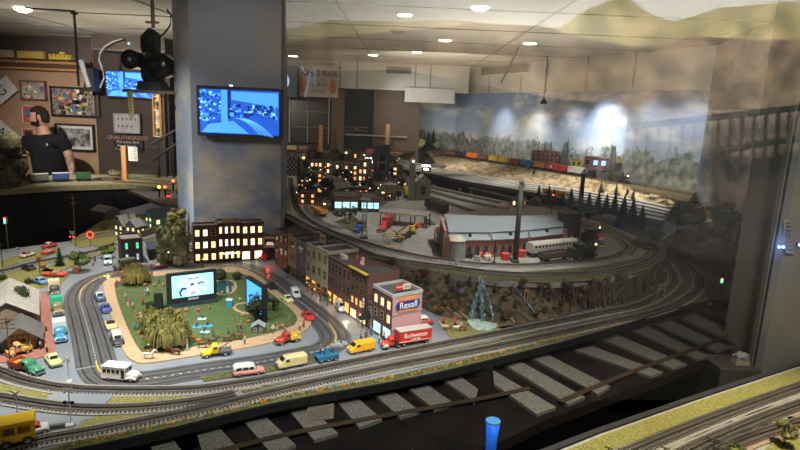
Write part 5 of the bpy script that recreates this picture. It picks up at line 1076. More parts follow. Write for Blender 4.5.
# signals and poles
LR = mat('lamp_red', (1,.05,.02), emit=14); LG = mat('lamp_green', (.05,1,.55), emit=9); LA = mat('lamp_amber', (1,.45,.05), emit=9); LB = mat('lamp_blue', (.1,.3,1), emit=14)
def pole(label, x, y, h, z=TZ, arms=2, name='telegraph_pole', c=(.10,.065,.04), rz=0, aw=.016):
    t = thing(name, label, 'pole', P(x, y, z), rz); b = MB(); b.cyl((0,0,0),(0,0,h),.0022,.0016); b.build('pole', flat(*c), t)
    for i in range(arms):
        b = MB(); zz = h*(.93-.1*i); b.box(-aw,aw,-.0012,.0012,zz,zz+.0025)
        for k in (-.9,-.5,.5,.9): b.cyl((aw*k,0,zz+.0025),(aw*k,0,zz+.006),.001)
        b.build('crossarm', flat(*c), t)
    return t
def crossbuck(label, x, y, h, lamps=None, z=TZ, rz=0, c=(.6,.6,.58), wide=.016):
    t = thing('crossing_signal', label, 'signal', P(x, y, z), rz); b = MB(); b.cyl((0,0,.004),(0,0,h),.0018); b.build('mast', flat(*c), t); MB().tbox(-.008,.008,-.008,.008,0,.005,.003,.003).build('base', flat(*c), t)
    for s in (-1, 1):
        b = MB(); d = V((math.cos(.6*s), 0, math.sin(.6*s)))*wide; u = V((-d.z, 0, d.x))*.16
        q = V((0,-.003-.0006*s,h-.006)); b.add([q-d-u, q+d-u, q+d+u, q-d+u]+[v+V((0,.001,0)) for v in (q-d-u, q+d-u, q+d+u, q-d+u)], [(0,1,2,3),(7,6,5,4),(0,4,5,1),(1,5,6,2),(2,6,7,3),(3,7,4,0)]); b.build('blade', flat(.62,.6,.56), t)
    if lamps:
        for s in (-1, 1): b = MB(); b.cyl((s*.011,-.003,h*.62),(s*.011,-.006,h*.62),.0055,n=12); b.cyl((s*.011,-.006,h*.62),(s*.011,-.0065,h*.62),.0035,n=10,k=1); b.build('lamp_head', [M['black'], lamps], t)
        MB().box(-.011,.011,-.003,0,h*.61,h*.63).build('lamp_bar', M['black'], t)
    return t
crossbuck('pale crossbuck on a round base in front of the dump truck', 69, 381, .085)
t = crossbuck('railroad crossing signal with black lamp heads between the left tracks', 71, 424, .115, mat('lamp_dark', (.03,.01,.01)))
p = P(61, 428, TZ); g = thing('crossing_gate', 'dark lowered plate barrier on the ground left of the crossing signal', 'barrier', (p.x,p.y,TZ+.001), R(22)); MB().box(-.062,.012,-.006,.006,.002,.012).build('gate_arm', flat(.08,.085,.09), g); MB().box(.012,.034,-.010,.010,0,.008).build('gate_base', flat(.45,.44,.42), g)
crossbuck('slim white crossbuck left of the yellow motor car', 18, 418, .085)
crossbuck('white crossbuck by the upper left track', 20, 262, .085, rz=.1)
t = crossbuck('crossing signal with two glowing red lamps at the back of the field', 73, 245, .09, LR, rz=.1)
pole('tall telegraph pole rising behind the glowing crossing signal', 76, 247, .34, arms=2)
pole('dark telegraph pole in front of the station', 10, 360, .165, arms=3, aw=.03)
pole('thin dark pole at the left edge by the upper track', 3, 268, .14, arms=1)
pole('dark pole in the middle of the upper left road', 40, 275, .10, arms=1)
pole('slim dark pole on the field by the evergreen', 55, 292, .10, arms=1)
def traffic(label, x, y, h, lamps, z=TZ, c=(.12,.12,.12)):
    t = thing('traffic_light', label, 'traffic light', P(x, y, z)); b = MB(); b.cyl((0,0,0),(0,0,h),.003); b.build('mast', flat(*c), t); MB().box(-.011,.011,-.007,.004,h,h+.042).build('housing', flat(*c), t)
    for i, m_ in enumerate(lamps): b = MB(); zz = h+.034-.013*i; b.cyl((0,-.007,zz),(0,-.011,zz),.0048,n=10); b.build('lamp', m_, t)
    return t
traffic('grey block signal with red and green lamps at the far left', 8, 247, .15, (LR, LG, LG), c=(.22,.22,.2))
t = traffic('green and amber signal on a mast beside the right hand curve', 718, 300, .085, (LA, LG), c=(.12,.11,.10))
# red lit diner sign behind the wall
p = P(91, 246, TZ); t = thing('neon_sign', 'round red neon sign over the beige wall', 'sign', (p.x, p.y, TZ)); b = MB(); b.cyl((-.002,0,.0),(-.002,0,.062),.002); b.build('post', TY, t); b = MB(); b.cyl((0,-.002,.075),(0,.002,.075),.018,n=18); b.build('disc', flat(.35,.05,.02), t); b = MB(); n=16
for i in range(n):
    if i % 2: b.ball((.020*math.cos(2*PI*i/n),-.003,.075+.020*math.sin(2*PI*i/n)),.0035)
b.build('neon_bulbs', LR, t)
pz = P(190, 190, TZ)
# street lamps
def lamp(label, x, y, h, z=TZ, m_=None):
    t = thing('street_lamp', label, 'street lamp', P(x, y, z)); b = MB(); b.cyl((0,0,0),(0,0,h),.0016); b.cyl((0,0,0),(0,0,.006),.005,.002); b.build('mast', TY, t); b = MB(); b.ball((0,0,h+.003),.0045); b.build('globe', m_ or mat('globe_white', (1,.95,.85), emit=3), t); return t
lamp('street lamp with pinkish white globe before the tall tree clump', 169, 267, .085); lamp('street lamp at the left end of the hotel row', 203, 268, .05, m_=LITO)
# road works cones / ground items around blue handcar
for (x, y, lb) in [(342,348,'grey rubble heap left of the orange van'),(337,350,'small grey rubble heap beside the black figure')]:
    p = P(x, y-3, TZ); b = MB(); 
    for _ in range(18): b.ball((rnd.gauss(0,.012),rnd.gauss(0,.008),rnd.uniform(.0,.012)),.006,n=5,m=4,rough=.3)
    b.ball((0,0,.0),.020,.014,.014,8,5,.2); o = b.build('rubble_heap', mat('rubble', (.30,.32,.34), .8)); o.location = (p.x,p.y,TZ+.003); tag(o, lb, 'rubble', kind='stuff')
for i, (x, y, c, lb) in enumerate([(341,346,(.03,.03,.03),'black dressed figure beside the rubble heap'),(361,340,(.4,.3,.2),'tan figure behind the orange van'),(366,339,(.1,.08,.06),'dark figure behind the orange van'),(379,343,(.5,.48,.45),'white dressed figure left of the lorry'),(384,340,(.45,.3,.25),'rose dressed figure behind the lorry cab'),(371,335,(.08,.15,.3),'blue dressed figure under the awning'),(362,327,(.5,.1,.05),'red dressed figure by the awning'),(358,323,(.1,.1,.1),'black figure outside the orange lit shop'),(344,310,(.12,.05,.03),'brown figure behind the silver camper')]):
    figure(lb, P(x, y, TZ+.002), c, (.05,.05,.06), 'stand', i, h=.040)
# ---------------------------------------------------------------- roundhouse
RBK = brick('brick_roundhouse', (.30,.11,.08), (.24,.085,.065), (.20,.13,.11), 80); SL = mat('slate_blue_roof', (.27,.30,.34), .6, c2=(.23,.26,.30), scale=4)
rh = thing('roundhouse', 'long brick roundhouse with grey slate roof and arched windows in the middle of the yard', 'building', (0,0,0))
F = [P(447,258,PZ), P(490,257.5,PZ), P(528,254.5,PZ), P(563,249.5,PZ)]
ctr = P(490, 205, PZ)
def back(p, d): q = V((.10, 1, 0)).normalized(); return p+q*d
F2 = [back(p, .085) for p in F]; B0 = [p+V((.02*i,.36-.045*i,0)) for i, p in enumerate(F2)]
hw, h2, h3 = .100, .125, .165
names = ['left', 'middle', 'right']
Z = lambda p, z: V((p.x, p.y, PZ+z))
for i in range(3):
    a, c, a2, c2, a3, c3 = F[i], F[i+1], F2[i], F2[i+1], B0[i], B0[i+1]
    b = MB(); b.prism([a[:2], c[:2], c2[:2], a2[:2]], PZ+.001, PZ+hw); b.prism([a2[:2], c2[:2], c3[:2], a3[:2]], PZ+.001, PZ+h2); b.build('brick_bay', RBK, rh)
    b = MB(); th = V((0,0,.004)); q = [Z(a,hw)+V((0,-.008,0)), Z(c,hw)+V((0,-.008,0)), Z(c2,h2-.006), Z(a2,h2-.006)]; b.add(q+[v+th for v in q], [(0,3,2,1),(4,5,6,7),(0,1,5,4),(1,2,6,5),(2,3,7,6),(3,0,4,7)]); b.build('lower_roof', SL, rh)
    b = MB(); q = [Z(a2,h2+.004)+V((0,-.012,0)), Z(c2,h2+.004)+V((0,-.012,0)), Z(c3,h3), Z(a3,h3)]; b.add(q+[v+th for v in q], [(0,3,2,1),(4,5,6,7),(0,1,5,4),(1,2,6,5),(2,3,7,6),(3,0,4,7)]); b.build('upper_roof', SL, rh)
    w = (c-a).length; d = (c-a).normalized(); n = V((d.y,-d.x,0)); rz = math.atan2(d.y, d.x)
    for k in range(5 if i < 2 else 4):
        u = (k+.6)/5.2 if i < 2 else (k+.6)/4.2; p = a+d*w*u+n*.0015
        b = MB(); pr = [(-.012,.018),(.012,.018)]+[(.012*math.cos(PI*j/8), .055+.012*math.sin(PI*j/8)) for j in range(9)]; b.xprism(pr, -.001, .001)
        o = b.build('arched_window', flat(.03,.045,.08, rough=.2), rh, Z(p, 0)); o.rotation_euler.z = rz
    p = (q[0]+q[1])/2; pv = (Z(a,hw)+Z(c,hw)+Z(c2,h2)+Z(a2,h2))/4; MB().box(-.008,.008,-.008,.008,0,.018).build('roof_vent', M['black'], rh, pv)
    b = MB()
    for pq in ([Z(c,hw+.006)+V((0,-.008,0)), Z(c2,h2+.002)],): b.tube(pq, .005, 4)
    b.build('roof_rib', flat(.25,.15,.12), rh)
for p, z in ((F[3], .13), (F[2], .105), (F[0], .12)): MB().box(-.010,.010,-.010,.010,0,z).build('brick_pier', RBK, rh, Z(p, .001)+V((0,-.004,0)))
MB().box(-.012,.006,0,.40,0,.155).build('fire_wall', mat('pale_pink_brick', (.42,.22,.17), .8), rh, Z(F[0], .001)+V((-.012,0,0)))
# smokestacks
def stack(label, x, y, ytop, r, c, lamp=None):
    p = P(x, y, PZ); xt = x+(x-270)*.0003*(y-ytop); h = HT(xt, ytop, p.y)-PZ
    t = thing('smokestack', label, 'chimney', p); b = MB(); b.cyl((0,0,0),(0,0,h),r,r*.72,n=16); b.build('shaft', flat(*c, rough=.7), t, smooth=True); b = MB(); b.lathe((0,0,0),[(r*1.5,0),(r*1.5,.012),(r,.016)],16); b.build('base', flat(*c), t)
    b = MB(); b.lathe((0,0,h-.012),[(r*.85,0),(r*.9,.012),(r*.7,.014)],16); b.build('rim', mat('stack_cap_white', (.6,.58,.52), .5) if lamp else TY, t)
    if lamp: b = MB(); b.ball((0,0,h+.012),.010,n=8,m=6); b.build('cap_globe', mat('stack_globe', (.45,.42,.36), .4), t)
    return t
stack('tall dark smokestack in front of the roundhouse', 515, 262, 180, .0165, (.055,.06,.045), True)
stack('tall dark smokestack right of the water tank', 577, 236, 172, .019, (.055,.06,.045), True)
# water tank on legs
p = P(566, 243, PZ); hT = HT(566, 232, p.y)-PZ; hU = HT(566, 212, p.y)-PZ; t = thing('water_tank', 'big black round water tank on legs right of the roundhouse', 'tank', p)
b = MB(); b.lathe((0,0,hT), [(.070,0),(.070,hU-hT)], 24); b.build('tank', mat('tank_charcoal', (.05,.055,.06), .5), t, smooth=False); b = MB(); b.lathe((0,0,hU), [(.074,0),(.001,.022)], 24); b.build('conical_roof', mat('tank_roof_grey', (.12,.125,.13), .6), t)
b = MB()
for z in (.3,.7): b.lathe((0,0,hT+(hU-hT)*z), [(.0708,0),(.0708,.003)], 24)
b.build('hoops', TY, t)
for i in range(6): a = i*PI/3; b = MB(); b.cyl((.055*math.cos(a),.055*math.sin(a),0),(.055*math.cos(a),.055*math.sin(a),hT),.005); b.build('leg', TY, t)
# silo
p = P(455, 262, PZ); h = HT(455, 243, p.y)-PZ+.022; t = thing('silo', 'grey corrugated silo with pale conical roof at the roundhouse corner', 'silo', P(456,258,PZ)); h = .105
b = MB(); b.lathe((0,0,0), [(.047 if i % 2 else .0485, h*i/22) for i in range(23)], 24); b.build('wall', mat('galvanised_sheet', (.34,.36,.37), .4, .4), t); b = MB(); b.lathe((0,0,h), [(.052,0),(.020,.022),(.006,.026),(.001,.030)], 24); b.build('roof', mat('silo_roof', (.50,.46,.36), .6), t)
# coach, gondola, steam engines, red loco
def setcar(t, a, c, z=PR+.009): return place(t, a, c, z)
L_ = (P(575,249,PZ)-P(526,254,PZ)).length
setcar(railcar('coach', 'silver passenger coach in front of the roundhouse', (.55,.53,.48), (.25,.25,.25), L=.36), (526,256), (575,250))
setcar(railcar('gondola', 'brown low gondola car in front of the silver coach', (.09,.055,.045), (.05,.035,.03), L=.20), (539,262), (568,258))
setcar(railcar('steam', 'black steam locomotive right of the silver coach', (.025,.025,.03), (.04,.04,.04), L=.26, cat='locomotive'), (578,247), (604,236))
setcar(railcar('steam', 'smaller black steam engine on the track below the coach', (.03,.03,.03), (.05,.05,.05), L=.22, cat='locomotive'), (566,261), (598,256))
setcar(railcar('loco', 'red and grey diesel locomotive beside the roundhouse wall', (.42,.07,.04), (.40,.40,.38), L=.20, cat='locomotive'), (437,236), (440,252))
for (x, y, lb) in [(505,260,'red metal shed left of the front smokestack'),(521,257,'red metal shed right of the front smokestack')]:
    t = thing('red_shed', lb, 'shed', P(x, y, PZ), .1); MB().box(-.021,.021,-.014,.014,0,.038).build('walls', flat(.50,.05,.03), t); MB().tbox(-.023,.023,-.016,.016,.038,.042,.003,.003).build('roof', flat(.60,.10,.06), t); MB().box(-.006,.006,-.016,-.014,.002,.030).build('door', flat(.35,.03,.02), t)
for (x, y, c, lb, r) in [(480,257,(.75,.14,.02),'orange pumpkin coloured tank, left one'  ,.019),(487,260,(.62,.58,.50),'white round tank with orange lid before the roundhouse',.022)]:
    t = thing('round_tank', lb, 'tank', P(x, y, PZ)); b = MB(); b.lathe((0,0,0), [(r*.8,0),(r,.008),(r,.026),(r*.7,.034)], 14); b.build('tank', flat(*c), t, smooth=True); b = MB(); b.lathe((0,0,.034), [(r*.72,0),(r*.6,.008),(.002,.012)], 14); b.build('lid', flat(.75,.16,.03), t)
for (x, y, c, lb) in [(469,258,(.03,.03,.03),'black machinery box right of the silo'),(477,261,(.35,.35,.33),'grey concrete box by the white tank')]:
    t = thing('machinery_box', lb, 'box', P(x, y, PZ)); MB().box(-.016,.016,-.012,.012,0,.030).build('casing', flat(*c), t); b = MB(); b.cyl((.005,0,.030),(.005,0,.040),.004); b.build('pipe', TY, t)
t = thing('yard_crane', 'slender dark jib crane with hook before the roundhouse wall', 'crane', P(494, 264, PZ)); b = MB(); b.cyl((0,0,0),(0,0,.135),.003); b.build('mast', TY, t); b = MB(); b.tube([(-.045,0,.165),(0,0,.115),(.010,0,.10)], .0022); b.tube([(-.012,0,.05),(.014,0,.065)], .002); b.build('jib', flat(.25,.18,.12), t); MB().box(-.012,.012,-.01,.01,0,.012).build('base', TY, t)
crossbuck('small white crossbuck signal in front of the silo', 457, 267, .045, z=PZ)
t = thing('plush_figure', 'red topped round lamp figure on a black striped stand at the right loop', 'ornament', P(600, 247, PZ)); b = MB(); b.lathe((0,0,0),[(.022,0),(.018,.03),(.012,.045)],12); b.build('stand', flat(.05,.05,.04), t); b = MB(); b.lathe((0,0,.006),[(.0225,0),(.0215,.008)],12); b.build('yellow_band', flat(.6,.5,.05), t); b = MB(); b.ball((0,0,.058),.017); b.build('globe', flat(.5,.45,.42), t); b = MB(); b.ball((0,0,.074),.024,.024,.014,9,6,.15); b.build('cap', flat(.45,.03,.03), t)
# left part of the yard
def ppost(px, py, w, d, z0, z1, m_, name, parent, loc):
    pass
p = P(402, 232, PZ); t = thing('loading_platform', 'grey canopy roof on posts over the lumber yard', 'platform', (P(380,224,PZ).x, P(380,224,PZ).y, PZ), R(-12))
wq = .34; MB().box(0,wq,-.03,.14,.085,.093).build('roof', mat('canopy_grey', (.24,.24,.24), .7, c2=(.16,.16,.16), scale=12), t); MB().box(0,wq,-.034,-.030,.083,.095).build('roof_edge', flat(.40,.33,.22), t)
for x in (.005,.11,.22,.33):
    for y in (-.025,.13): MB().box(x,x+.006,y,y+.006,0,.085).build('post', TY, t)
p = P(411, 200, PZ); hh_ = HT(411, 162, p.y)-PZ; t = thing('sand_tower', 'tall pale wooden coaling tower with a lamp on top', 'tower', p, R(5)); MB().tbox(-.028,.028,-.025,.025,0,hh_,.006,.005).build('tower_body', mat('weathered_wood', (.26,.24,.19), .85, kind='wave', scale=30), t)
b = MB(); b.cyl((0,-.002,hh_+.01),(0,.004,hh_+.01),.026,n=14); b.build('round_head', mat('weathered_wood', (.26,.24,.19)), t); b = MB(); b.ball((.003,-.024,hh_+.008),.008); b.build('lamp_globe', mat('globe_bright', (1,.85,.7), emit=8), t); b = MB(); b.tube([(.01,0,hh_*.75),(.09,-.02,hh_*.5)], .008, 4); b.build('chute', mat('weathered_wood', (.26,.24,.19)), t)
gable_house('pale grey wooden coal shed with peaked roof next to the coaling tower', P(423,200,PZ), R(12), .135, .12, .17, .055, (.26,.25,.20), (.30,.28,.24), name='coal_shed', rows=1, cols=1, cat='shed')
t = railcar('hopper', 'black covered hopper car sloping behind the roundhouse corner', (.02,.02,.022), (.03,.03,.03), L=.30); setcar(t, (424,207), (449,216), PZ+.005)
t = thing('concrete_ramp', 'pale grey concrete slab leaning beside the hopper car', 'slab', P(430,224,PZ), R(-20)); b = MB(); b.xprism([(-.045,0),(.045,0),(.045,.02),(-.045,.055)],-.01,.01); b.build('slab', mat('pale_concrete', (.40,.39,.37), .8), t); MB().box(-.045,.045,-.012,-.010,0,.004).build('footing', M['black'], t)
t = railcar('gondola', 'dark blue and red gondola loaded with lumber under the canopy', (.10,.03,.06), (.30,.25,.12), L=.34); setcar(t, (391,248), (420,226), PZ+.004)
for (x, y, c, lb) in [(412,230,(.62,.45,.04),'yellow excavator load beside the red crate'),(418,227,(.6,.05,.03),'red crate on the gondola')]:
    p = P(x, y, PZ+.055); t = thing('cargo_machine' if x == 412 else 'cargo_crate', lb, 'cargo', (p.x, p.y, PZ+.052), .7); MB().tbox(-.018,.018,-.014,.014,0,.030,.004,.003).build('body', flat(*c), t); b = MB(); b.tube([(.01,0,.025),(.035,0,.045),(.050,0,.020)] if x == 412 else [(-.015,0,.030),(.015,0,.030)], .004); b.build('arm' if x == 412 else 'handle', flat(*c), t)
t = thing('timber_house', 'yellow timber house frame under construction on the yard', 'house frame', P(393,243,PZ), R(25)); W_ = mat('raw_timber', (.50,.38,.20), .8)
for y in (-.05,0,.05):
    b = MB(); 
    for q in ([(-.045,y,0),(-.045,y,.045)],[(.045,y,0),(.045,y,.045)],[(-.052,y,.040),(0,y,.080)],[(.052,y,.040),(0,y,.080)],[(-.045,y,.045),(.045,y,.045)]): b.tube(q, .003, 4)
    b.build('truss', W_, t)
b = MB()
for x, z in ((-.045,.045),(.045,.045),(0,.08),(-.045,.002),(.045,.002)): b.tube([(x,-.052,z),(x,.052,z)], .003, 4)
b.build('purlin_frame', W_, t)
for i, (x, y, lb) in enumerate([(390,248,'pale lumber pile in front of the house frame'),(399,250,'second lumber pile right of the house frame'),(385,236,'lumber pile left of the house frame')]):
    t = thing('lumber_pile', lb, 'lumber', P(x, y, PZ), rnd.uniform(-.5,.8))
    for k in range(6): MB().box(-.03,.03,-.012+.008*(k % 3),-.006+.008*(k % 3),.005*(k//3),.005*(k//3)+.004).build('plank', [W_, mat('pink_timber', (.55,.33,.22), .8)][k % 2], t)
t = vehicle('boxtruck', 'blue cab lorry with chrome on the yard road', 'truck', (.03,.10,.42), (.10,.09,.10), name='lorry', L=.15); place(t, (366,228), (352,235), PZ, 1.0)
t = vehicle('boxtruck', 'red nosed lorry with dark blue trailer by the canopy', 'truck', (.50,.05,.05), (.45,.05,.06), name='lorry', L=.24); place(t, (394,222), (374,237), PZ, 1.15)
t = railcar('gondola', 'orange yellow gondola truck in the upper left of the yard', (.55,.26,.03), (.5,.25,.04), L=.22); setcar(t, (313,211), (326,218), PZ+.003)
vehicle_ = vehicle('flatbed', 'dark small truck behind the orange gondola', 'truck', (.06,.05,.05), (.2,.15,.1), L=.12); place(vehicle_, (334,214), (342,217), PZ)
# lattice mast
p = P(364, 238, PZ); t = thing('lattice_tower', 'pale steel lattice floodlight tower on the yard road', 'tower', p); h = .24; b = MB()
for sx in (-1,1):
    for sy in (-1,1): b.cyl((sx*.016,sy*.016,.006),(sx*.008,sy*.008,h),.0022,n=5)
b.build('uprights', mat('pale_steel', (.35,.34,.31), .5), t); b = MB()
for k in range(9):
    z0 = .006+h*k/9; z1 = .006+h*(k+1)/9*.98; s0 = .016-.008*k/9; s1 = .016-.008*(k+1)/9
    for q in (((-s0,-s0),(s1,-s1)),((s0,-s0),(s1,s1)),((s0,s0),(-s1,s1)),((-s0,s0),(-s1,-s1))): b.cyl((*q[0],z0),(*q[1],z1),.0014,n=4)
b.build('bracing', mat('pale_steel', (.35,.34,.31)), t); MB().box(-.032,.032,-.010,.010,h,h+.012).build('floodlight_bar', mat('flood_white', (.6,.55,.45), .5), t); MB().box(-.024,.024,-.024,.024,0,.006).build('base', TY, t)
# water tank brown
t = thing('wooden_tank', 'tan wooden water tank on black legs beyond the canopy', 'tank', P(390,200,PZ)); b = MB(); b.lathe((0,0,.07),[(.055,0),(.055,.07),(.062,.072),(.002,.095)],18); b.build('tank', mat('tan_wood', (.30,.22,.11), .8, kind='wave', scale=20), t)
for i in range(4): a = i*PI/2+.4; b = MB(); b.cyl((.045*math.cos(a),.045*math.sin(a),0),(.045*math.cos(a),.045*math.sin(a),.07),.006); b.build('leg', TY, t)
setcar(railcar('loco', 'dark grey diesel locomotive with yellow nose beyond the canopy', (.07,.075,.08), (.55,.38,.03), L=.26, cat='locomotive'), (403,190), (410,204), PZ+.003)
# ---------------------------------------------------------------- rear city
fw = brick('brick_factory', (.10,.05,.04), (.08,.04,.035), (.07,.05,.045), 60)
def bl(label, x0, x1, yb, yt, depth, m_, rows, cols, panes, name='city_building', **k):
    a, c = P(x0, yb, PZ), P(x1, yb+.4, PZ); h = max(.05, HT((x0+x1)/2, yt, a.y)-PZ-.012); return building(label, a, c, h, depth, m_, rows, cols, panes, z=PZ, name=name, **k)
t = bl('dark brick factory with a strip of cyan lit windows', 334, 358, 212, 196, .30, fw, 1, 3, [[LITC]], ww=.8, wh=.4)
t = bl('dark brick factory wing with cyan lit windows right of the first', 361, 379, 212, 197, .28, fw, 1, 3, [[LITC]], ww=.8, wh=.4)
a = P(334, 205, PZ+.1); 
for k, (x, y) in enumerate([(339,190),(350,189),(361,189)]):
    p = P(x, y+11, PZ); t = thing('sawtooth_skylight', 'slanted skylight with cyan glow on the factory roof, %s' % ['left','middle','right'][k], 'skylight', (p.x, p.y-.02, PZ+.085+.012*0+.0), R(-30)); b = MB(); b.xprism([(-.03,0),(.03,0),(.03,.03)], 0, .16); b.build('frame', M['black'], t); b = MB(); b.add([(-.026,.01,.0035),(-.026,.15,.0035),(-.006,.15,.0135),(-.006,.01,.0135)], [(0,1,2,3)]); b.build('glass', mat('skylight_cyan', (.3,.7,.8), emit=.6), t)
for (x0,x1,yb,yt,d,c,rw,cl,pn,lb) in [
 (300,315,204,192,.2,(.16,.03,.03),2,3,[[LITO,DARKW,LITO]],'dark red shop with glowing red windows by the checkered tower'),
 (308,322,183,172,.2,(.12,.11,.08),2,3,[[LIT,DARKW,LITO]],'olive townhouse with a few orange windows'),
 (310,330,174,161,.25,(.14,.08,.06),2,5,[[LIT,LITO,LIT,DARKW,LIT]],'long brown rowhouse with warm windows at the back of the city'),
 (331,343,176,163,.2,(.10,.11,.10),2,3,[[DARKW,LITW,DARKW]],'grey green house in the middle of the city'),
 (344,357,181,164,.2,(.17,.11,.08),3,3,[[LITO,DARKW,LIT],[DARKW,LITW,LITO],[LIT,DARKW,LITO]],'brown tenement with scattered red and yellow lights'),
 (358,371,182,160,.2,(.13,.10,.085),3,3,[[DARKW,LIT,DARKW],[LITO,LIT,DARKW],[LIT,LITO,LIT]],'tall brown tenement left of the navy tower'),
 (374,389,180,146,.22,(.035,.045,.065),1,1,[[DARKW]],'plain dark navy tower block at the rear of the city'),
 (321,333,190,180,.18,(.08,.08,.075),1,3,[[DARKW]],'dark flat workshop in front of the rowhouse'),
 (392,403,176,166,.18,(.20,.15,.10),2,2,[[LIT,DARKW]],'small tan house right of the navy tower'),
 (340,352,160,150,.2,(.10,.09,.08),2,3,[[DARKW,LIT,DARKW]],'farthest grey block of the city')]:
    bl(lb, x0, x1, yb, yt, d, mat('city_wall_%d' % x0, c, .8, scale=20), rw, cl, pn)
for (x,y,lb,body) in [(368,165,'bright white lit rooftop sign left of the navy tower','SALE\nRETAIL'),(424,172,'bright white lit sign above the coal shed','COAL\nCO.')]:
    p = P(x, y+8, PZ); D = p.y; t = thing('lit_sign', lb, 'sign', (p.x, p.y-.02, PZ)); h = HT(x, y-9, D)-PZ; b = MB(); b.box(-.002,.002,0,.004,0,h-.05)
    b.build('post', TY, t); MB().box(-.055,.055,0,.006,h-.10,h).build('panel', M['black'], t); text(body, .042, mat('sign_glow', (1,.97,.92), emit=5), t, (0,-.002,h-.05), (R(90),0,0))
    if x == 424: t.location.x += .02
for (x,y,w,h,lb) in [(312,190,.12,.18,'dark tree left of the rowhouse'),(337,182,.11,.17,'dark tree in front of the grey green house'),(318,166,.16,.2,'dark olive tree behind the rowhouse'),(347,183,.12,.15,'dark tree by the brown tenement'),(305,172,.12,.16,'green tree near the checkered tower'),(336,158,.14,.18,'pale grey tree on the back edge'),(328,158,.12,.14,'grey green tree on the back edge')]:
    tree(lb, x, y, PZ, h, w, (.035,.045,.02) if 'dark' in lb else (.10,.11,.06), 'round', 200, ls=.018)
for (x,y,lb) in [(345,222,'slender green palm like tree on the yard, left'),(350,224,'slender green palm like tree on the yard, middle'),(355,221,'slender green palm like tree on the yard, right')]: tree(lb, x, y, PZ, .10, .07, (.12,.15,.05), 'sparse', 160, ls=.010)
b = MB(); b.prism([P(x,y,PZ)[:2] for x,y in [(335,222),(352,215),(362,222),(352,232)]], PZ+.0003, PZ+.003); tag(b.build('grass_patch', M['grass_d']), 'small green lawn with palm like trees on the yard', 'grass', kind='stuff')
b = MB(); pts = resample(smooth_path(world([(300,205),(310,215),(325,225),(350,228)], PZ)), .03); ribbon(b, pts, .09, .0003, .0025); tag(b.build('yard_road', M['road']), 'grey road from the city to the yard', 'road')
b = MB(); b.prism([P(x,y,PZ)[:2] for x,y in [(281,190),(289,190),(291,212),(284,208)]], PZ+.0003, PZ+.008); tag(b.build('grass_patch', M['grass_y']), 'dull yellow grass strip at the left end of the raised yard', 'grass', kind='stuff')
# checkered gantry over the track
p = P(291, 192, PZ); t = thing('gantry_tower', 'grey girder gantry with checkered panels spanning the left loop track', 'gantry', p); h = HT(291,156,p.y)-PZ
for s in (-1, 1):
    b = MB(); b.box(s*.075-.012, s*.075+.012, -.012, .012, 0, h); b.build('leg', flat(.05,.055,.06), t)
b = MB(); n = 8
for i in range(n):
    for j in range(7):
        x0 = -.075+.15*i/n; z0 = h*.45+h*.5*j/7; b.box(x0, x0+.15/n, -.008, .008, z0, z0+h*.5/7, (i+j) % 2)
b.build('checkered_panel', [flat(.42,.42,.40), flat(.06,.06,.06)], t)
b = MB(); b.box(-.09,.09,-.014,.014,h*.95,h); b.build('top_beam', flat(.3,.3,.29), t)
t = thing('dark_gantry', 'dark arched gantry right of the checkered one', 'gantry', P(303, 197, PZ)); b = MB(); b.tube([(-.02,0,0),(-.02,0,.12),(.03,0,.09),(.055,0,.0)], .008); b.build('arch', M['black'], t); MB().box(-.04,.0,-.015,.015,0,.01).build('foot', M['black'], t)
for (x,y,c,c2,lb) in [(383,173,(.55,.38,.05),(.5,.1,.1),'gold crowned carousel figure before the navy tower'),(392,173,(.5,.25,.25),(.5,.2,.2),'pink pointed tent right of the carousel figure')]:
    t = thing('fairground_ornament', lb, 'ornament', P(x,y,PZ)); b = MB(); b.lathe((0,0,0),[(.03,0),(.035,.05),(.02,.09),(.004,.13)],12); b.build('body', flat(*c2), t); b = MB(); b.ball((0,0,.10 if x == 383 else .13),.035 if x==383 else .008,n=10,rough=.2); b.build('top', flat(*c), t)
# small lights in city
for (x,y,z,m_,lb) in [(286,142,1.25,LR,'red signal lamp on the far left track'),(281,147,1.25,LG,'green signal lamp beside the red one')]:
    p = PD(x,y,8.2); t = thing('signal_lamp', lb, 'signal', (p.x,8.2,1.2)); MB().box(-.008,.008,-.005,.008,0,p.z-1.2).build('mast', TY, t); b = MB(); b.cyl((0,-.012,p.z-1.2),(0,0,p.z-1.2),.018); b.build('lamp', m_, t)
# far items on the back ledge
for (x0,x1,c,lb,k) in [(283,297,(.45,.30,.15),'tan boxcar on the far back ledge beside the pillar','box'),(299,308,(.35,.12,.08),'brown boxcar on the far back ledge','box'),(366,376,(.5,.08,.06),'red car on the far back ledge by the dark doorway','box'),(390,403,(.55,.18,.06),'orange red crane car on the far back ledge','gondola')]:
    p, q = PD(x0,150,8.95), PD(x1,150,8.95); t = railcar(k, lb, c, L=(q-p).length); t.location = ((p.x+q.x)/2, 8.95, 1.201)
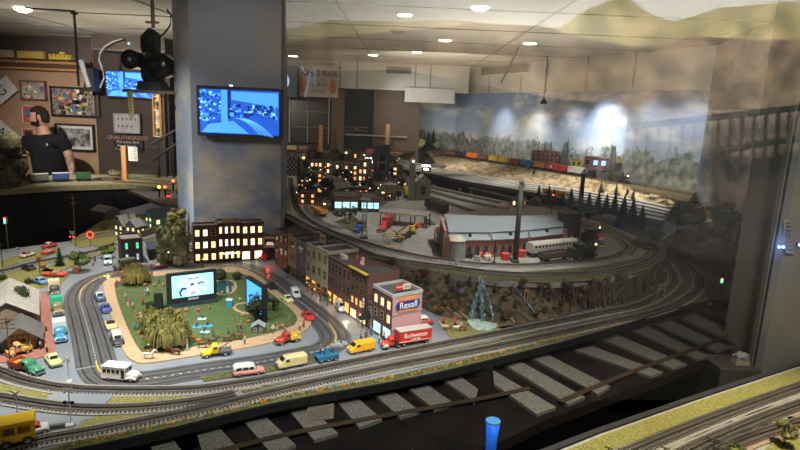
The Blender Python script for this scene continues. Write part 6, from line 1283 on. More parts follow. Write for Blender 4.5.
# orange posts, thin shelf line, biplane, far board
for x, y0, y1, lb in ((321,125,146,'orange wooden post standing on the far ledge, left one'),(388,124,140,'orange wooden post standing on the far ledge, right one')):
    p = PD(x,y0,9.1); t = thing('wooden_post', lb, 'post', (p.x,9.1,1.2)); MB().box(-.03,.03,-.02,.02,0,p.z-1.2).build('shaft', M['wood'], t); MB().box(-.04,.04,-.03,.03,0,.02).build('foot', M['wood'], t)
t = thing('biplane', 'small yellow model biplane hanging before the dark doorway', 'model plane', PD(356,130,7.6), R(15)); YB = flat(.42,.36,.12)
b = MB(); hull(b, [(-.10,.006,.0,.012),(0,.014,-.006,.018),(.06,.016,-.008,.020),(.085,.010,-.002,.012)]); b.build('fuselage', YB, t)
for z in (-.012,.034): MB().box(.0,.045,-.155,.155,z,z+.005).build('wing', YB, t)
MB().box(-.10,-.075,-.05,.05,.006,.010).build('tailplane', YB, t); MB().xprism([(-.10,.010),(-.075,.010),(-.095,.040)],-.002,.002).build('fin', YB, t); b = MB(); b.cyl((.02,0,.036),(.02,0,2.6-PD(356,130,7.6).z-.002),.001,n=4); b.build('hanging_wire', TY, t)
t.rotation_euler.z = R(105)
p = PD(345,135.5,9.0); tag(MB().box(0,1.0,-.03,.03,-.01,.01).build('display_rail', flat(.4,.39,.37), None, (PD(343,135,9.1).x,9.4,p.z)), 'thin white display rail across the dark doorway', 'rail')
# black doorway & display frame
a, c = PD(345,100,9.59), PD(372,170,9.59); b = MB(); b.box(a.x, c.x, 9.57, 9.599, 0, 2.15); o = b.build('door_1', M['black']); o['kind'] = 'structure'
t = thing('mirror_cabinet', 'dark glass display cabinet with pale frame left of the doorway', 'cabinet', (PD(289,100,9.5).x, 9.5, 1.3)); wc_ = PD(330,100,9.5).x-PD(289,100,9.5).x
MB().box(0,wc_,0,.09,0,.85).build('back_panel', mat('cabinet_dark', (.05,.035,.03), .2), t)
for q in ((0,.02,0,.85),(wc_-.02,wc_,0,.85),(0,wc_,.83,.85),(wc_*.45,wc_*.45+.01,0,.85)): MB().box(q[0],q[1],-.02,0,q[2],q[3]).build('frame_bar', flat(.35,.33,.30), t)
for z in (.25,.5): MB().box(0.02,wc_-.02,-.018,0,z,z+.008).build('shelf', flat(.2,.18,.16), t)
# ---------------------------------------------------------------- freight train on the upper shelf
def yl(x): 
    K = [(425,152.5),(447,155),(467,158),(500,163),(527,167),(557,171.5),(575,174.5),(605,179),(628,183),(695,195.5)]
    for (x0,y0),(x1,y1) in zip(K, K[1:]):
        if x <= x1: return y0+(y1-y0)*(x-x0)/(x1-x0)
    return K[-1][1]
rail_track('main track of the long freight train on the upper shelf', [(x, yl(x)) for x in (425,447,467,500,527,557,575,605,628,660,692)], ZT_+.0006, bal='ballast_d', thin=4)
TRN = [(431,446,'flat',(.5,.08,.04),'red flatcar near the far end of the freight train'),(447,455,'gondola',(.3,.12,.04),'rusty gondola near the far end of the freight train'),(455.5,461,'tank',(.03,.03,.035),'black tank car, the farther of two'),(461.5,467,'tank',(.035,.035,.04),'black tank car, the nearer of two'),(467.5,478,'box',(.75,.16,.03),'bright orange boxcar in the freight train'),(478.5,489,'hopper',(.16,.06,.05),'maroon hopper car behind the orange boxcar'),(489.5,499,'box',(.48,.33,.04),'mustard boxcar, the farther yellow one'),(499.5,510.5,'box',(.62,.42,.03),'yellow boxcar, the nearer yellow one'),(511,520,'box',(.28,.11,.06),'brown boxcar left of the blue one'),(521,534,'box',(.06,.22,.50),'blue boxcar in the freight train'),(534.5,546,'hopper',(.60,.34,.05),'orange hopper car right of the blue boxcar'),(547,568,'box',(.58,.06,.04),'long red boxcar with white emblem'),(568.5,586,'box',(.66,.64,.58),'white refrigerator car behind the locomotive'),(588,628,'steam',(.02,.02,.022),'black steam locomotive with lit headlamp leading the freight train')]
for x0, x1, k, c, lb in TRN:
    a, q = P(x0, yl(x0), ZT_), P(x1, yl(x1), ZT_); t = railcar(k, lb, c, c if k == 'box' else tuple(v*.6 for v in c), L=(q-a).length-.02, cat='locomotive' if k == 'steam' else 'train car'); place(t, (x0, yl(x0)), (x1, yl(x1)), ZT_+.0102)
    if 'emblem' in lb: b = MB(); b.cyl((-.08,-.031,.05),(-.08,-.0335,.05),.018,n=14); b.build('emblem', flat(.75,.72,.68), t)
# structures on the upper shelf
def shelfpt(px, u):    # u: 0 at the track, 1 at the wall
    a = P(px, yl(px), ZT_); w = on(MA, MC, px); return a.lerp(V((w.x,w.y,ZT_)), u)
def factory(label, px, u, w, d, h, m_, rows, cols, rz, panes=[[DARKW]], chim=0, name='factory'):
    p = shelfpt(px, u); a = p-V((math.cos(rz),math.sin(rz),0))*w/2; t = building(label, V((a.x,a.y,ZT_)), V((a.x+w*math.cos(rz),a.y+w*math.sin(rz),ZT_)), h, d, m_, rows, cols, panes, z=ZT_, name=name)
    for i in range(chim): b = MB(); b.cyl((w*(.25+.22*i),d*.5,h),(w*(.25+.22*i),d*.5,h+.13),.009,.006); b.build('chimney', flat(.25,.16,.13), t)
    return t
BF = brick('brick_salmon', (.36,.15,.11), (.30,.12,.09), (.30,.2,.17), 30)
factory('salmon brick factory with three thin chimneys on the upper shelf', 546, .42, .34, .16, .20, BF, 3, 6, R(-8), chim=3)
factory('dark red brick warehouse with blue lamps behind the locomotive', 596, .35, .26, .2, .20, brick('brick_rust', (.26,.10,.07), (.22,.08,.06), (.2,.14,.12), 30), 2, 3, R(-25), [[DARKW,mat('window_blue_lit',(.1,.2,1),emit=6),mat('window_blue_lit',(.1,.2,1))],[DARKW,DARKW,DARKW]], name='warehouse')
factory('yellow signal house with dark windows on the upper shelf', 577, .35, .12, .1, .15, flat(.60,.42,.05), 2, 2, R(-20), name='signal_house')
factory('low brown shed between factory and signal house', 567, .35, .14, .07, .07, flat(.20,.11,.07), 1, 3, R(-15), name='shed')
def lattice(label, p, h, w, c, n=8):
    t = thing('lattice_tower', label, 'tower', p); b = MB()
    for sx in (-1,1):
        for sy in (-1,1): b.cyl((sx*w,sy*w,0),(sx*w*.25,sy*w*.25,h),.005,n=4)
    b.build('uprights', flat(*c), t); b = MB()
    for k in range(n):
        s0 = w*(1-.75*k/n); s1 = w*(1-.75*(k+1)/n); z0 = h*k/n; z1 = h*(k+1)/n
        for q in (((-s0,-s0),(s1,-s1)),((s0,-s0),(-s1,-s1)),((s0,-s0),(s1,s1)),((-s0,s0),(s1,s1)),((-s0,-s0),(-s1,s1)),((-s0,-s0),(s0,-s0))): b.cyl((*q[0],z0),(*q[1],z1 if q != ((-s0,-s0),(s0,-s0)) else z0),.003,n=4)
    b.build('bracing', flat(*c), t); return t
lattice('white steel lattice tower in front of the painted trees', shelfpt(517,.35), .42, .05, (.5,.5,.48))
lattice('dark lattice tower right of the salmon factory', shelfpt(566,.6), .34, .05, (.12,.12,.11))
lattice('grey lattice tower behind the black locomotive', shelfpt(612,.3), .36, .045, (.22,.21,.19))
p = shelfpt(618,.2); t = thing('beacon_tower', 'yellow topped beacon tower behind the locomotive', 'tower', p); MB().tbox(-.035,.035,-.035,.035,0,.19,.012,.012).build('frame', flat(.10,.08,.05), t); MB().box(-.020,.020,-.020,.020,.19,.24).build('lantern', flat(.62,.42,.04), t); MB().tbox(-.022,.022,-.022,.022,.24,.255,.016,.016).build('roof', flat(.2,.14,.04), t)
for (x,u,h,w,c,k,lb) in [(421,.3,.20,.16,(.55,.60,.25),'round','bright lit green tree at the far left end of the mural'),(428,.4,.34,.14,(.03,.06,.04),'pine','tall dark pine at the left end of the mural, first'),(433,.4,.36,.14,(.03,.06,.04),'pine','tall dark pine at the left end of the mural, second'),(437,.3,.16,.16,(.5,.5,.28),'round','pale lit shrub tree by the dark pines'),(424,.5,.28,.13,(.04,.07,.04),'pine','shorter dark pine behind the lit tree')]:
    a = P(x, 151, ZT_); a = V((a.x-.0, a.y+.6*u-.15, ZT_)); tree(lb, 0,0,ZT_,h,w,c,k,260,pos=a,ls=.02)
b = MB(); q = [P(x,y,ZT_) for x,y in ((398,152),(426,150),(455,156))]; w_ = on(MA,MC,455)
b.prism([q[0][:2], q[1][:2], q[2][:2], (w_.x-.06, w_.y-.02), (q[0].x, w_.y-.1)], ZT_-.03, ZT_-.0005); tag(b.build('corner_shelf', M['earth']), 'earth coloured corner board with pines left of the mural', 'layout shelf')
for (x,y,lb) in [(415,160,'first'),(445,166,'second')]: pass
# small trees on the rock face
proto = None
for i, (x, y, h) in enumerate([(508,173,.10),(515,176,.12),(521,176,.13),(533,180,.15),(546,180,.10),(566,184,.12),(575,187,.11),(600,193,.13),(615,196,.13),(626,197,.10),(632,200,.11),(643,199,.13),(657,201,.13),(669,204,.11)]):
    q = P(x, y-1, 1.15); lab = 'small dark conifer on the tan rock face'
    if proto is None: proto = tree(lab, 0,0,0, .12, .07, (.03,.045,.025), 'pine', 60, pos=q+V((0,-.02,-.008)), group='conifers on the rock face')
    else: clone(proto, q+V((0,-.02,-.008)), i, lab, None, h/.12)
# staging items
for (x0,x1,y0,y1,c,lb) in [(430,445,167,169,(.12,.05,.045),'dark maroon hopper on the low shelf at the far end'),(543,565,193,197,(.7,.3,.03),'orange car lying on the low shelf')]:
    a = P(x0,y0,ZS); q = P(x1,y1,ZS); t = railcar('gondola', lb, c, L=(q-a).length-.02); place(t, (x0,y0), (x1,y1), ZS+.01)
t = traffic('dark signal tower with glowing red lamp at the shelf edge', 550, 226, .20, (LR,), z=PZ, c=(.05,.05,.05))
for (x,y,lb) in [(522,187,'white domed figure on the low shelf'),(568,195,'white cap on the low shelf near the rock')]:
    t = thing('round_tank', lb, 'tank', P(x,y,ZS+.01)); b = MB(); b.lathe((0,0,0),[(.03,0),(.032,.04),(.02,.065),(.002,.075)],12); b.build('dome', flat(.55,.52,.48), t, smooth=True); b = MB(); b.lathe((0,0,0),[(.036,0),(.036,.006)],12); b.build('base', TY, t)
# shelf legs in the gap
for i, x in enumerate((434,460,471)):
    p = P(x, 181+ (x-434)*.15, ZS); t = thing('shelf_post', 'grey slim post under the low shelf, %s from the left' % ['first','second','third'][i], 'post', (p.x, p.y-.05, 0)); MB().box(-.012,.012,-.012,.012,.02,ZS-.032).build('shaft', flat(.15,.16,.16), t); MB().box(-.03,.03,-.03,.03,0,.02).build('foot', M['black'], t)
# little yard houses and trees behind roundhouse
gable_house('small stone depot with two yellow lit windows behind the roundhouse', P(517,207,PZ), R(-20), .11, .11, .065, .04, (.24,.22,.16), (.17,.17,.16), name='depot', lit=LIT, rows=1, cols=2, cat='building')
gable_house('low dark shed right of the stone depot', P(534,206,PZ), R(-20), .09, .14, .04, .03, (.08,.08,.07), (.12,.12,.11), name='shed', rows=1, cols=1, cat='shed')
t = thing('red_tent', 'white and red peaked tent roof behind the roundhouse', 'tent', P(503,209,PZ), .2); b = MB(); b.lathe((0,0,.03),[(.07,0),(.001,.035)],4); b.build('canopy', flat(.65,.35,.32), t); b = MB(); b.lathe((0,0,0),[(.055,0),(.055,.03)],4); b.build('side_cloth', flat(.55,.52,.5), t)
t = thing('tan_fence', 'tan wooden retaining panel right of the water tank', 'fence', P(590,228,PZ), R(-38)); MB().box(-.08,.08,-.003,.003,0,.040).build('panel', flat(.42,.24,.10), t); MB().box(-.08,.08,-.005,.005,.038,.043).build('rail', flat(.3,.17,.08), t)
proto = None
for i, (x, y, h) in enumerate([(553,207,.17),(562,208,.15),(570,209,.19),(538,201,.16),(588,212,.18),(597,215,.2),(605,217,.2),(613,219,.22),(622,222,.22),(631,226,.22),(640,231,.20),(548,204,.18),(580,208,.17),(618,228,.15)]):
    lab = 'dark conifer in the row between the yard and the low shelf'
    if proto is None: proto = tree(lab, x, y, PZ, h, .10, (.02,.03,.018), 'pine', 80, group='dark conifers behind the yard')
    else: clone(proto, P(x, y, PZ), i, lab, None, h/.17)
for (x,y,h,w,c,lb) in [(574,214,.10,.09,(.14,.12,.06),'olive bush tree behind the water tank'),(587,222,.10,.06,(.10,.09,.05),'thin brown bush by the second smokestack'),(592,218,.09,.08,(.13,.12,.06),'olive bush right of the second smokestack')]: tree(lb,x,y,PZ,h,w,c,'round',160,ls=.012)
for i,(x0,y0,x1,y1,lb) in enumerate([(604,220,618,224,'grey hopper car parked on the outer curve')]):
    t = railcar('gondola', lb, (.25,.25,.26), L=.16); place(t,(x0,y0),(x1,y1),PR+.009)
# ---------------------------------------------------------------- right corner trees
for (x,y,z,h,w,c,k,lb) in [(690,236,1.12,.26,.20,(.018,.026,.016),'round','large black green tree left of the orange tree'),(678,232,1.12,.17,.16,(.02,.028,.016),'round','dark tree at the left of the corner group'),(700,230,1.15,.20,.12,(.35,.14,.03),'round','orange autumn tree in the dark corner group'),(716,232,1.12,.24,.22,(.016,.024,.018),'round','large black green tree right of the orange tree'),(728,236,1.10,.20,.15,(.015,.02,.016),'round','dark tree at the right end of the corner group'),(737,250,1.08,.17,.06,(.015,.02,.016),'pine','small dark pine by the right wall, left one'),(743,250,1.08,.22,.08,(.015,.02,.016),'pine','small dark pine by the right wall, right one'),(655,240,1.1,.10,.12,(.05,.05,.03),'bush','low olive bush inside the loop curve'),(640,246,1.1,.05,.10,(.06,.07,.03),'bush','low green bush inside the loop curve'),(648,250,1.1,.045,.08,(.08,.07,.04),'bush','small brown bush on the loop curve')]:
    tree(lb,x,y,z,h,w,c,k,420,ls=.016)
# trestle
TS = mat('trestle_timber', (.075,.055,.04), .85)
proto = None
for i, (x, y) in enumerate([(529,279),(539,279.5),(549,280),(559,280),(569,280),(579,280),(589,279.5),(599,278.5),(609,277),(619,275.5),(629,273.5),(639,270.5),(648,266.5),(655,261)]):
    p = P(x, y, PZ); p = V((p.x, p.y-.012, TZ-.0)); lab = 'dark timber bent of the curved trestle'
    if proto is None:
        proto = thing('trestle_bent', lab, 'trestle', p, 0, 'bents of the curved trestle')
        for k in (-.028,-.010,.010,.028): b = MB(); b.cyl((k*1.25,-.012,0),(k*.8,0,PZ-TZ-.034),.0045,n=6); b.build('pile', TS, proto)
        MB().box(-.034,.034,-.006,.006,PZ-TZ-.036,PZ-TZ-.031).build('cap_beam', TS, proto)
        b = MB(); b.tube([(-.032,-.014,.03),(.028,-.006,.095)], .003, 4); b.tube([(.032,-.014,.03),(-.028,-.006,.095)], .003, 4); b.build('cross_brace', TS, proto)
    else: clone(proto, p, R(0 if x < 600 else (x-600)*1.1), lab)
# ravine: waterfall, bushes
Wm = bpy.data.materials.new('waterfall_water'); Wm.use_nodes = True; nt = Wm.node_tree; bs = nt.nodes['Principled BSDF']; bs.inputs['Roughness'].default_value = .12
tc = nt.nodes.new('ShaderNodeTexCoord'); mp = nt.nodes.new('ShaderNodeMapping'); mp.inputs['Scale'].default_value = (150,150,34); ns = nt.nodes.new('ShaderNodeTexNoise'); ns.inputs['Scale'].default_value = 1; ns.inputs['Detail'].default_value = 3; rp = nt.nodes.new('ShaderNodeValToRGB')
rp.color_ramp.elements[0].position = .52; rp.color_ramp.elements[0].color = (.06,.14,.18,1); rp.color_ramp.elements[1].position = .78; rp.color_ramp.elements[1].color = (.7,.8,.84,1)
nt.links.new(tc.outputs['Object'], mp.inputs[0]); nt.links.new(mp.outputs[0], ns.inputs[0]); nt.links.new(ns.outputs['Fac'], rp.inputs['Fac']); nt.links.new(rp.outputs['Color'], bs.inputs['Base Color'])
wf = thing('waterfall', 'blue white waterfall splitting into three streams down the rocky slope', 'waterfall', (0,0,0))
A0 = P(480, 277, PZ)
for k, (path, w0, w1) in enumerate([([(480,276),(480,288),(475,302),(471,322)],.016,.030),([(480,277),(481,292),(482,306),(483,324)],.018,.022),([(481,278),(485,290),(490,304),(494,324)],.014,.018)]):
    n = 26; b = MB(); vs = []; top = P(*path[0], PZ)+V((0,-.02,.0)); bot = P(*path[-1], TZ); pts = smooth_path([V((x,y,0)) for x,y in path], 2)
    for i in range(len(pts)):
        u = i/(len(pts)-1); D = top.y+(bot.y-top.y)*u**.9-.035*math.sin(PI*min(1,u*1.1)); q = PD(pts[i].x, pts[i].y, D); w = (w0+(w1-w0)*u)*.5; j = .004*math.sin(i*1.9+k)
        vs += [q+V((-w+j,.006,0)), q+V((-w*.3,-.004+j,0)), q+V((w*.4,-.003-j,0)), q+V((w-j,.006,0)), q+V((0,.02,0))]
    m = len(vs)//5; b.add(vs, [(i*5+j, i*5+j+1, (i+1)*5+j+1, (i+1)*5+j) for i in range(m-1) for j in range(4)]); b.build('stream', Wm, wf)
b = MB(); pw = smooth_path([P(x,y,TZ) for x,y in [(467,323),(474,319),(488,320),(497,326),(490,331),(474,330),(467,323)]], .01); b.prism([p[:2] for p in pw[:-1]], TZ+.003, TZ+.009); tag(b.build('pool', mat('pool_turquoise', (.25,.42,.40), .15, c2=(.6,.72,.68), scale=60)), 'pale turquoise pool at the foot of the waterfall', 'pool')
b = MB(); vs=[]; n=18
for i in range(n+1):
    u=i/n; q=PD(512+u*22,283+u*30, P(512,281,PZ).y*(1-u)+P(536,318,TZ).y*u-.035*math.sin(PI*u)-.01); w=.004+.006*u; vs += [q+V((-w,.004,0)), q+V((0,-.004,.002)), q+V((w,.004,0))]
b.add(vs,[(i*3+j,i*3+j+1,(i+1)*3+j+1,(i+1)*3+j) for i in range(n) for j in range(2)]); tag(b.build('brook', Wm), 'thin blue brook running down the slope right of the waterfall', 'brook')
b = MB(); ribbon(b, resample(smooth_path(world([(500,329),(540,322),(570,313),(610,303),(640,296)], TZ)), .02), .035, .001, .003); tag(b.build('stream_bed', mat('brook_dark', (.04,.055,.06), .15, c2=(.07,.09,.09), scale=20)), 'dark stream along the foot of the slope beside the tracks', 'stream')
L1 = smooth_path(world([(300,236),(340,262),(385,285),(430,312),(470,322),(520,325),(600,305),(645,292)], TZ), .03); L2 = smooth_path(world([(300,224),(340,243),(375,257),(420,269),(460,276),(510,281),(580,282),(625,276)], PZ), .03)
protos = [tree('dark scrub clump among many on the ravine slope',0,0,0,.045,.055,c,'bush',110,pos=V((0,0,-5)),group='scrub on the ravine slope',name='scrub_clump',cat='shrub',ls=.010) for c in ((.05,.06,.03),(.09,.085,.04),(.13,.075,.035))]
used = set(); k = 0
for i in range(150):
    u, v = rnd.random(), rnd.uniform(.03,.97)
    a = L1[int(u*(len(L1)-1))]; c = L2[int(u*(len(L2)-1))]; q = a.lerp(c, v)
    px = ROT.transposed() @ (q-V((0,0,CAMZ))); x_ = 400+FPX*px.x/-px.z
    if x_ < 405 and rnd.random() < .5: continue
    if 466 < x_ < 497: continue
    pr = i % 3; s = rnd.uniform(.35,1.05); q = q+V((0,-.012,0))
    if pr not in used: used.add(pr); t = protos[pr]; t.location = q; t.scale = (s,s,s)
    else: clone(protos[pr], q, rnd.uniform(0,6), protos[pr]['label'], None, s)
proto = None
for i,(x,y,h) in enumerate([(452,291,.06),(466,296,.05),(445,300,.05),(505,300,.06),(515,308,.055),(495,292,.05),(448,282,.06),(470,285,.06),(399,262,.07),(419,264,.06),(500,312,.05),(460,305,.05)]):
    q = hit(x, y)+V((0,0,-.003)); lab = 'small green pine on the ravine slope'
    if proto is None: proto = tree(lab,0,0,0,.06,.035,(.035,.06,.03),'pine',40,pos=q,group='pines on the ravine slope')
    else: clone(proto,q,i,lab,None,h/.06)
q = hit(460,294); tree('small lilac flowering bush on the slope left of the waterfall',0,0,0,.035,.055,(.30,.26,.42),'bush',160,pos=q,ls=.007)
for (x0,y0,x1,y1,lb) in [(445,306,461,318,'fallen pale log above the cattle'),(507,314,515,323,'fallen thin log right of the waterfall'),(462,314,470,321,'short log by the pool')]:
    a = hit(x0,y0)+V((0,-.004,.003)); c = hit(x1,y1)+V((0,-.004,.003)); b = MB(); b.cyl(a,c,.004,.003,n=7); b.cyl(a.lerp(c,.5),a.lerp(c,.6)+V((.01,0,.012)),.002,.001,n=5); tag(b.build('fallen_log', mat('pale_log', (.40,.29,.15), .8)), lb, 'log')
t = thing('timber_portal', 'light wooden mine portal frame by the trestle', 'timber frame', hit(526,298)); MB().box(-.010,-.005,-.003,.003,-.01,.035).build('post', M['wood'], t); MB().box(.005,.010,-.003,.003,-.01,.035).build('post', M['wood'], t); MB().box(-.012,.012,-.004,.004,.035,.040).build('lintel', M['wood'], t)
t = thing('timber_portal', 'tan wooden frame at the right end of the trestle', 'timber frame', P(660,300,TZ), .2); 
for x in (-.022,.018): MB().box(x,x+.004,-.003,.003,0,.085).build('post', flat(.28,.19,.10), t)
MB().box(-.024,.024,-.004,.004,.083,.088).build('lintel', flat(.28,.19,.10), t)
# hay like boulders at right front
for i,(x,y) in enumerate([(748,291),(751,286),(757,286),(763,284),(745,285),(769,289)]):
    b = MB(); b.ball((0,0,.016),.024,.020,.018,9,7,.12); b.leaves((0,0,.018),.024,.020,.016,30,.008); o = b.build('yellow_shrub', mat('yellow_moss', (.42,.27,.05), .9, c2=(.28,.18,.04), scale=40)); o.location = P(x,y,.94); tag(o, 'round golden yellow shrub, %s of the cluster by the right pier' % ['front left','rear left','middle','rear right','far left','front right'][i], 'shrub')
b = MB(); b.prism([P(x,y,.935)[:2] for x,y in [(735,297),(742,283),(765,272),(800,272),(790,302)]], .90, .935); tag(b.build('corner_board', mat('brown_board', (.05,.04,.03), .8)), 'dark brown corner board carrying the golden shrubs', 'layout table')

rnd = random.Random(21)
CB = [(287,296,150,143,(.16,.10,.06),'tan block left of the checkered gantry roof'),(296,306,160,150,(.10,.09,.08),'grey house behind the checkered gantry'),(313,321,157,149,(.14,.07,.05),'small rust coloured house on the back edge'),(323,331,159,151,(.08,.09,.10),'small slate house on the back edge'),(353,361,166,152,(.12,.08,.06),'narrow brown house behind the tall tenement'),(362,370,162,153,(.15,.13,.10),'cream grey house left of the navy tower top'),(391,399,163,154,(.10,.07,.06),'dark house behind the small tan house'),(380,392,197,190,(.10,.09,.07),'low dark shed before the tan water tank'),(316,330,197,188,(.06,.06,.055),'long low black workshop left of the factory'),(300,308,190,182,(.20,.17,.12),'small cream store near the dark gantry'),(398,407,186,176,(.16,.14,.10),'pale wooden store by the coaling tower'),(322,332,209,201,(.09,.05,.045),'small dark brick annex left of the factory')]
for n_, (x0,x1,yb,yt,c,lb) in enumerate(CB):
    bl(lb, x0, x1, yb, yt, .14, mat('clutter_wall_%d' % n_, c, .8, scale=20), 2, 2, [[rnd.choice((LIT,LITO,DARKW)),DARKW],[DARKW,rnd.choice((LITO,LIT,DARKW))]])
pr = {}
for i in range(46):
    x = rnd.uniform(292,400); y = rnd.uniform(158,205); k = rnd.choice('roow')
    lab = {'r':'tiny red street lamp among the rear city houses','o':'tiny orange street lamp among the rear city houses','w':'tiny white street lamp among the rear city houses'}[k]
    if k not in pr: pr[k] = lamp(lab, x, y, .10, PZ, {'r':LR,'o':LITO,'w':LITW}[k]); pr[k]['group'] = 'lamps of the rear city'
    else: clone(pr[k], P(x,y,PZ), 0, lab)
pr = None
for i in range(26):
    x = rnd.uniform(300,402); y = rnd.uniform(160,200); lab = 'small dark tree scattered among the rear city houses'
    if pr is None: pr = tree(lab, x, y, PZ, .12, .10, (.035,.04,.022), 'round', 120, group='trees of the rear city', ls=.016)
    else: clone(pr, P(x,y,PZ), i, lab, None, rnd.uniform(.6,1.2))
b = MB(); b.prism([P(x,y,PZ)[:2] for x,y in [(292,160),(405,158),(408,190),(380,207),(330,213),(300,196)]], PZ+.0002, PZ+.0016); tag(b.build('city_ground', mat('dark_city_ground', (.055,.05,.045), .8, c2=(.10,.09,.08), scale=12)), 'dark ground of the rear city blocks', 'ground')
# ---------------------------------------------------------------- left shelf layout and its trains
ZL = 1.02
lf = [P(-90,195,ZL), P(0,190,ZL), P(60,186,ZL), P(130,184,ZL), P(176,190,ZL)]
lb_ = [P(-90,180,ZL), P(0,177,ZL), P(60,175,ZL), P(130,174,ZL), P(182,176,ZL)]
b = MB(); b.prism([p[:2] for p in lf]+[p[:2] for p in lb_[::-1]], ZL-.05, ZL); tag(b.build('left_shelf', [mat('shelf_green_edge', (.20,.19,.10), .85, c2=(.26,.24,.14), scale=20)]), 'narrow grassy layout shelf in front of the man at the left wall', 'layout shelf')
b = MB(); b.prism([(p+V((0,.02,0)))[:2] for p in lf]+[(p+V((0,.06,0)))[:2] for p in lf[::-1]], 0.001, ZL-.052); tag(b.build('shelf_skirt', M['skirt']), 'black curtain skirt under the narrow left shelf', 'skirt')
b = MB(); b.prism([(P(x,y,TZ))[:2] for x,y in [(158,199),(120,210),(98,223),(70,240),(-60,254)]]+[(P(x,y,TZ)+V((.0,-.03,0)))[:2] for x,y in [(-60,254),(70,240),(98,223),(120,210),(158,199)]], 0.001, TZ-.037); tag(b.build('table_skirt', M['skirt']), 'black skirt under the rear left edge of the town table', 'skirt')
rail_track('track along the narrow left shelf in front of the man', [(-60,187.5),(0,184.5),(60,181),(130,179.5),(178,183)], ZL+.0006, bal='ballast', thin=5)
for (x0,x1,k,c,c2,lb) in [(30,48,'box',(.10,.10,.09),(.45,.43,.38),'grey boxcar with pale roof on the left shelf'),(53,69,'box',(.03,.05,.16),(.50,.48,.45),'dark blue boxcar with pale roof on the left shelf'),(76,91,'box',(.02,.07,.03),(.03,.06,.03),'dark green boxcar on the left shelf')]:
    y = lambda x: 184.5-(x/60)*3.5 if x < 60 else 181-(x-60)/70*1.5
    a, q = P(x0,y(x0),ZL), P(x1,y(x1),ZL); t = railcar(k,lb,c,c2,L=(q-a).length); place(t,(x0,y(x0)),(x1,y(x1)),ZL+.010)
t = railcar('flat','brown flatcar at the right of the left shelf train',(.12,.07,.05),L=.25); place(t,(98,180),(118,179.6),ZL+.010)
for (x,y,c,lb,w) in [(3,182,(.28,.25,.10),'olive grass mound at the far left shelf end',.35),(23,182,(.22,.22,.09),'low grassy mound behind the shelf track',.28),(116,178,(.25,.22,.13),'tan mound on the shelf left of the wooden post',.2)]:
    tree(lb,x,y-2,ZL,.07,w,c,'bush',120,ls=.03,name='grass_mound',cat='mound')
tree('tall rough olive rock and bush at the left picture edge',-2,186,ZL,.48,.50,(.10,.095,.05),'bush',500,ls=.05)
# wooden ledge boards, posts
def slab(name, x0, y0, x1, y1, D, m, label, cat, th=.03, group=None):
    a, c = PD(x0,y0,D), PD(x1,y1,D); o = MB().box(a.x,c.x,D,D+th,c.z,a.z).build(name,m); return tag(o,label,cat,group)
D6 = 6.0
a, c = PD(124,146,5.6), PD(127,184,5.6)
for (x, y0, lb) in [(125.5,146,'honey wooden post on the left shelf holding the low glass rail'),(13,140,'honey wooden post left of the man')]:
    p = P(x,180,ZL); D = p.y; t = thing('wooden_post',lb,'post',(p.x,D,ZL+.001)); h = HT(x,y0,D)-ZL; MB().box(-.025,.025,-.02,.02,0,h).build('shaft',M['wood'],t); MB().box(-.035,.035,-.03,.03,0,.015).build('foot',M['wood'],t)
gm = bpy.data.materials.new('clear_glass'); gm.use_nodes = True; nt = gm.node_tree; [nt.nodes.remove(n) for n in list(nt.nodes) if n.type == 'BSDF_PRINCIPLED']
tr = nt.nodes.new('ShaderNodeBsdfTransparent'); gl = nt.nodes.new('ShaderNodeBsdfGlossy'); gl.inputs['Roughness'].default_value = .0; mx = nt.nodes.new('ShaderNodeMixShader'); fn = nt.nodes.new('ShaderNodeLayerWeight'); fn.inputs[0].default_value = .5; pw_ = nt.nodes.new('ShaderNodeMath'); pw_.operation = 'POWER'; pw_.inputs[1].default_value = 4; nt.links.new(fn.outputs['Facing'], pw_.inputs[0]); mr = nt.nodes.new('ShaderNodeMath'); mr.operation = 'MULTIPLY_ADD'; mr.inputs[1].default_value = .6; mr.inputs[2].default_value = .05; nt.links.new(pw_.outputs[0], mr.inputs[0]); nt.links.new(mr.outputs[0], mx.inputs[0]); nt.links.new(tr.outputs[0], mx.inputs[1]); nt.links.new(gl.outputs[0], mx.inputs[2]); nt.links.new(mx.outputs[0], nt.nodes['Material Output'].inputs[0])
tr.inputs[0].default_value = (.93,.94,.93,1)
q0, q1 = P(127,180,ZL), P(176,184,ZL); o = MB().box(0,(q1-q0).length,-.003,.003,.0,.36).build('glass_rail',gm); o.location = q0+V((0,0,.001)); o.rotation_euler.z = math.atan2(q1.y-q0.y,q1.x-q0.x); tag(o,'low clear glass guard on the left shelf beside the stair rail','glass guard')
t = thing('wall_notice','white paper notice fixed on the low glass guard','notice',PD(133,154,q0.y-.02)); MB().box(-.05,.05,-.002,.001,-.075,.075).build('sheet',flat(.62,.60,.56),t)
for i in range(5): MB().box(-.035,.035,-.0028,-.002,.05-.025*i,.055-.025*i).build('text_line',flat(.2,.2,.2),t)
tag(slab('ledge_board',112,181,172,185,5.75,M['wood'],'honey wood ledge board on the shelf behind the low glass','ledge'),None)
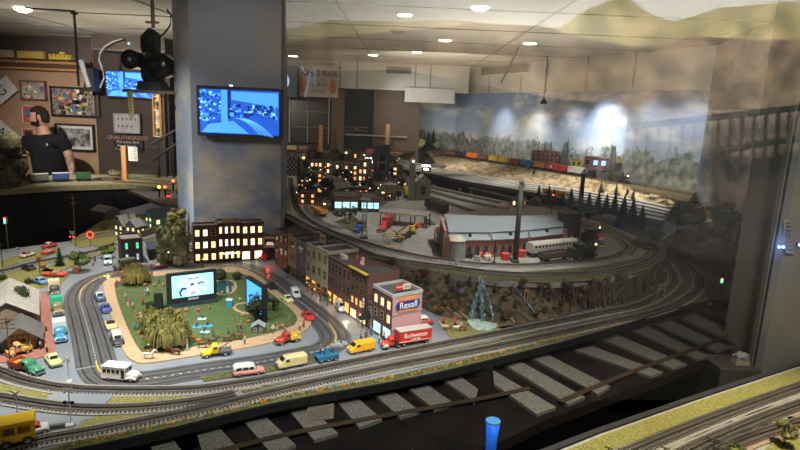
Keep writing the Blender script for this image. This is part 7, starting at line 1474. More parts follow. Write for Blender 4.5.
# red indicator lamps and signs near the pillar
for (x,y,c,lb) in [(173,181,LR,'small red lamp on the pillar side'),(159,187,LA,'small amber lamp on the shelf end'),(165,187,LR,'small pink red lamp on the shelf end')]:
    p = PD(x,y,5.1); t = thing('indicator_lamp',lb,'lamp',(p.x,p.y,p.z-.09)); MB().box(-.006,.006,-.006,.006,0,.085).build('stem',TY,t); b = MB(); b.ball((0,0,.09),.013); b.build('bulb',c,t)
p = P(169,203,TZ); t = thing('stacked_sign','blue white and red stacked small signs on a post by the pillar','sign',p); MB().box(-.002,.002,0,.003,0,.085).build('post',TY,t); b = MB(); b.cyl((0,0,.10),(0,-.004,.10),.022,n=16); b.build('blue_disc',flat(.05,.15,.5),t); MB().box(-.022,.022,-.006,-.004,.094,.106).build('white_band',flat(.7,.7,.7),t); MB().box(-.022,.022,-.004,0,.055,.075).build('red_plate',mat('red_plate',(.8,.05,.04),emit=1.5),t)
b = MB(); b.prism([P(x,y,TZ+.03)[:2] for x,y in [(128,190),(150,189),(186,196),(186,206),(160,203)]], TZ-.0, TZ+.03); tag(b.build('side_board', mat('rubble_ledge', (.20,.18,.15), .9, c2=(.10,.09,.08), scale=40)), 'rough grey ledge linking the left shelf with the village', 'layout shelf')
# ---------------------------------------------------------------- left wall: shelf with trains, pictures
zs = HT(40,61,7.45); x0, x1 = PD(-30,60,7.45).x, PD(86,62,7.45).x
t = thing('train_shelf','long wooden wall shelf with two lit mouldings near the ceiling','shelf',(0,0,0)); MB().box(x0,x1,7.40,7.595,zs-.03,zs).build('board',M['wood'],t); MB().box(x0,x1,7.44,7.595,zs-.085,zs-.03).build('fascia',M['dkwood'],t); MB().box(x0,x1,7.42,7.595,zs-.11,zs-.085).build('moulding',M['wood'],t)
MB().box(x0,x1,7.58,7.599,zs+.001,2.599).build('back_strip',flat(.10,.075,.07),t)
for (xa,xb,k,c,c2,lb,h) in [(-6,13,'box',(.68,.50,.28),(.55,.52,.46),'cream and yellow boxcar at the left end of the wall shelf',1.),(19,45,'box',(.62,.42,.10),(.4,.3,.1),'long yellow trailer on a flatcar on the wall shelf',1.),(50,75,'caboose',(.62,.42,.05),(.10,.08,.05),'yellow caboose on the wall shelf',1.)]:
    a, q = PD(xa,60,7.48), PD(xb,60,7.48); t = railcar(k,lb,c,c2,L=(q.x-a.x)); t.location = ((a.x+q.x)/2,7.48,zs+.001); t.scale = (1,1,1.35)
def picture(x0, y0, x1, y1, label, art, frame=(.02,.02,.02), D=7.58, rot=0, mat_w=.0, fw=.02, blobs=None, name='framed_picture'):
    a, c = PD(x0,y0,D), PD(x1,y1,D); w, h = c.x-a.x, a.z-c.z; t = thing(name,label,'picture',((a.x+c.x)/2,D-.004,(a.z+c.z)/2)); t.rotation_euler.y = rot
    MB().box(-w/2,w/2,-.004,.018,-h/2,h/2).build('backing',flat(*frame),t)
    f = MB()
    for q in ((-w/2,-w/2+fw,-h/2,h/2),(w/2-fw,w/2,-h/2,h/2),(-w/2,w/2,-h/2,-h/2+fw),(-w/2,w/2,h/2-fw,h/2)): f.box(q[0],q[1],-.016,-.004,q[2],q[3])
    f.build('frame',flat(*frame),t)
    if mat_w: MB().box(-w/2+fw,w/2-fw,-.0055,-.004,-h/2+fw,h/2-fw).build('mount',flat(.6,.58,.52),t)
    k = fw+mat_w; MB().box(-w/2+k,w/2-k,-.007,-.0055,-h/2+k,h/2-k).build('print',art,t)
    if blobs:
        b = MB(); 
        for (u,v,ru,rv,ci) in blobs: b.cyl((-w/2+w*u,-.007,-h/2+h*v),(-w/2+w*u,-.0075-.0001*ci,-h/2+h*v),1,n=10,k=ci) if False else b.box(-w/2+w*(u-ru),-w/2+w*(u+ru),-.0080-.0001*ci,-.0070,-h/2+h*(v-rv),-h/2+h*(v+rv),ci)
        b.build('picture_shapes',[flat(.75,.72,.62),flat(.45,.06,.05),flat(.06,.16,.35),flat(.05,.20,.10),flat(.55,.38,.12),flat(.03,.03,.03)],t)
    return t
rb = lambda n: [(rnd.uniform(.12,.88),rnd.uniform(.12,.88),rnd.uniform(.02,.07),rnd.uniform(.02,.09),rnd.randrange(6)) for _ in range(n)]
art1 = mat('art_street', (.45,.40,.33), .5, c2=(.20,.14,.12), scale=14); art2 = mat('art_busy', (.30,.22,.18), .5, c2=(.08,.08,.09), scale=30, contrast=(.45,.55)); art3 = mat('art_mono', (.40,.39,.37), .5, c2=(.04,.04,.04), scale=9, contrast=(.4,.6))
picture(20,80,47.5,101,'small framed colour street picture at the upper left of the wall',art1,(.16,.05,.06),blobs=rb(14))
picture(50,86,98,118,'large black framed busy colour poster behind the man',art2,(.012,.012,.014),blobs=rb(60),fw=.025)
picture(55,123,96,152,'black framed monochrome landscape photograph behind the man',art3,(.012,.012,.014),mat_w=.035,fw=.025)
picture(22,105,36,124,'small red and white poster left of the man\'s head',flat(.60,.06,.04),(.55,.50,.45),blobs=[(.5,.6,.28,.2,2),(.45,.5,.12,.1,0)],fw=.012)
picture(22,128,36,142,'second small red poster behind the man\'s shoulder',flat(.40,.08,.06),(.50,.42,.38),blobs=[(.5,.6,.28,.2,5)],fw=.012)
picture(96,78,100,118,'narrow red striped strip poster beside the large poster',flat(.5,.42,.38),(.08,.06,.05),blobs=[(.5,.2,.4,.05,1),(.5,.5,.4,.05,1),(.5,.8,.4,.05,1)],fw=.008,D=7.5,name='strip_poster')
# railroad crossing sign, two crossing blades
for (x,y,rot,body,lb,cx_) in [(-8,100,R(-38),'CROSSING','white crossbuck blade reading CROSSING, upper one',1),(-4,128,R(40),'RAILROAD','white crossbuck blade reading RAILROAD, lower one',1)]:
    p = PD(x,y,7.5); t = thing('railroad_sign',lb,'sign',(p.x,7.52 if y>110 else 7.49,p.z)); t.rotation_euler.y = rot; MB().box(-.62,.36,-.006,.006,-.11,.11).build('blade',flat(.62,.61,.60),t); text(body,.165,M['black'],t,(-.15,-.007,0),(R(90),0,0))
# dark wall: screen, dartboard-like sheet, warning sign, ruler
a, c = PD(106,71,7.45), PD(155,98,7.45); w, h = c.x-a.x, a.z-c.z
def crt(label, a, w, h, rz=0, name='wall_screen'):
    t = thing(name,label,'screen',a,rz); MB().box(-.02,w+.02,.0,.05,-h-.02,.02).build('casing',M['black'],t)
    MB().box(0,w,-.002,0,-h,0).build('display',mat('screen_deep_blue',(.012,.09,.55),emit=1.3,c2=None),t)
    sb = [mat('screen_blue_light',(.06,.30,.95),emit=1.5),mat('screen_blue_pale',(.16,.5,1),emit=1.7),mat('screen_blue_dark',(.0,.03,.22),emit=.8)]
    b = MB(); r2 = random.Random(3)
    for i in range(90): u, v = r2.uniform(0,.26), r2.uniform(.25,.97); s = r2.uniform(.008,.022); b.add([(w*(u+s*1.2*math.cos(q)),-.003,-h+h*(v+s*1.8*math.sin(q))) for q in (r2.uniform(0,1),2.1,3.4,4.9)],[(0,3,2,1)],r2.randrange(3))
    b.box(w*.27,w*.35,-.004,-.002,-h*.88,-.001,0); b.box(w*.35,w*.39,-.004,-.002,-h*.65,-.001,2)
    b.add([(w*.40,-.003,-h*.22),(w*.99,-.003,-h*.36),(w*.99,-.003,-h*.04),(w*.40,-.003,-h*.04)],[(0,1,2,3)],0)
    for i in range(70): u, v = r2.uniform(.38,.97), r2.uniform(.40,.66); sx, sz = r2.uniform(.006,.03), r2.uniform(.01,.05); b.box(w*(u-sx),w*(u+sx) if u+sx < .99 else w*.99,-.0036-.00004*i,-.002,-h+h*(v-sz),-h+h*(v+sz),r2.choice((0,1,2,2)))
    for k in range(7):
        x0 = .42+.02*k; pts = [(w*(x0+.02+(.30+.012*k)*u), -.004, -h+h*(.36-.34*u*u-.012*k*u)) for u in [i/10 for i in range(11)]]; b.tube(pts,.0035*w,4,k % 2)
    b.add([(w*.02,-.0035,-h*.98),(w*.62,-.0035,-h*.98),(w*.42,-.0035,-h*.70),(w*.1,-.0035,-h*.8)],[(0,1,2,3)],0)
    b.build('screen_picture',sb,t); MB().box(-.015,w+.015,-.004,0,.0,.018).build('bezel_top',M['black'],t); return t
crt('blue screen on the dark wall left of the pillar, partly behind the black lamp',a,w,h)
picture(113.5,113,141,134,'grey chart sheet with two rows of small figures on the dark wall',flat(.33,.32,.31),(.24,.23,.22),D=7.5,fw=.015,blobs=[(.18+.16*i,.72-.36*j,.02,.06,5) for i in range(5) for j in range(2) if not (i == 4 and j == 1)],name='chart_sheet')
p = PD(128,143,7.5); t = thing('warning_sign','black sign with pale lettering forbidding unauthorized persons','sign',(p.x,7.5,p.z)); a = PD(113,136,7.5); w = p.x-a.x; MB().box(-w,w,0,.02,-.10,.10).build('board',M['black'],t); CW_ = flat(.42,.38,.34)
text('UNAUTHORIZED',.068,flat(.40,.22,.16),t,(0,-.002,.065),(R(90),0,0)); text('Persons Are',.058,CW_,t,(0,-.002,.012),(R(90),0,0)); text('Prohibited',.055,CW_,t,(-.02,-.002,-.042),(R(90),0,0)); text('Keep Out',.045,CW_,t,(-.08,-.002,-.083),(R(90),0,0))
t = thing('paper_ribbon','yellow paper strip with small writing hanging from the lattice shelf','paper strip',PD(129.5,91,4.2)); MB().xprism([(-.020,0),(.022,0),(.026,-.14),(.018,-.198),(-.008,-.185),(-.014,-.10)],-.001,.001).build('sheet',flat(.62,.50,.18),t)
for i in range(6): MB().box(-.006,.012,-.0018,-.001,-.03-.022*i,-.024-.022*i).build('text_line',flat(.3,.2,.05),t)
# lit cabinet column, brown frame, stair rail
a, c = PD(153,94,7.4), PD(160,137,7.4); t = thing('lit_cabinet','narrow lit display cabinet with small trophies right of the blue screen','cabinet',(a.x,7.4,c.z)); w = c.x-a.x; h = a.z-c.z
MB().box(0,w,.05,.1,0,h).build('back_panel',mat('cabinet_lit',(.55,.38,.16),emit=.9),t); 
for q in ((-.02,0,0,h),(w,w+.03,0,h)): MB().box(q[0],q[1],-.0,.1,q[2],q[3]).build('side_panel',M['wood'],t)
for k in range(4): MB().box(0,w,0,.1,h*k/3.2,h*k/3.2+.01).build('shelf',M['white'],t)
for k in range(3): b = MB(); b.lathe((w*.5,.03,h*k/3.2+.011),[(.022,0),(.008,.03),(.025,.07),(.012,.10)],8); b.build('trophy',[flat(.03,.12,.05),flat(.6,.6,.55),flat(.1,.1,.1)][k],t)
b = MB(); a, c = PD(161,85,7.35), PD(167,180,7.35); b.box(a.x,c.x,7.36,7.44,0,a.z); struct('door_2',b,M['dkwood'])
t = thing('stair_rail','black sloping stair handrail left of the pillar','railing',(0,0,0)); D = 6.6
for q in (((152,144),(176,130)),((152,160),(176,144))): b = MB(); b.cyl(PD(*q[0],D),PD(*q[1],D),.016); b.build('handrail',M['black'],t)
for x,y in ((158,141),(165,137),(172,133)): b = MB(); p = PD(x,y,D); b.cyl(p,(p.x,p.y,.02),.012); b.build('baluster',M['black'],t)
# black moving lamp and lattice shelf near the pillar
p = PD(157,92,4.15); t = thing('lattice_shelf','brown bracket shelf projecting left from the pillar top','shelf',(0,0,0)); a, c = PD(122,91,4.2), PD(191,95,4.2)
MB().box(a.x,c.x,4.2,4.35,c.z-.0,c.z+.022).build('board',flat(.13,.09,.06),t)
for k in (0,1):
    b = MB(); pts = [PD(160+9*k+18*math.sin(u),96+24*(1-math.cos(u)) ,4.25) for u in [i*PI/2/8 for i in range(9)]]; b.tube(pts,.005); b.build('bracket',M['black'],t)
zc = c.z+.022
t = thing('stage_lamp','big black moving head stage lamp standing on the bracket shelf','stage lamp',(PD(153,92,4.27).x,4.27,zc+.001))
b = MB(); b.tbox(-.09,.09,-.07,.07,0,.06,.01,.01); b.build('base',M['black'],t); s = 4.3/578
b = MB(); hull(b,[(-.05,.075,.06,.20),(0,.095,.05,.28),(.06,.085,.05,.24)],e=.6); b.build('yoke',M['black'],t,smooth=True)
b = MB(); b.cyl((.085,-.12,.17),(.085,.06,.17),.088,.080,n=24); b.ball((.085,-.12,.17),.088,.03,.088,16,8); b.build('lamp_head',mat('gloss_black',(.008,.008,.009),.25),t,smooth=True)
b = MB(); b.cyl((-.085,-.15,.20),(-.085,.05,.20),.066,.06,n=20); b.build('lens_tube',mat('gloss_black',(.008,.008,.009)),t); b = MB(); b.cyl((-.085,-.157,.20),(-.085,-.15,.20),.045,n=20); b.build('lens_ring',flat(.03,.03,.035,rough=.2),t); b = MB(); b.ball((-.085,-.158,.20),.014); b.build('lens',flat(.45,.5,.52,rough=.1),t)
b = MB(); hull(b,[(-.055,.05,.26,.38),(0,.06,.26,.43),(.05,.05,.26,.40)],e=.5); b.build('housing_top',M['black'],t); b = MB(); b.tube([(.05,0,.36),(.10,0,.40),(.14,0,.45),(.15,0,.52),(.12,0,.56)],.006); b.build('cable',M['black'],t)
b = MB(); b.cyl((.02,0,.43),(.02,0,2.6-zc-.003),.014); b.build('hanging_rod',mat('tarnished',(.25,.22,.18),.4,.6),t); b = MB(); b.box(-.03,.06,-.012,.012,.46,.475); b.build('clamp',flat(.5,.42,.3),t)
# ducting box with green led, cable loops
a, c = PD(91,33,7.0), PD(165,53,7.0); t = thing('ceiling_box','brown boxed beam with a tiny green lamp below the ceiling','beam',(a.x,7.0,c.z)); w, h = c.x-a.x, a.z-c.z
MB().box(0,w,0,.35,0,h).build('casing',flat(.06,.038,.028),t); MB().box(0,w,-.01,0,0,.02).build('lower_edge',flat(.12,.08,.05),t); p = PD(129,43.5,7.0); b = MB(); b.ball((p.x-a.x,-.004,p.z-c.z),.010); b.build('status_lamp',LG,t)
MB().box(.0,.08,-.0,.3,h,h+.0+2.599-a.z).build('hanger',flat(.06,.038,.028),t)
b = MB(); b.tube([PD(x,y,6.9) for x,y in [(122,39),(112,42),(104,47),(100,53),(99,60),(102,68),(104,78),(100,88)]],.009); tag(b.build('white_cable',flat(.35,.32,.28)),'loose pale cable looping down from the boxed beam','cable')
b = MB(); b.tube([PD(x,y,7.2) for x,y in [(81,60),(85,74),(89,87)]],.03,6); tag(b.build('banner_roll',flat(.35,.35,.42)),'rolled pale banner leaning at the end of the wall shelf','rolled banner')
t = thing('wall_speaker','black loudspeaker cluster at the end of the wall shelf','loudspeaker',PD(92,80,7.3)); MB().tbox(-.07,.07,-.08,.08,-.14,.14,.02,.02).build('cabinet',M['black'],t); b = MB(); b.cyl((0,-.085,-.04),(0,-.075,-.04),.045,n=16); b.build('cone',flat(.03,.03,.03),t); MB().box(-.02,.02,.08,.29,-.02,.02).build('bracket',M['black'],t)
# pillar television
Dt = DP-.075; a, c = PD(199.5,86.5,Dt), PD(279,134,Dt); w, h = c.x-a.x, a.z-c.z
t = crt('large blue television mounted on the front of the pillar',(a.x,Dt,a.z-.012),w,h-.0,0,'television'); MB().box(w*.3,w*.7,.05,.072,-h*.8,-h*.2).build('wall_mount',TY,t); p = MB().box(w*.38,w*.42,-.006,-.003,.022,.030).build('sensor',mat('led_white',(1,1,1),emit=3),t)
# left-of-soffit things: shiny picture, club banner
a, c = PD(281,65,8.9), PD(297,97,8.9); t = thing('reflective_sign','dark sign panel with a glowing blue white round emblem right of the pillar top','sign',(a.x-.2,8.9,c.z)); w, h = c.x-a.x+.2, a.z-c.z
MB().box(0,w,0,.03,0,h).build('panel',flat(.05,.07,.09),t); b = MB(); b.cyl((w*.40,-.004,h*.5),(w*.40,0,h*.5),.15,n=28); b.build('emblem_disc',mat('emblem_glow',(.35,.5,.75),emit=.8),t); MB().box(w*.2,w*.62,-.010,-.004,h*.52,h*.62).build('white_bar',mat('emblem_white',(.9,.95,1),emit=1.5),t); MB().box(w*.25,w*.62,-.010,-.004,h*.38,h*.42).build('dark_bar',M['black'],t)
for s in (.06,.9): MB().box(w*s,w*s+.012,.03,.38,h*.9,h*.93).build('bracket',TY,t)
a, c = PD(299,64,9.1), PD(338,98,9.1); t = thing('club_banner','tan banner lettered 3 Rails with two orange round emblems','banner',(a.x,9.1,c.z)); w, h = c.x-a.x, a.z-c.z
MB().box(0,w,0,.012,0,h).build('cloth',flat(.38,.31,.24),t); MB().box(0,w,.012,.19,h-.03,h-.01).build('hanging_rail',TY,t); text("O's 3 Rails",.125,M['black'],t,(w*.53,-.002,h*.74),(R(90),0,0)); text('CLUB OF',.07,flat(.12,.09,.08),t,(w*.50,-.002,h*.38),(R(90),0,0)); text('DEPOT',.07,flat(.12,.09,.08),t,(w*.48,-.002,h*.18),(R(90),0,0))
for u in (.10,.86): b = MB(); b.cyl((0,-.003,0),(0,0,0),.085,n=22); o = b.build('emblem',flat(.42,.13,.05),t,(w*u,0,h*.35)); o.scale = (.7,1,1.35)
text('A',.08,flat(.1,.05,.03),t,(w*.86,-.004,h*.33),(R(90),0,0))
for (x0,y0,x1,y1) in ((300,66,304,73),(309,73,304,97),(313,66,314,86)):
    b = MB(); p, q = PD(x0,y0,8.95), PD(x1,y1,8.95); n = V((.035,0,0)); b.add([p,p+n,q+n*.8,q,p+V((0,.004,0)),p+n+V((0,.004,0)),q+n*.8+V((0,.004,0)),q+V((0,.004,0))],[(0,1,2,3),(7,6,5,4),(0,4,5,1),(1,5,6,2),(2,6,7,3),(3,7,4,0)]); tag(b.build('blue_streamer',mat('streamer_blue',(.25,.45,.75),.3)),'pale blue ribbon streamer before the tan banner, %s' % {300:'short top left one',309:'long slanting one',313:'right hand one'}[x0],'streamer')
# ceiling lamps
CLM = mat('ceiling_lamp_glow', (1,.88,.68), emit=26)
def downlight(px, py, label, on_=True, r=.055):
    p = P(px, py, 2.6); t = thing('ceiling_light',label,'ceiling light',(p.x,p.y,2.598),0,'recessed ceiling lamps'); b = MB(); b.lathe((0,0,-.012),[(r*1.3,0),(r*1.5,.012)],20); b.build('trim_ring',flat(.6,.57,.5),t); b = MB(); b.lathe((0,0,-.016),[(r,0),(r,.003)],18); b.build('lamp_face',CLM,t)
for px, py, lb in [(293,55,'recessed lamp in the far ceiling just right of the pillar'),(319,62,'recessed lamp in the far ceiling above the club banner'),(373,54,'recessed lamp above the far soffit middle'),(405,13,'recessed lamp in the near ceiling at the top middle'),(445,39,'recessed lamp in the middle ceiling, left of a pair'),(417,51,'recessed lamp in the far ceiling above the small vent'),(530,42,'recessed lamp in the middle ceiling, rightmost')]: downlight(px,py,lb,r=.06 if py > 30 else .05)
for (x,y,lb,em) in [(84,45.5,'white dome ceiling spot near the boxed beam',4),(23,10,'bright bare track spot at the upper left',60),(398,32,'glass dome camera hanging from the near ceiling',0),(480,8,'pale ceiling dome lamp at the top',2)]:
    p = P(x,y-2,2.6); t = thing('dome_light' if em != 60 else 'track_spot',lb,'ceiling light',(p.x,p.y,2.597)); b = MB(); b.lathe((0,0,-.03),[(.07,.03),(.06,.015),(.03,0)][::-1],16); b.build('dome',mat('dome_%d' % em,(.8,.74,.62),.1 if not em else .4,emit=em) if em else flat(.25,.22,.18,rough=.08),t); b = MB(); b.lathe((0,0,-.004),[(.08,0),(.08,.004)],16); b.build('ring',flat(.45,.42,.36),t)
b = MB(); p, q = P(25,8,2.595), P(75,11,2.595); b.cyl(p,q,.008); tag(b.build('lamp_track',TY),'thin dark lamp track running right from the bright spot','lamp track')
p = P(74,12,2.6); b = MB(); b.cyl((p.x,p.y,2.597),(p.x-.0,p.y,1.98),.011); b.cyl((p.x,p.y,2.597),(p.x,p.y,2.58),.03); tag(b.build('hanging_pipe',M['black']),'black pipe hanging from the ceiling above the wall shelf','pipe')
p = PD(546,94,7.2); t = thing('mural_lamp','small black lamp hanging from the soffit edge above the mural','lamp',(p.x-.02,p.y,2.1)); b = MB(); b.cyl((0,0,0),(0,0,.5),.008); b.build('stem',M['black'],t); b = MB(); b.lathe((0,0,-.06),[(.045,0),(.03,.04),(.012,.06)],14); b.build('shade',M['black'],t); b = MB(); b.ball((0,0,-.055),.016); b.build('bulb',HL,t)
b = MB(); b.cyl(PD(519,47,6.4),PD(501,83,6.4),.010); b.cyl(PD(519,47,6.4),(PD(519,47,6.4).x,6.4,2.598),.006); tag(b.build('dark_rod',M['black']),'thin dark slanted rod hanging before the soffit vent','rod')
# ---------------------------------------------------------------- the man
MD = P(48,178,ZL).y+.55
def skin_mesh(name, vs, es, rs, m, parent=None, sub=2, root=0):
    me = bpy.data.meshes.new(name); me.from_pydata(vs, es, []); o = bpy.data.objects.new(name, me); COL.objects.link(o)
    o.modifiers.new('s','SKIN'); o.modifiers.new('u','SUBSURF').levels = sub
    for v, r in zip(me.skin_vertices[0].data, rs): v.radius = r if isinstance(r, tuple) else (r, r)
    me.skin_vertices[0].data[root].use_root = True
    bpy.context.view_layer.update(); n = bpy.data.meshes.new_from_object(o.evaluated_get(bpy.context.evaluated_depsgraph_get())); bpy.data.objects.remove(o)
    n.materials.clear(); n.materials.append(m); n.polygons.foreach_set('use_smooth', [True]*len(n.polygons)); q = bpy.data.objects.new(name, n); COL.objects.link(q)
    if parent: q.parent = parent
    return q
SKN = mat('man_skin', (.30,.155,.10), .55, c2=(.26,.135,.09), scale=20); TAT = mat('tattooed_skin', (.33,.19,.13), .6, c2=(.10,.08,.08), scale=24, contrast=(.42,.56))
SHT = mat('black_tshirt', (.005,.005,.007), .95, c2=(.008,.009,.012), scale=14, spec=.1); HAIR = mat('dark_hair', (.010,.007,.005), .95, spec=.1, c2=(.016,.012,.009), scale=60); JEAN = mat('dark_trousers', (.02,.022,.03), .8)
def m_(x, y, d=0): return tuple(PD(x, y, MD+d))
man = thing('person','man with dark hair and beard in a black t-shirt, tattooed arms, looking left','person',(0,0,0))
hd, nk = PD(41,117,MD), PD(44,131,MD)
pv = PD(50,186,MD+.02); hipz = pv.z-.03
J = {}; vs = []; es = []; rs = []
def J_(n, p, r, par=None):
    J[n] = len(vs); vs.append(tuple(p)); rs.append(r)
    if par: es.append((J[par], J[n]))
X = pv.x
J_('pel',(X,MD+.02,hipz),(.13,.09)); J_('waist',PD(49,170,MD+.01),(.115,.07),'pel'); J_('chest',PD(47,150,MD),(.13,.075),'waist'); J_('clav',PD(46,139,MD),(.07,.05),'chest'); J_('neck',PD(43.5,131,MD-.01),(.058,.058),'clav'); J_('skull0',PD(41.5,124,MD-.02),(.060,.065),'neck')
J_('shL',PD(28,142,MD),.058,'clav'); J_('elL',PD(22.5,160,MD-.05),.045,'shL'); J_('foL',PD(23.5,168,MD-.12),.038,'elL'); J_('wrL',PD(27,175,MD-.2),.026,'foL'); J_('paL',PD(30,177.5,MD-.24),(.036,.022),'wrL')
J_('shR',PD(64,142,MD),.062,'clav'); J_('elR',PD(70,160,MD+.0),.046,'shR'); J_('foR',PD(71.5,168,MD-.08),.040,'elR'); J_('wrR',PD(72.5,177,MD-.16),.027,'foR'); J_('paR',PD(72.5,181,MD-.18),(.036,.022),'wrR')
for s, n in ((-1,'L'),(1,'R')):
    J_('hip'+n,(X+s*.09,MD+.02,hipz-.06),.092,'pel'); J_('knee'+n,(X+s*.10,MD,hipz*.52),.060,'hip'+n); J_('ank'+n,(X+s*.10,MD+.02,.09),.040,'knee'+n); J_('toe'+n,(X+s*.11,MD-.13,.04),.034,'ank'+n)
for s, w, e in ((-1,'paL',(.5,-.6,-.35)),(1,'paR',(-.15,-.55,-.5))):
    w0 = V(vs[J[w]]); d = V(e).normalized(); sd = V((d.y,-d.x,0)).normalized()
    for k, (o_, l_) in enumerate(((-.028,.068),(-.010,.078),(.009,.074),(.027,.060))):
        a0 = w0+sd*o_+d*.020; J_('f%s%d'%(w,k),a0,.012,w); J_('g%s%d'%(w,k),a0+d*l_*.55+V((0,0,-.004)),.0095,'f%s%d'%(w,k)); J_('h%s%d'%(w,k),a0+d*l_*.9+V((0,0,-.026)),.0085,'g%s%d'%(w,k))
    J_('t0'+w,w0+sd*(.030*s)-d*.02,.012,w); J_('t1'+w,w0+sd*(.055*s)+d*.02,.010,'t0'+w)
body = skin_mesh('body',vs,es,rs,SKN,man)
body.data.materials.append(TAT)
for pol in body.data.polygons:
    c_ = pol.center
    if abs(c_.x-X) > .20 and c_.z < PD(20,153,MD).z and c_.z > PD(20,176,MD).z: pol.material_index = 1
# head: sculpted ellipsoid turned to the left (-x), merged into the same body mesh
def head_mesh():
    b = MB(); n, m = 28, 22; vs = []
    for i in range(m+1):
        t = PI*i/m
        for j in range(n):
            a = 2*PI*j/n; d = V((math.sin(t)*math.cos(a), math.sin(t)*math.sin(a), math.cos(t)))   # +x local = face
            r = V((.098*d.x, .074*d.y, .118*d.z))
            if d.z < -.1: r.x += .012*max(0,d.x)*(1) ; r.y *= 1-.22*(-d.z)
            f = max(0,d.x)
            if f > .55:
                r.x += .030*math.exp(-((d.y/.10)**2))*math.exp(-(((d.z+.12)/.13)**2))          # nose
                r.x += .010*math.exp(-((d.z-.22)/.10)**2)                                        # brow
                r.x -= .012*math.exp(-(((abs(d.y)-.32)/.13)**2))*math.exp(-(((d.z-.06)/.09)**2)) # eye sockets
                r.x += .008*math.exp(-(((d.z+.47)/.06)**2))*math.exp(-((d.y/.25)**2))            # lips
                r.x += .016*math.exp(-(((d.z+.80)/.14)**2))*math.exp(-((d.y/.3)**2))             # chin
            vs.append(r)
    b.add(vs, [(i*n+j, (i+1)*n+j, (i+1)*n+(j+1) % n, i*n+(j+1) % n) for i in range(m) for j in range(n)]); return b
hz = math.atan2(-.42, -1.0)
hm = head_mesh().build('head',SKN,None,None,True); hm.location = PD(39.5,116.8,MD-.03); hm.rotation_euler = (0,R(2),hz)
bpy.context.view_layer.update()
import bmesh
bm = bmesh.new(); bm.from_mesh(body.data); tm = hm.data.copy(); tm.transform(hm.matrix_world); bm.from_mesh(tm); bm.to_mesh(body.data); bm.free(); HM = hm.matrix_world.copy(); bpy.data.objects.remove(hm)
for pol in body.data.polygons: pol.use_smooth = True
def onhead(mb, name, m, smooth=True): o = mb.build(name, m, man, None, smooth); o.matrix_world = HM; o.parent = man; return o
def shell(test, grow, name, m):
    b = MB(); h = head_mesh(); keep = [f for f in h.f if test(sum((V(h.v[i]) for i in f), V((0,0,0)))/len(f))]
    vs = [V(v)*grow for v in h.v]; b.v = [tuple(v) for v in vs]; b.f = keep; b.m = [0]*len(keep); return onhead(b, name, m)
shell(lambda c: c.z > .055 or (c.x < .018 and c.z > .0) or (c.x < -.03 and c.z > -.06), 1.06, 'hair', HAIR)
shell(lambda c: ((c.z < -.044 and c.x > .0) or (c.z < -.002 and .0 < c.x < .030)) and not (c.x > .085 and -.058 < c.z < -.048 and abs(c.y) < .02), 1.045, 'beard', HAIR)
for s in (-1, 1):
    b = MB(); b.ball((.082,s*.030,.010),.011,n=10,m=8); onhead(b,'eye',flat(.35,.32,.30,rough=.2)); b = MB(); b.ball((.0915,s*.030,.009),.0045,n=8,m=6); onhead(b,'pupil',M['black'])
    b = MB(); b.tube([(.092,s*.012,.028),(.092,s*.030,.032),(.080,s*.048,.026)],.0045); onhead(b,'eyebrow',HAIR)
    b = MB(); b.ball((-.004,s*.074,-.002),.018,.008,.030,10,8); b.ball((.002,s*.081,-.002),.009,.003,.018,8,6); onhead(b,'ear',SKN)
b = MB(); b.tube([(.100,-.018,-.052),(.108,0,-.052),(.100,.018,-.052)],.005); onhead(b,'mouth',flat(.28,.10,.08))
# t-shirt and trousers
sv = [PD(50,186,MD+.02),PD(49.5,172,MD+.01),PD(47,150,MD),PD(46,139,MD+.005),PD(28.5,141,MD),PD(24,152,MD-.03),PD(64,142,MD),PD(68.5,153,MD)]
shirt = skin_mesh('t_shirt',[tuple(v) for v in sv]+[tuple(PD(45,134,MD))],[(0,1),(1,2),(2,3),(3,4),(4,5),(3,6),(6,7),(3,8)],[(.19,.135),(.18,.125),(.20,.14),(.14,.10),.088,.072,.088,.072,.070],SHT,man)
lg = skin_mesh('trousers',[(X,MD+.02,hipz+.02),(X,MD+.02,hipz-.05),(X-.09,MD+.02,hipz-.12),(X-.10,MD,hipz*.52),(X-.10,MD+.02,.12),(X+.09,MD+.02,hipz-.12),(X+.10,MD,hipz*.52),(X+.10,MD+.02,.12)],[(0,1),(1,2),(2,3),(3,4),(1,5),(5,6),(6,7)],[(.17,.13),(.165,.13),.105,.078,.066,.105,.078,.066],JEAN,man)
p = PD(45,144,MD-.165); b = MB(); b.cyl((0,-.002,0),(0,.004,0),.040,n=22); o = b.build('shirt_emblem',flat(.06,.10,.09),man,PD(44.5,144.5,MD-.128)); o.scale=(1,1,.55)
for r_ in (.034,): b = MB(); b.lathe((0,0,0),[(r_,-.001),(r_+.003,-.001),(r_+.003,.001),(r_,.001)],22); o = b.build('emblem_ring',flat(.35,.42,.38),man,PD(44.5,144.5,MD-.132)); o.rotation_euler.x = R(90); o.scale=(1,.55,1)
for s in (-1,1): b = MB(); hull(b,[(-.10,.045,0,.09),(0,.045,0,.07),(.13,.045,0,.05),(.16,.03,0,.035)]); o = b.build('shoe',M['black'],man,(X+s*.105,MD-.02,.0),True); o.rotation_euler.z = R(-90)
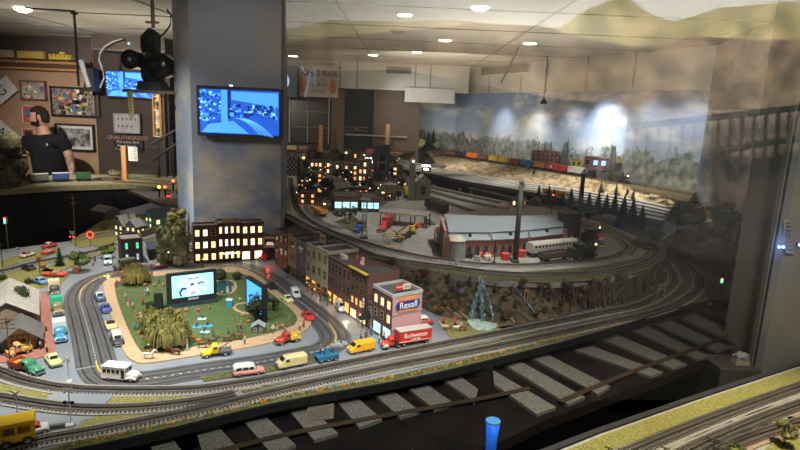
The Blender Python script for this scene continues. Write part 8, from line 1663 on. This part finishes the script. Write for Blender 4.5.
# ---------------------------------------------------------------- near layout, bottom right
ZN = .95
b = MB(); b.prism([P(x,y,ZN)[:2] for x,y in [(540,458),(600,434),(700,399),(800,366),(900,336),(1000,420),(760,620),(470,600)]], ZN-.04, ZN); tag(b.build('near_baseboard', mat('grey_scatter', (.22,.21,.19), .9, c2=(.30,.29,.27), scale=60)), 'near tabletop with tracks at the bottom right corner of the view', 'layout table')
ed = world([(540,457),(600,433.5),(700,398.5),(800,365.5),(900,335.5)],ZN); b = MB(); ribbon(b,ed,.02,-.95,.004,.012); tag(b.build('near_skirt',mat('skirt_edge',(.03,.03,.032),.4)),'dark skirt and edging of the near tabletop','skirt')
verge('grass_patch',[(545,461),(600,438),(700,402),(800,369),(900,338),(900,352),(800,382),(700,417),(600,456),(560,476)],'grass_y','yellow green grass bank along the near tabletop edge',ZN,.006)
def ntrack(lb,pts,bal): rail_track(lb,pts,ZN+.0006,bal=bal,bw=.080,thin=1.0)
ntrack('near tabletop track closest to the grass bank',[(560,485),(640,449),(720,417),(800,388),(880,362)],'ballast')
ntrack('near tabletop second track from the grass bank',[(640,480),(700,447),(760,421),(800,406),(880,378)],'ballast')
ntrack('near tabletop third track from the grass bank',[(690,470),(740,443),(800,424),(880,405)],'ballast_p')
b = MB(); b.prism([P(x,y,ZN)[:2] for x,y in [(660,450),(760,408),(830,382),(830,392),(770,414),(680,458)]],ZN+.0002,ZN+.002); tag(b.build('ballast_strip',M['ballast_p']),'pinkish ballast between the first two near tracks','ballast')
verge('grass_patch',[(745,470),(775,440),(800,430),(840,425),(840,500),(760,500)],'grass_y','green grass in the bottom right corner under the small tree',ZN)
tree('small round tree with thin trunk at the bottom right corner',784,446,ZN,.085,.070,(.20,.20,.08),'round',420,ls=.007)
tree('small bushy tree cut by the bottom edge near the corner',738,466,ZN,.06,.085,(.16,.17,.06),'round',420,ls=.007)
pole('brown telegraph pole cut by the bottom edge, right one',711,462,.075,z=ZN,arms=2,aw=.022,rz=-.5); pole('brown telegraph pole cut by the bottom edge, middle one',662,468,.065,z=ZN,arms=1,aw=.014,rz=-.5); pole('brown telegraph pole cut by the bottom edge, left one',606,470,.07,z=ZN,arms=1,aw=.010,rz=-.5)
# made-up glowing form standing in for an unidentified blue glow
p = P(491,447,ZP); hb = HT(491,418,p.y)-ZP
t = thing('blue_glow_standin','added glowing blue form standing in for a blue glow over the slatted platform','glow_form',(p.x,p.y,ZP-.0115)); b = MB(); b.lathe((0,0,0),[(.016,0),(.0175,hb*.5),(.0215,hb)],20); b.build('shell',mat('blue_glow_colour',(.01,.10,.55),.3,emit=.5,ecol=(.02,.16,.8)),t,smooth=True); b = MB(); b.lathe((0,0,hb),[(.0225,0),(.0225,.004)],20); b.build('rim',flat(.05,.2,.45),t)
# things by the right pier
t = thing('price_strip','white curled paper strip with rows of writing hanging on the grey pier','paper strip',(PD(789,219,DQ).x,DQ-.012,PD(789,219,DQ).z)); n = 14; b = MB(); vs = []
for i in range(n+1):
    u = i/n; x = -.018+.035*u**1.5; y = -.006-.006*math.sin(u*7); z = -.14*u; vs += [(x-.018,y,z),(x+.018,y+.004,z),(x+.018,y+.0052,z),(x-.018,y+.0012,z)]
b.add(vs,[(i*4+j,i*4+(j+1) % 4,(i+1)*4+(j+1) % 4,(i+1)*4+j) for i in range(n) for j in range(4)]+[(0,3,2,1)]); b.build('sheet',mat('paper_grey',(.22,.21,.19),.8),t)
for i in range(9): u = (i+.8)/10; x = -.018+.035*u**1.5; MB().box(x-.012,x+.012,-.0135-.006*math.sin(u*7)+.003,-.0085-.006*math.sin(u*7)+.004,-.14*u-.001,-.14*u).build('text_line',flat(.12,.11,.10),t)
for i,(x,y,lb) in enumerate([(776.5,246,'blue indicator lamp on the pier edge, left of a pair'),(780.5,246,'blue indicator lamp on the pier edge, right of a pair'),(797,244,'blue indicator lamp at the right picture edge')]):
    p = PD(x,y,DQ); t = thing('indicator_lamp',lb,'lamp',(p.x,DQ-.011,p.z)); b = MB(); b.ball((0,-.006,0),.006); b.build('bulb',LB,t); b = MB(); b.cyl((0,-.003,0),(0,.0105,0),.007); b.build('socket',M['black'],t)
glow((780,246),0,.10,(.1,.3,1),D=DQ-.05)
p = P(770,369,ZN)  # added solids below stand in for reflections of plastic lumps
for i,(x,y,w,h,d,lb) in enumerate([(762,366,.06,.035,.05,'solid lump standing in for reflected clear plastic by the pier, left one'),(785,356,.10,.03,.06,'low beige box standing in for reflected things by the pier foot')]):
    t = thing('reflection_standin',lb,'parcel',(P(x,y+1,ZN).x,P(x,y,ZN).y+.06,0)); MB().box(-.12,.05,0,.16,0,.90).build('stand',mat('dark_plinth',(.03,.028,.026),.7),t); b = MB(); b.tbox(-w/2,w/2,0.05,.05+d,.90,.90+h,.006,.004); b.build('parcel',flat(.22,.19,.14),t); b = MB(); b.ball((0,.07,.90+h),w*.5,d*.5,h*.5,9,6,.3); b.build('wrapping',mat('plastic_wrap',(.25,.24,.23),.15,spec=.8),t)
# paper label on the glass
GY = .55
# ---------------------------------------------------------------- the glass pane in front and the painted wall behind the viewer
b = MB(); b.box(-1.6,1.6,GY,GY+.006,.3,2.6); o = b.build('window_1',gm); o['kind'] = 'structure'
t = thing('paper_label','small white typed label stuck low on the window glass','label',PD(320,413,GY-.0035)); a, c = PD(306.5,408,GY), PD(333.5,419,GY); w = (c.x-a.x)*.98; h = .0178
MB().add([(-w/2,0,-h*.62),(w/2,0,-h*.30),(w/2+.0006,0,h*.62),(-w/2+.001,0,h*.30),(-w/2,.0012,-h*.62),(w/2,.0012,-h*.30),(w/2+.0006,.0012,h*.62),(-w/2+.001,.0012,h*.30)],[(0,1,2,3),(7,6,5,4),(0,4,5,1),(1,5,6,2),(2,6,7,3),(3,7,4,0)]).build('sheet',flat(.62,.60,.56),t)
for i in range(5): z = h*.30-h*.16*i-.001; MB().add([(-w*.40,-.0003,z-h*.12),(w*.36,-.0003,z+h*.12),(w*.36,-.0003,z+h*.12+.0006),(-w*.40,-.0003,z-h*.12+.0006)],[(0,1,2,3)]).build('text_line',flat(.2,.18,.16),t)
YM = -2.4; VD = 2*GY-YM      # mirror image of the painted wall appears at this distance
def VX(x,y): p = PD(x,y,VD); return (p.x,p.z)
def cut(name,pts,m,y,label=None):
    b = MB(); b.xprism([VX(*p) for p in pts],YM+y,YM+y+.004); o = b.build(name,m); o.location.y=0; tag(o,label,'mural relief') ; return o
b = MB(); x0 = VX(285,100)[0]; x1 = VX(840,100)[0]; b.box(x0,x1,YM-.05,YM,.9,2.75); struct('wall_behind_viewer',b,mat('mural_haze',(.50,.49,.45),.9,c2=(.42,.40,.35),scale=2)); cut('reflection_mask_left',[(284,60),(600,60),(600,100),(590,380),(284,380)],mat('reflection_mask_black',(.010,.009,.008),.95),.001,'added black sheet keeping the lower reflection dark, on the wall behind the viewer'); cut('painted_side_wall',[(600,60),(839,60),(839,185),(596,185)],mat('lower_wall_brown',(.19,.15,.115),.95,c2=(.10,.08,.062),scale=5),.002,'brown side part of the wall behind the viewer'); cut('reflection_mask_right',[(596,185),(839,185),(839,400),(590,400)],mat('reflection_mask_dim',(.035,.03,.025)),.003,'added dark sheet keeping the low right reflection dark, on the wall behind the viewer')  # lower and right black sheets are added to keep reflected haze off the glass
cut('painted_hills',[(285,30),(330,20),(400,22),(450,20),(520,26),(560,28),(590,8),(625,-4),(650,14),(675,22),(720,8),(790,2),(840,4),(840,50),(720,52),(640,56),(560,60),(470,62),(285,70)],mat('hill_straw',(.36,.29,.14),.95,c2=(.17,.16,.075),scale=7,contrast=(.38,.64)),.006,'painted straw coloured hills on the wall behind the viewer')
cut('painted_foothills',[(285,42),(360,34),(420,30),(470,24),(540,26),(590,40),(640,48),(690,36),(750,40),(840,40),(840,110),(700,108),(560,100),(400,70),(285,72)],mat('foothill_brown',(.065,.05,.035),.95,c2=(.20,.14,.085),scale=6,contrast=(.38,.62)),.012,'painted brown foothills on the wall behind the viewer')
cut('painted_cloud_bank',[(560,200),(640,180),(700,150),(760,160),(840,140),(840,250),(760,262),(700,258),(640,240)],mat('cloud_dark',(.055,.05,.042),.95,c2=(.02,.022,.03),scale=2.5,contrast=(.42,.58)),.006,'painted storm clouds low on the wall behind the viewer')
rr = thing('stair_railing','long dark green stair railing with many balusters behind the viewer','railing',(0,0,0)); RG = mat('railing_green',(.008,.016,.014),.9,spec=.1)
def V3(x,y,dy): p = VX(x,y); return (p[0],YM+dy,p[1])
for q in (((560,132),(840,100)),((590,165),(840,125))): b = MB(); b.cyl(V3(*q[0],.25),V3(*q[1],.25),.018); b.build('handrail',RG,rr)
for i in range(22):
    x = 598+i*11; y0 = 132-(x-560)*.114; b = MB(); b.cyl(V3(x,y0,.25),V3(x-2,y0+(28 if i % 1 == 0 else 20)+34,.25),.010); b.build('baluster',RG,rr)
# ---------------------------------------------------------------- lights
w = bpy.data.worlds.new('world'); SC.world = w; w.use_nodes = True
w.node_tree.nodes['Background'].inputs[0].default_value = (1, .86, .70, 1); w.node_tree.nodes['Background'].inputs[1].default_value = .012
def area(loc, target, size, e, c=(1,.85,.66), spread=180):
    l = bpy.data.lights.new('lamp', 'AREA'); l.shape = 'DISK'; l.size = size; l.energy = e; l.color = c; l.spread = R(spread)
    o = bpy.data.objects.new('lamp', l); COL.objects.link(o); o.location = loc
    o.rotation_euler = (V(target)-V(loc)).to_track_quat('-Z', 'Y').to_euler(); return o
def spot(loc, target, e, deg=50, c=(1,.85,.66), blend=.8, r=.04):
    l = bpy.data.lights.new('lamp', 'SPOT'); l.energy = e; l.spot_size = R(deg); l.spot_blend = blend; l.color = c; l.shadow_soft_size = r
    o = bpy.data.objects.new('lamp', l); COL.objects.link(o); o.location = loc
    o.rotation_euler = (V(target)-V(loc)).to_track_quat('-Z', 'Y').to_euler(); return o
W = (1, .92, .82); CW = (.86, .92, 1)
spot((-1.1, 1.6, 2.5), (-1.30, 2.15, .95), 95, 64, (1,.95,.88))
spot((-.4, 1.9, 2.5), (-.55, 2.3, .95), 26, 60, (.95,.97,1))
spot((.5, 1.6, 2.55), (.1, 1.95, .95), 40, 48, (1,.95,.88))
spot((.9, 2.0, 2.55), (.55, 2.6, 1.0), 20, 55, (1,.93,.82))
spot((-1.8, 3.3, 2.5), (-1.65, 3.3, .95), 58, 70, W)
spot((.7, 2.9, 2.55), (.45, 3.35, 1.1), 36, 55, (1,.96,.90))
spot((0, 3.8, 2.55), (-.15, 4.2, 1.1), 22, 60, W)
spot((.2, 5.2, 2.55), (.2, 5.5, 1.1), 13, 65, W)
spot((-.9, 5.9, 2.55), (-.75, 6.4, 1.1), 14, 60, W)
spot((1.3, 1.45, 2.5), (1.15, 1.55, .95), 85, 62, (1,.88,.62))
spot((-3.3, 4.6, 2.35), (-3.5, 7.5, 1.3), 150, 72, W); spot((2.0, 2.5, 2.5), (2.0, 3.3, 1.0), 14, 55, W)
spot((-2.2, 5.0, 2.5), (-2.7, 6.0, 1.0), 22, 60, W)
def wash(px, e, deg=70, c=CW, off=.45, ty=140):
    p = on(MA, MC, px); q = p+fr*off; spot((q.x, q.y, 2.14), (p.x, p.y, HT(px, ty, p.y)), e*1.5, deg, c, 1, .05)
wash(466, 17, 85, ty=112); wash(505, 5, 80); wash(540, 6, 80, ty=150); wash(575, 4, 80); wash(607, 13, 90, (.82,.9,1)); wash(650, 3.5, 90); wash(690, 3.5, 90)
# lamps over the freight shelf and its rock face
for px, py, e in ((445, 172, 40), (490, 182, 40), (530, 186, 42), (570, 191, 44), (610, 197, 46), (650, 203, 46)):
    t = P(px, py-6, 1.2); q = t+fr*.95; spot((q.x, q.y, 2.5), t, e*.8, 42, (1,.93,.82))
spot((-1.2, 2.2, 2.5), (-1.0, 3.9, 1.8), 11, 70, (.9,.93,1))
spot((-2.4, 2.9, 2.3), (-1.5, 4.0, 1.5), 22, 50, (.95,.97,1))
spot((1.7, 2.9, 2.5), (2.75, 4.6, 1.7), 26, 70, (1,.95,.9)); spot((1.2, 1.2, 2.4), (1.9, 2.35, 1.5), 14, 70, (1,.93,.85)); spot((-.4, 8.2, 2.1), (.45, 9.9, 1.7), 12, 70, CW)
# platform in front
spot((1.0, .9, 2.5), (1.2, 2.6, .84), 20, 46, (1,.95,.82)); spot((.1, .7, 2.5), (-.1, 1.7, .84), 60, 60, (1,.95,.82))
# lamps over the painted wall behind the viewer
area((.5, -1.0, 2.5), (.7, -2.4, 2.2), .5, 78, (1,.97,.92)); area((1.9, -1.0, 2.5), (2.0, -2.4, 2.2), .5, 92, (1,.97,.92))
# ceiling wash from unseen area lights facing up in mid room
area((-2.5, 5.5, 1.7), (-2.5, 5.6, 2.6), 1.6, 5.5, (1,.90,.76)); area((.8, 5.2, 1.9), (.9, 5.3, 2.6), 1.8, 4, (1,.93,.82)); area((.3, 7.5, 1.9), (.6, 9.5, 2.4), 1.6, 5, (1,.93,.82))
SC.view_settings.view_transform = 'Standard'; SC.view_settings.look = 'None'; SC.view_settings.gamma = 1; SC.view_settings.use_curve_mapping = False
SC.view_settings.exposure = 1.65
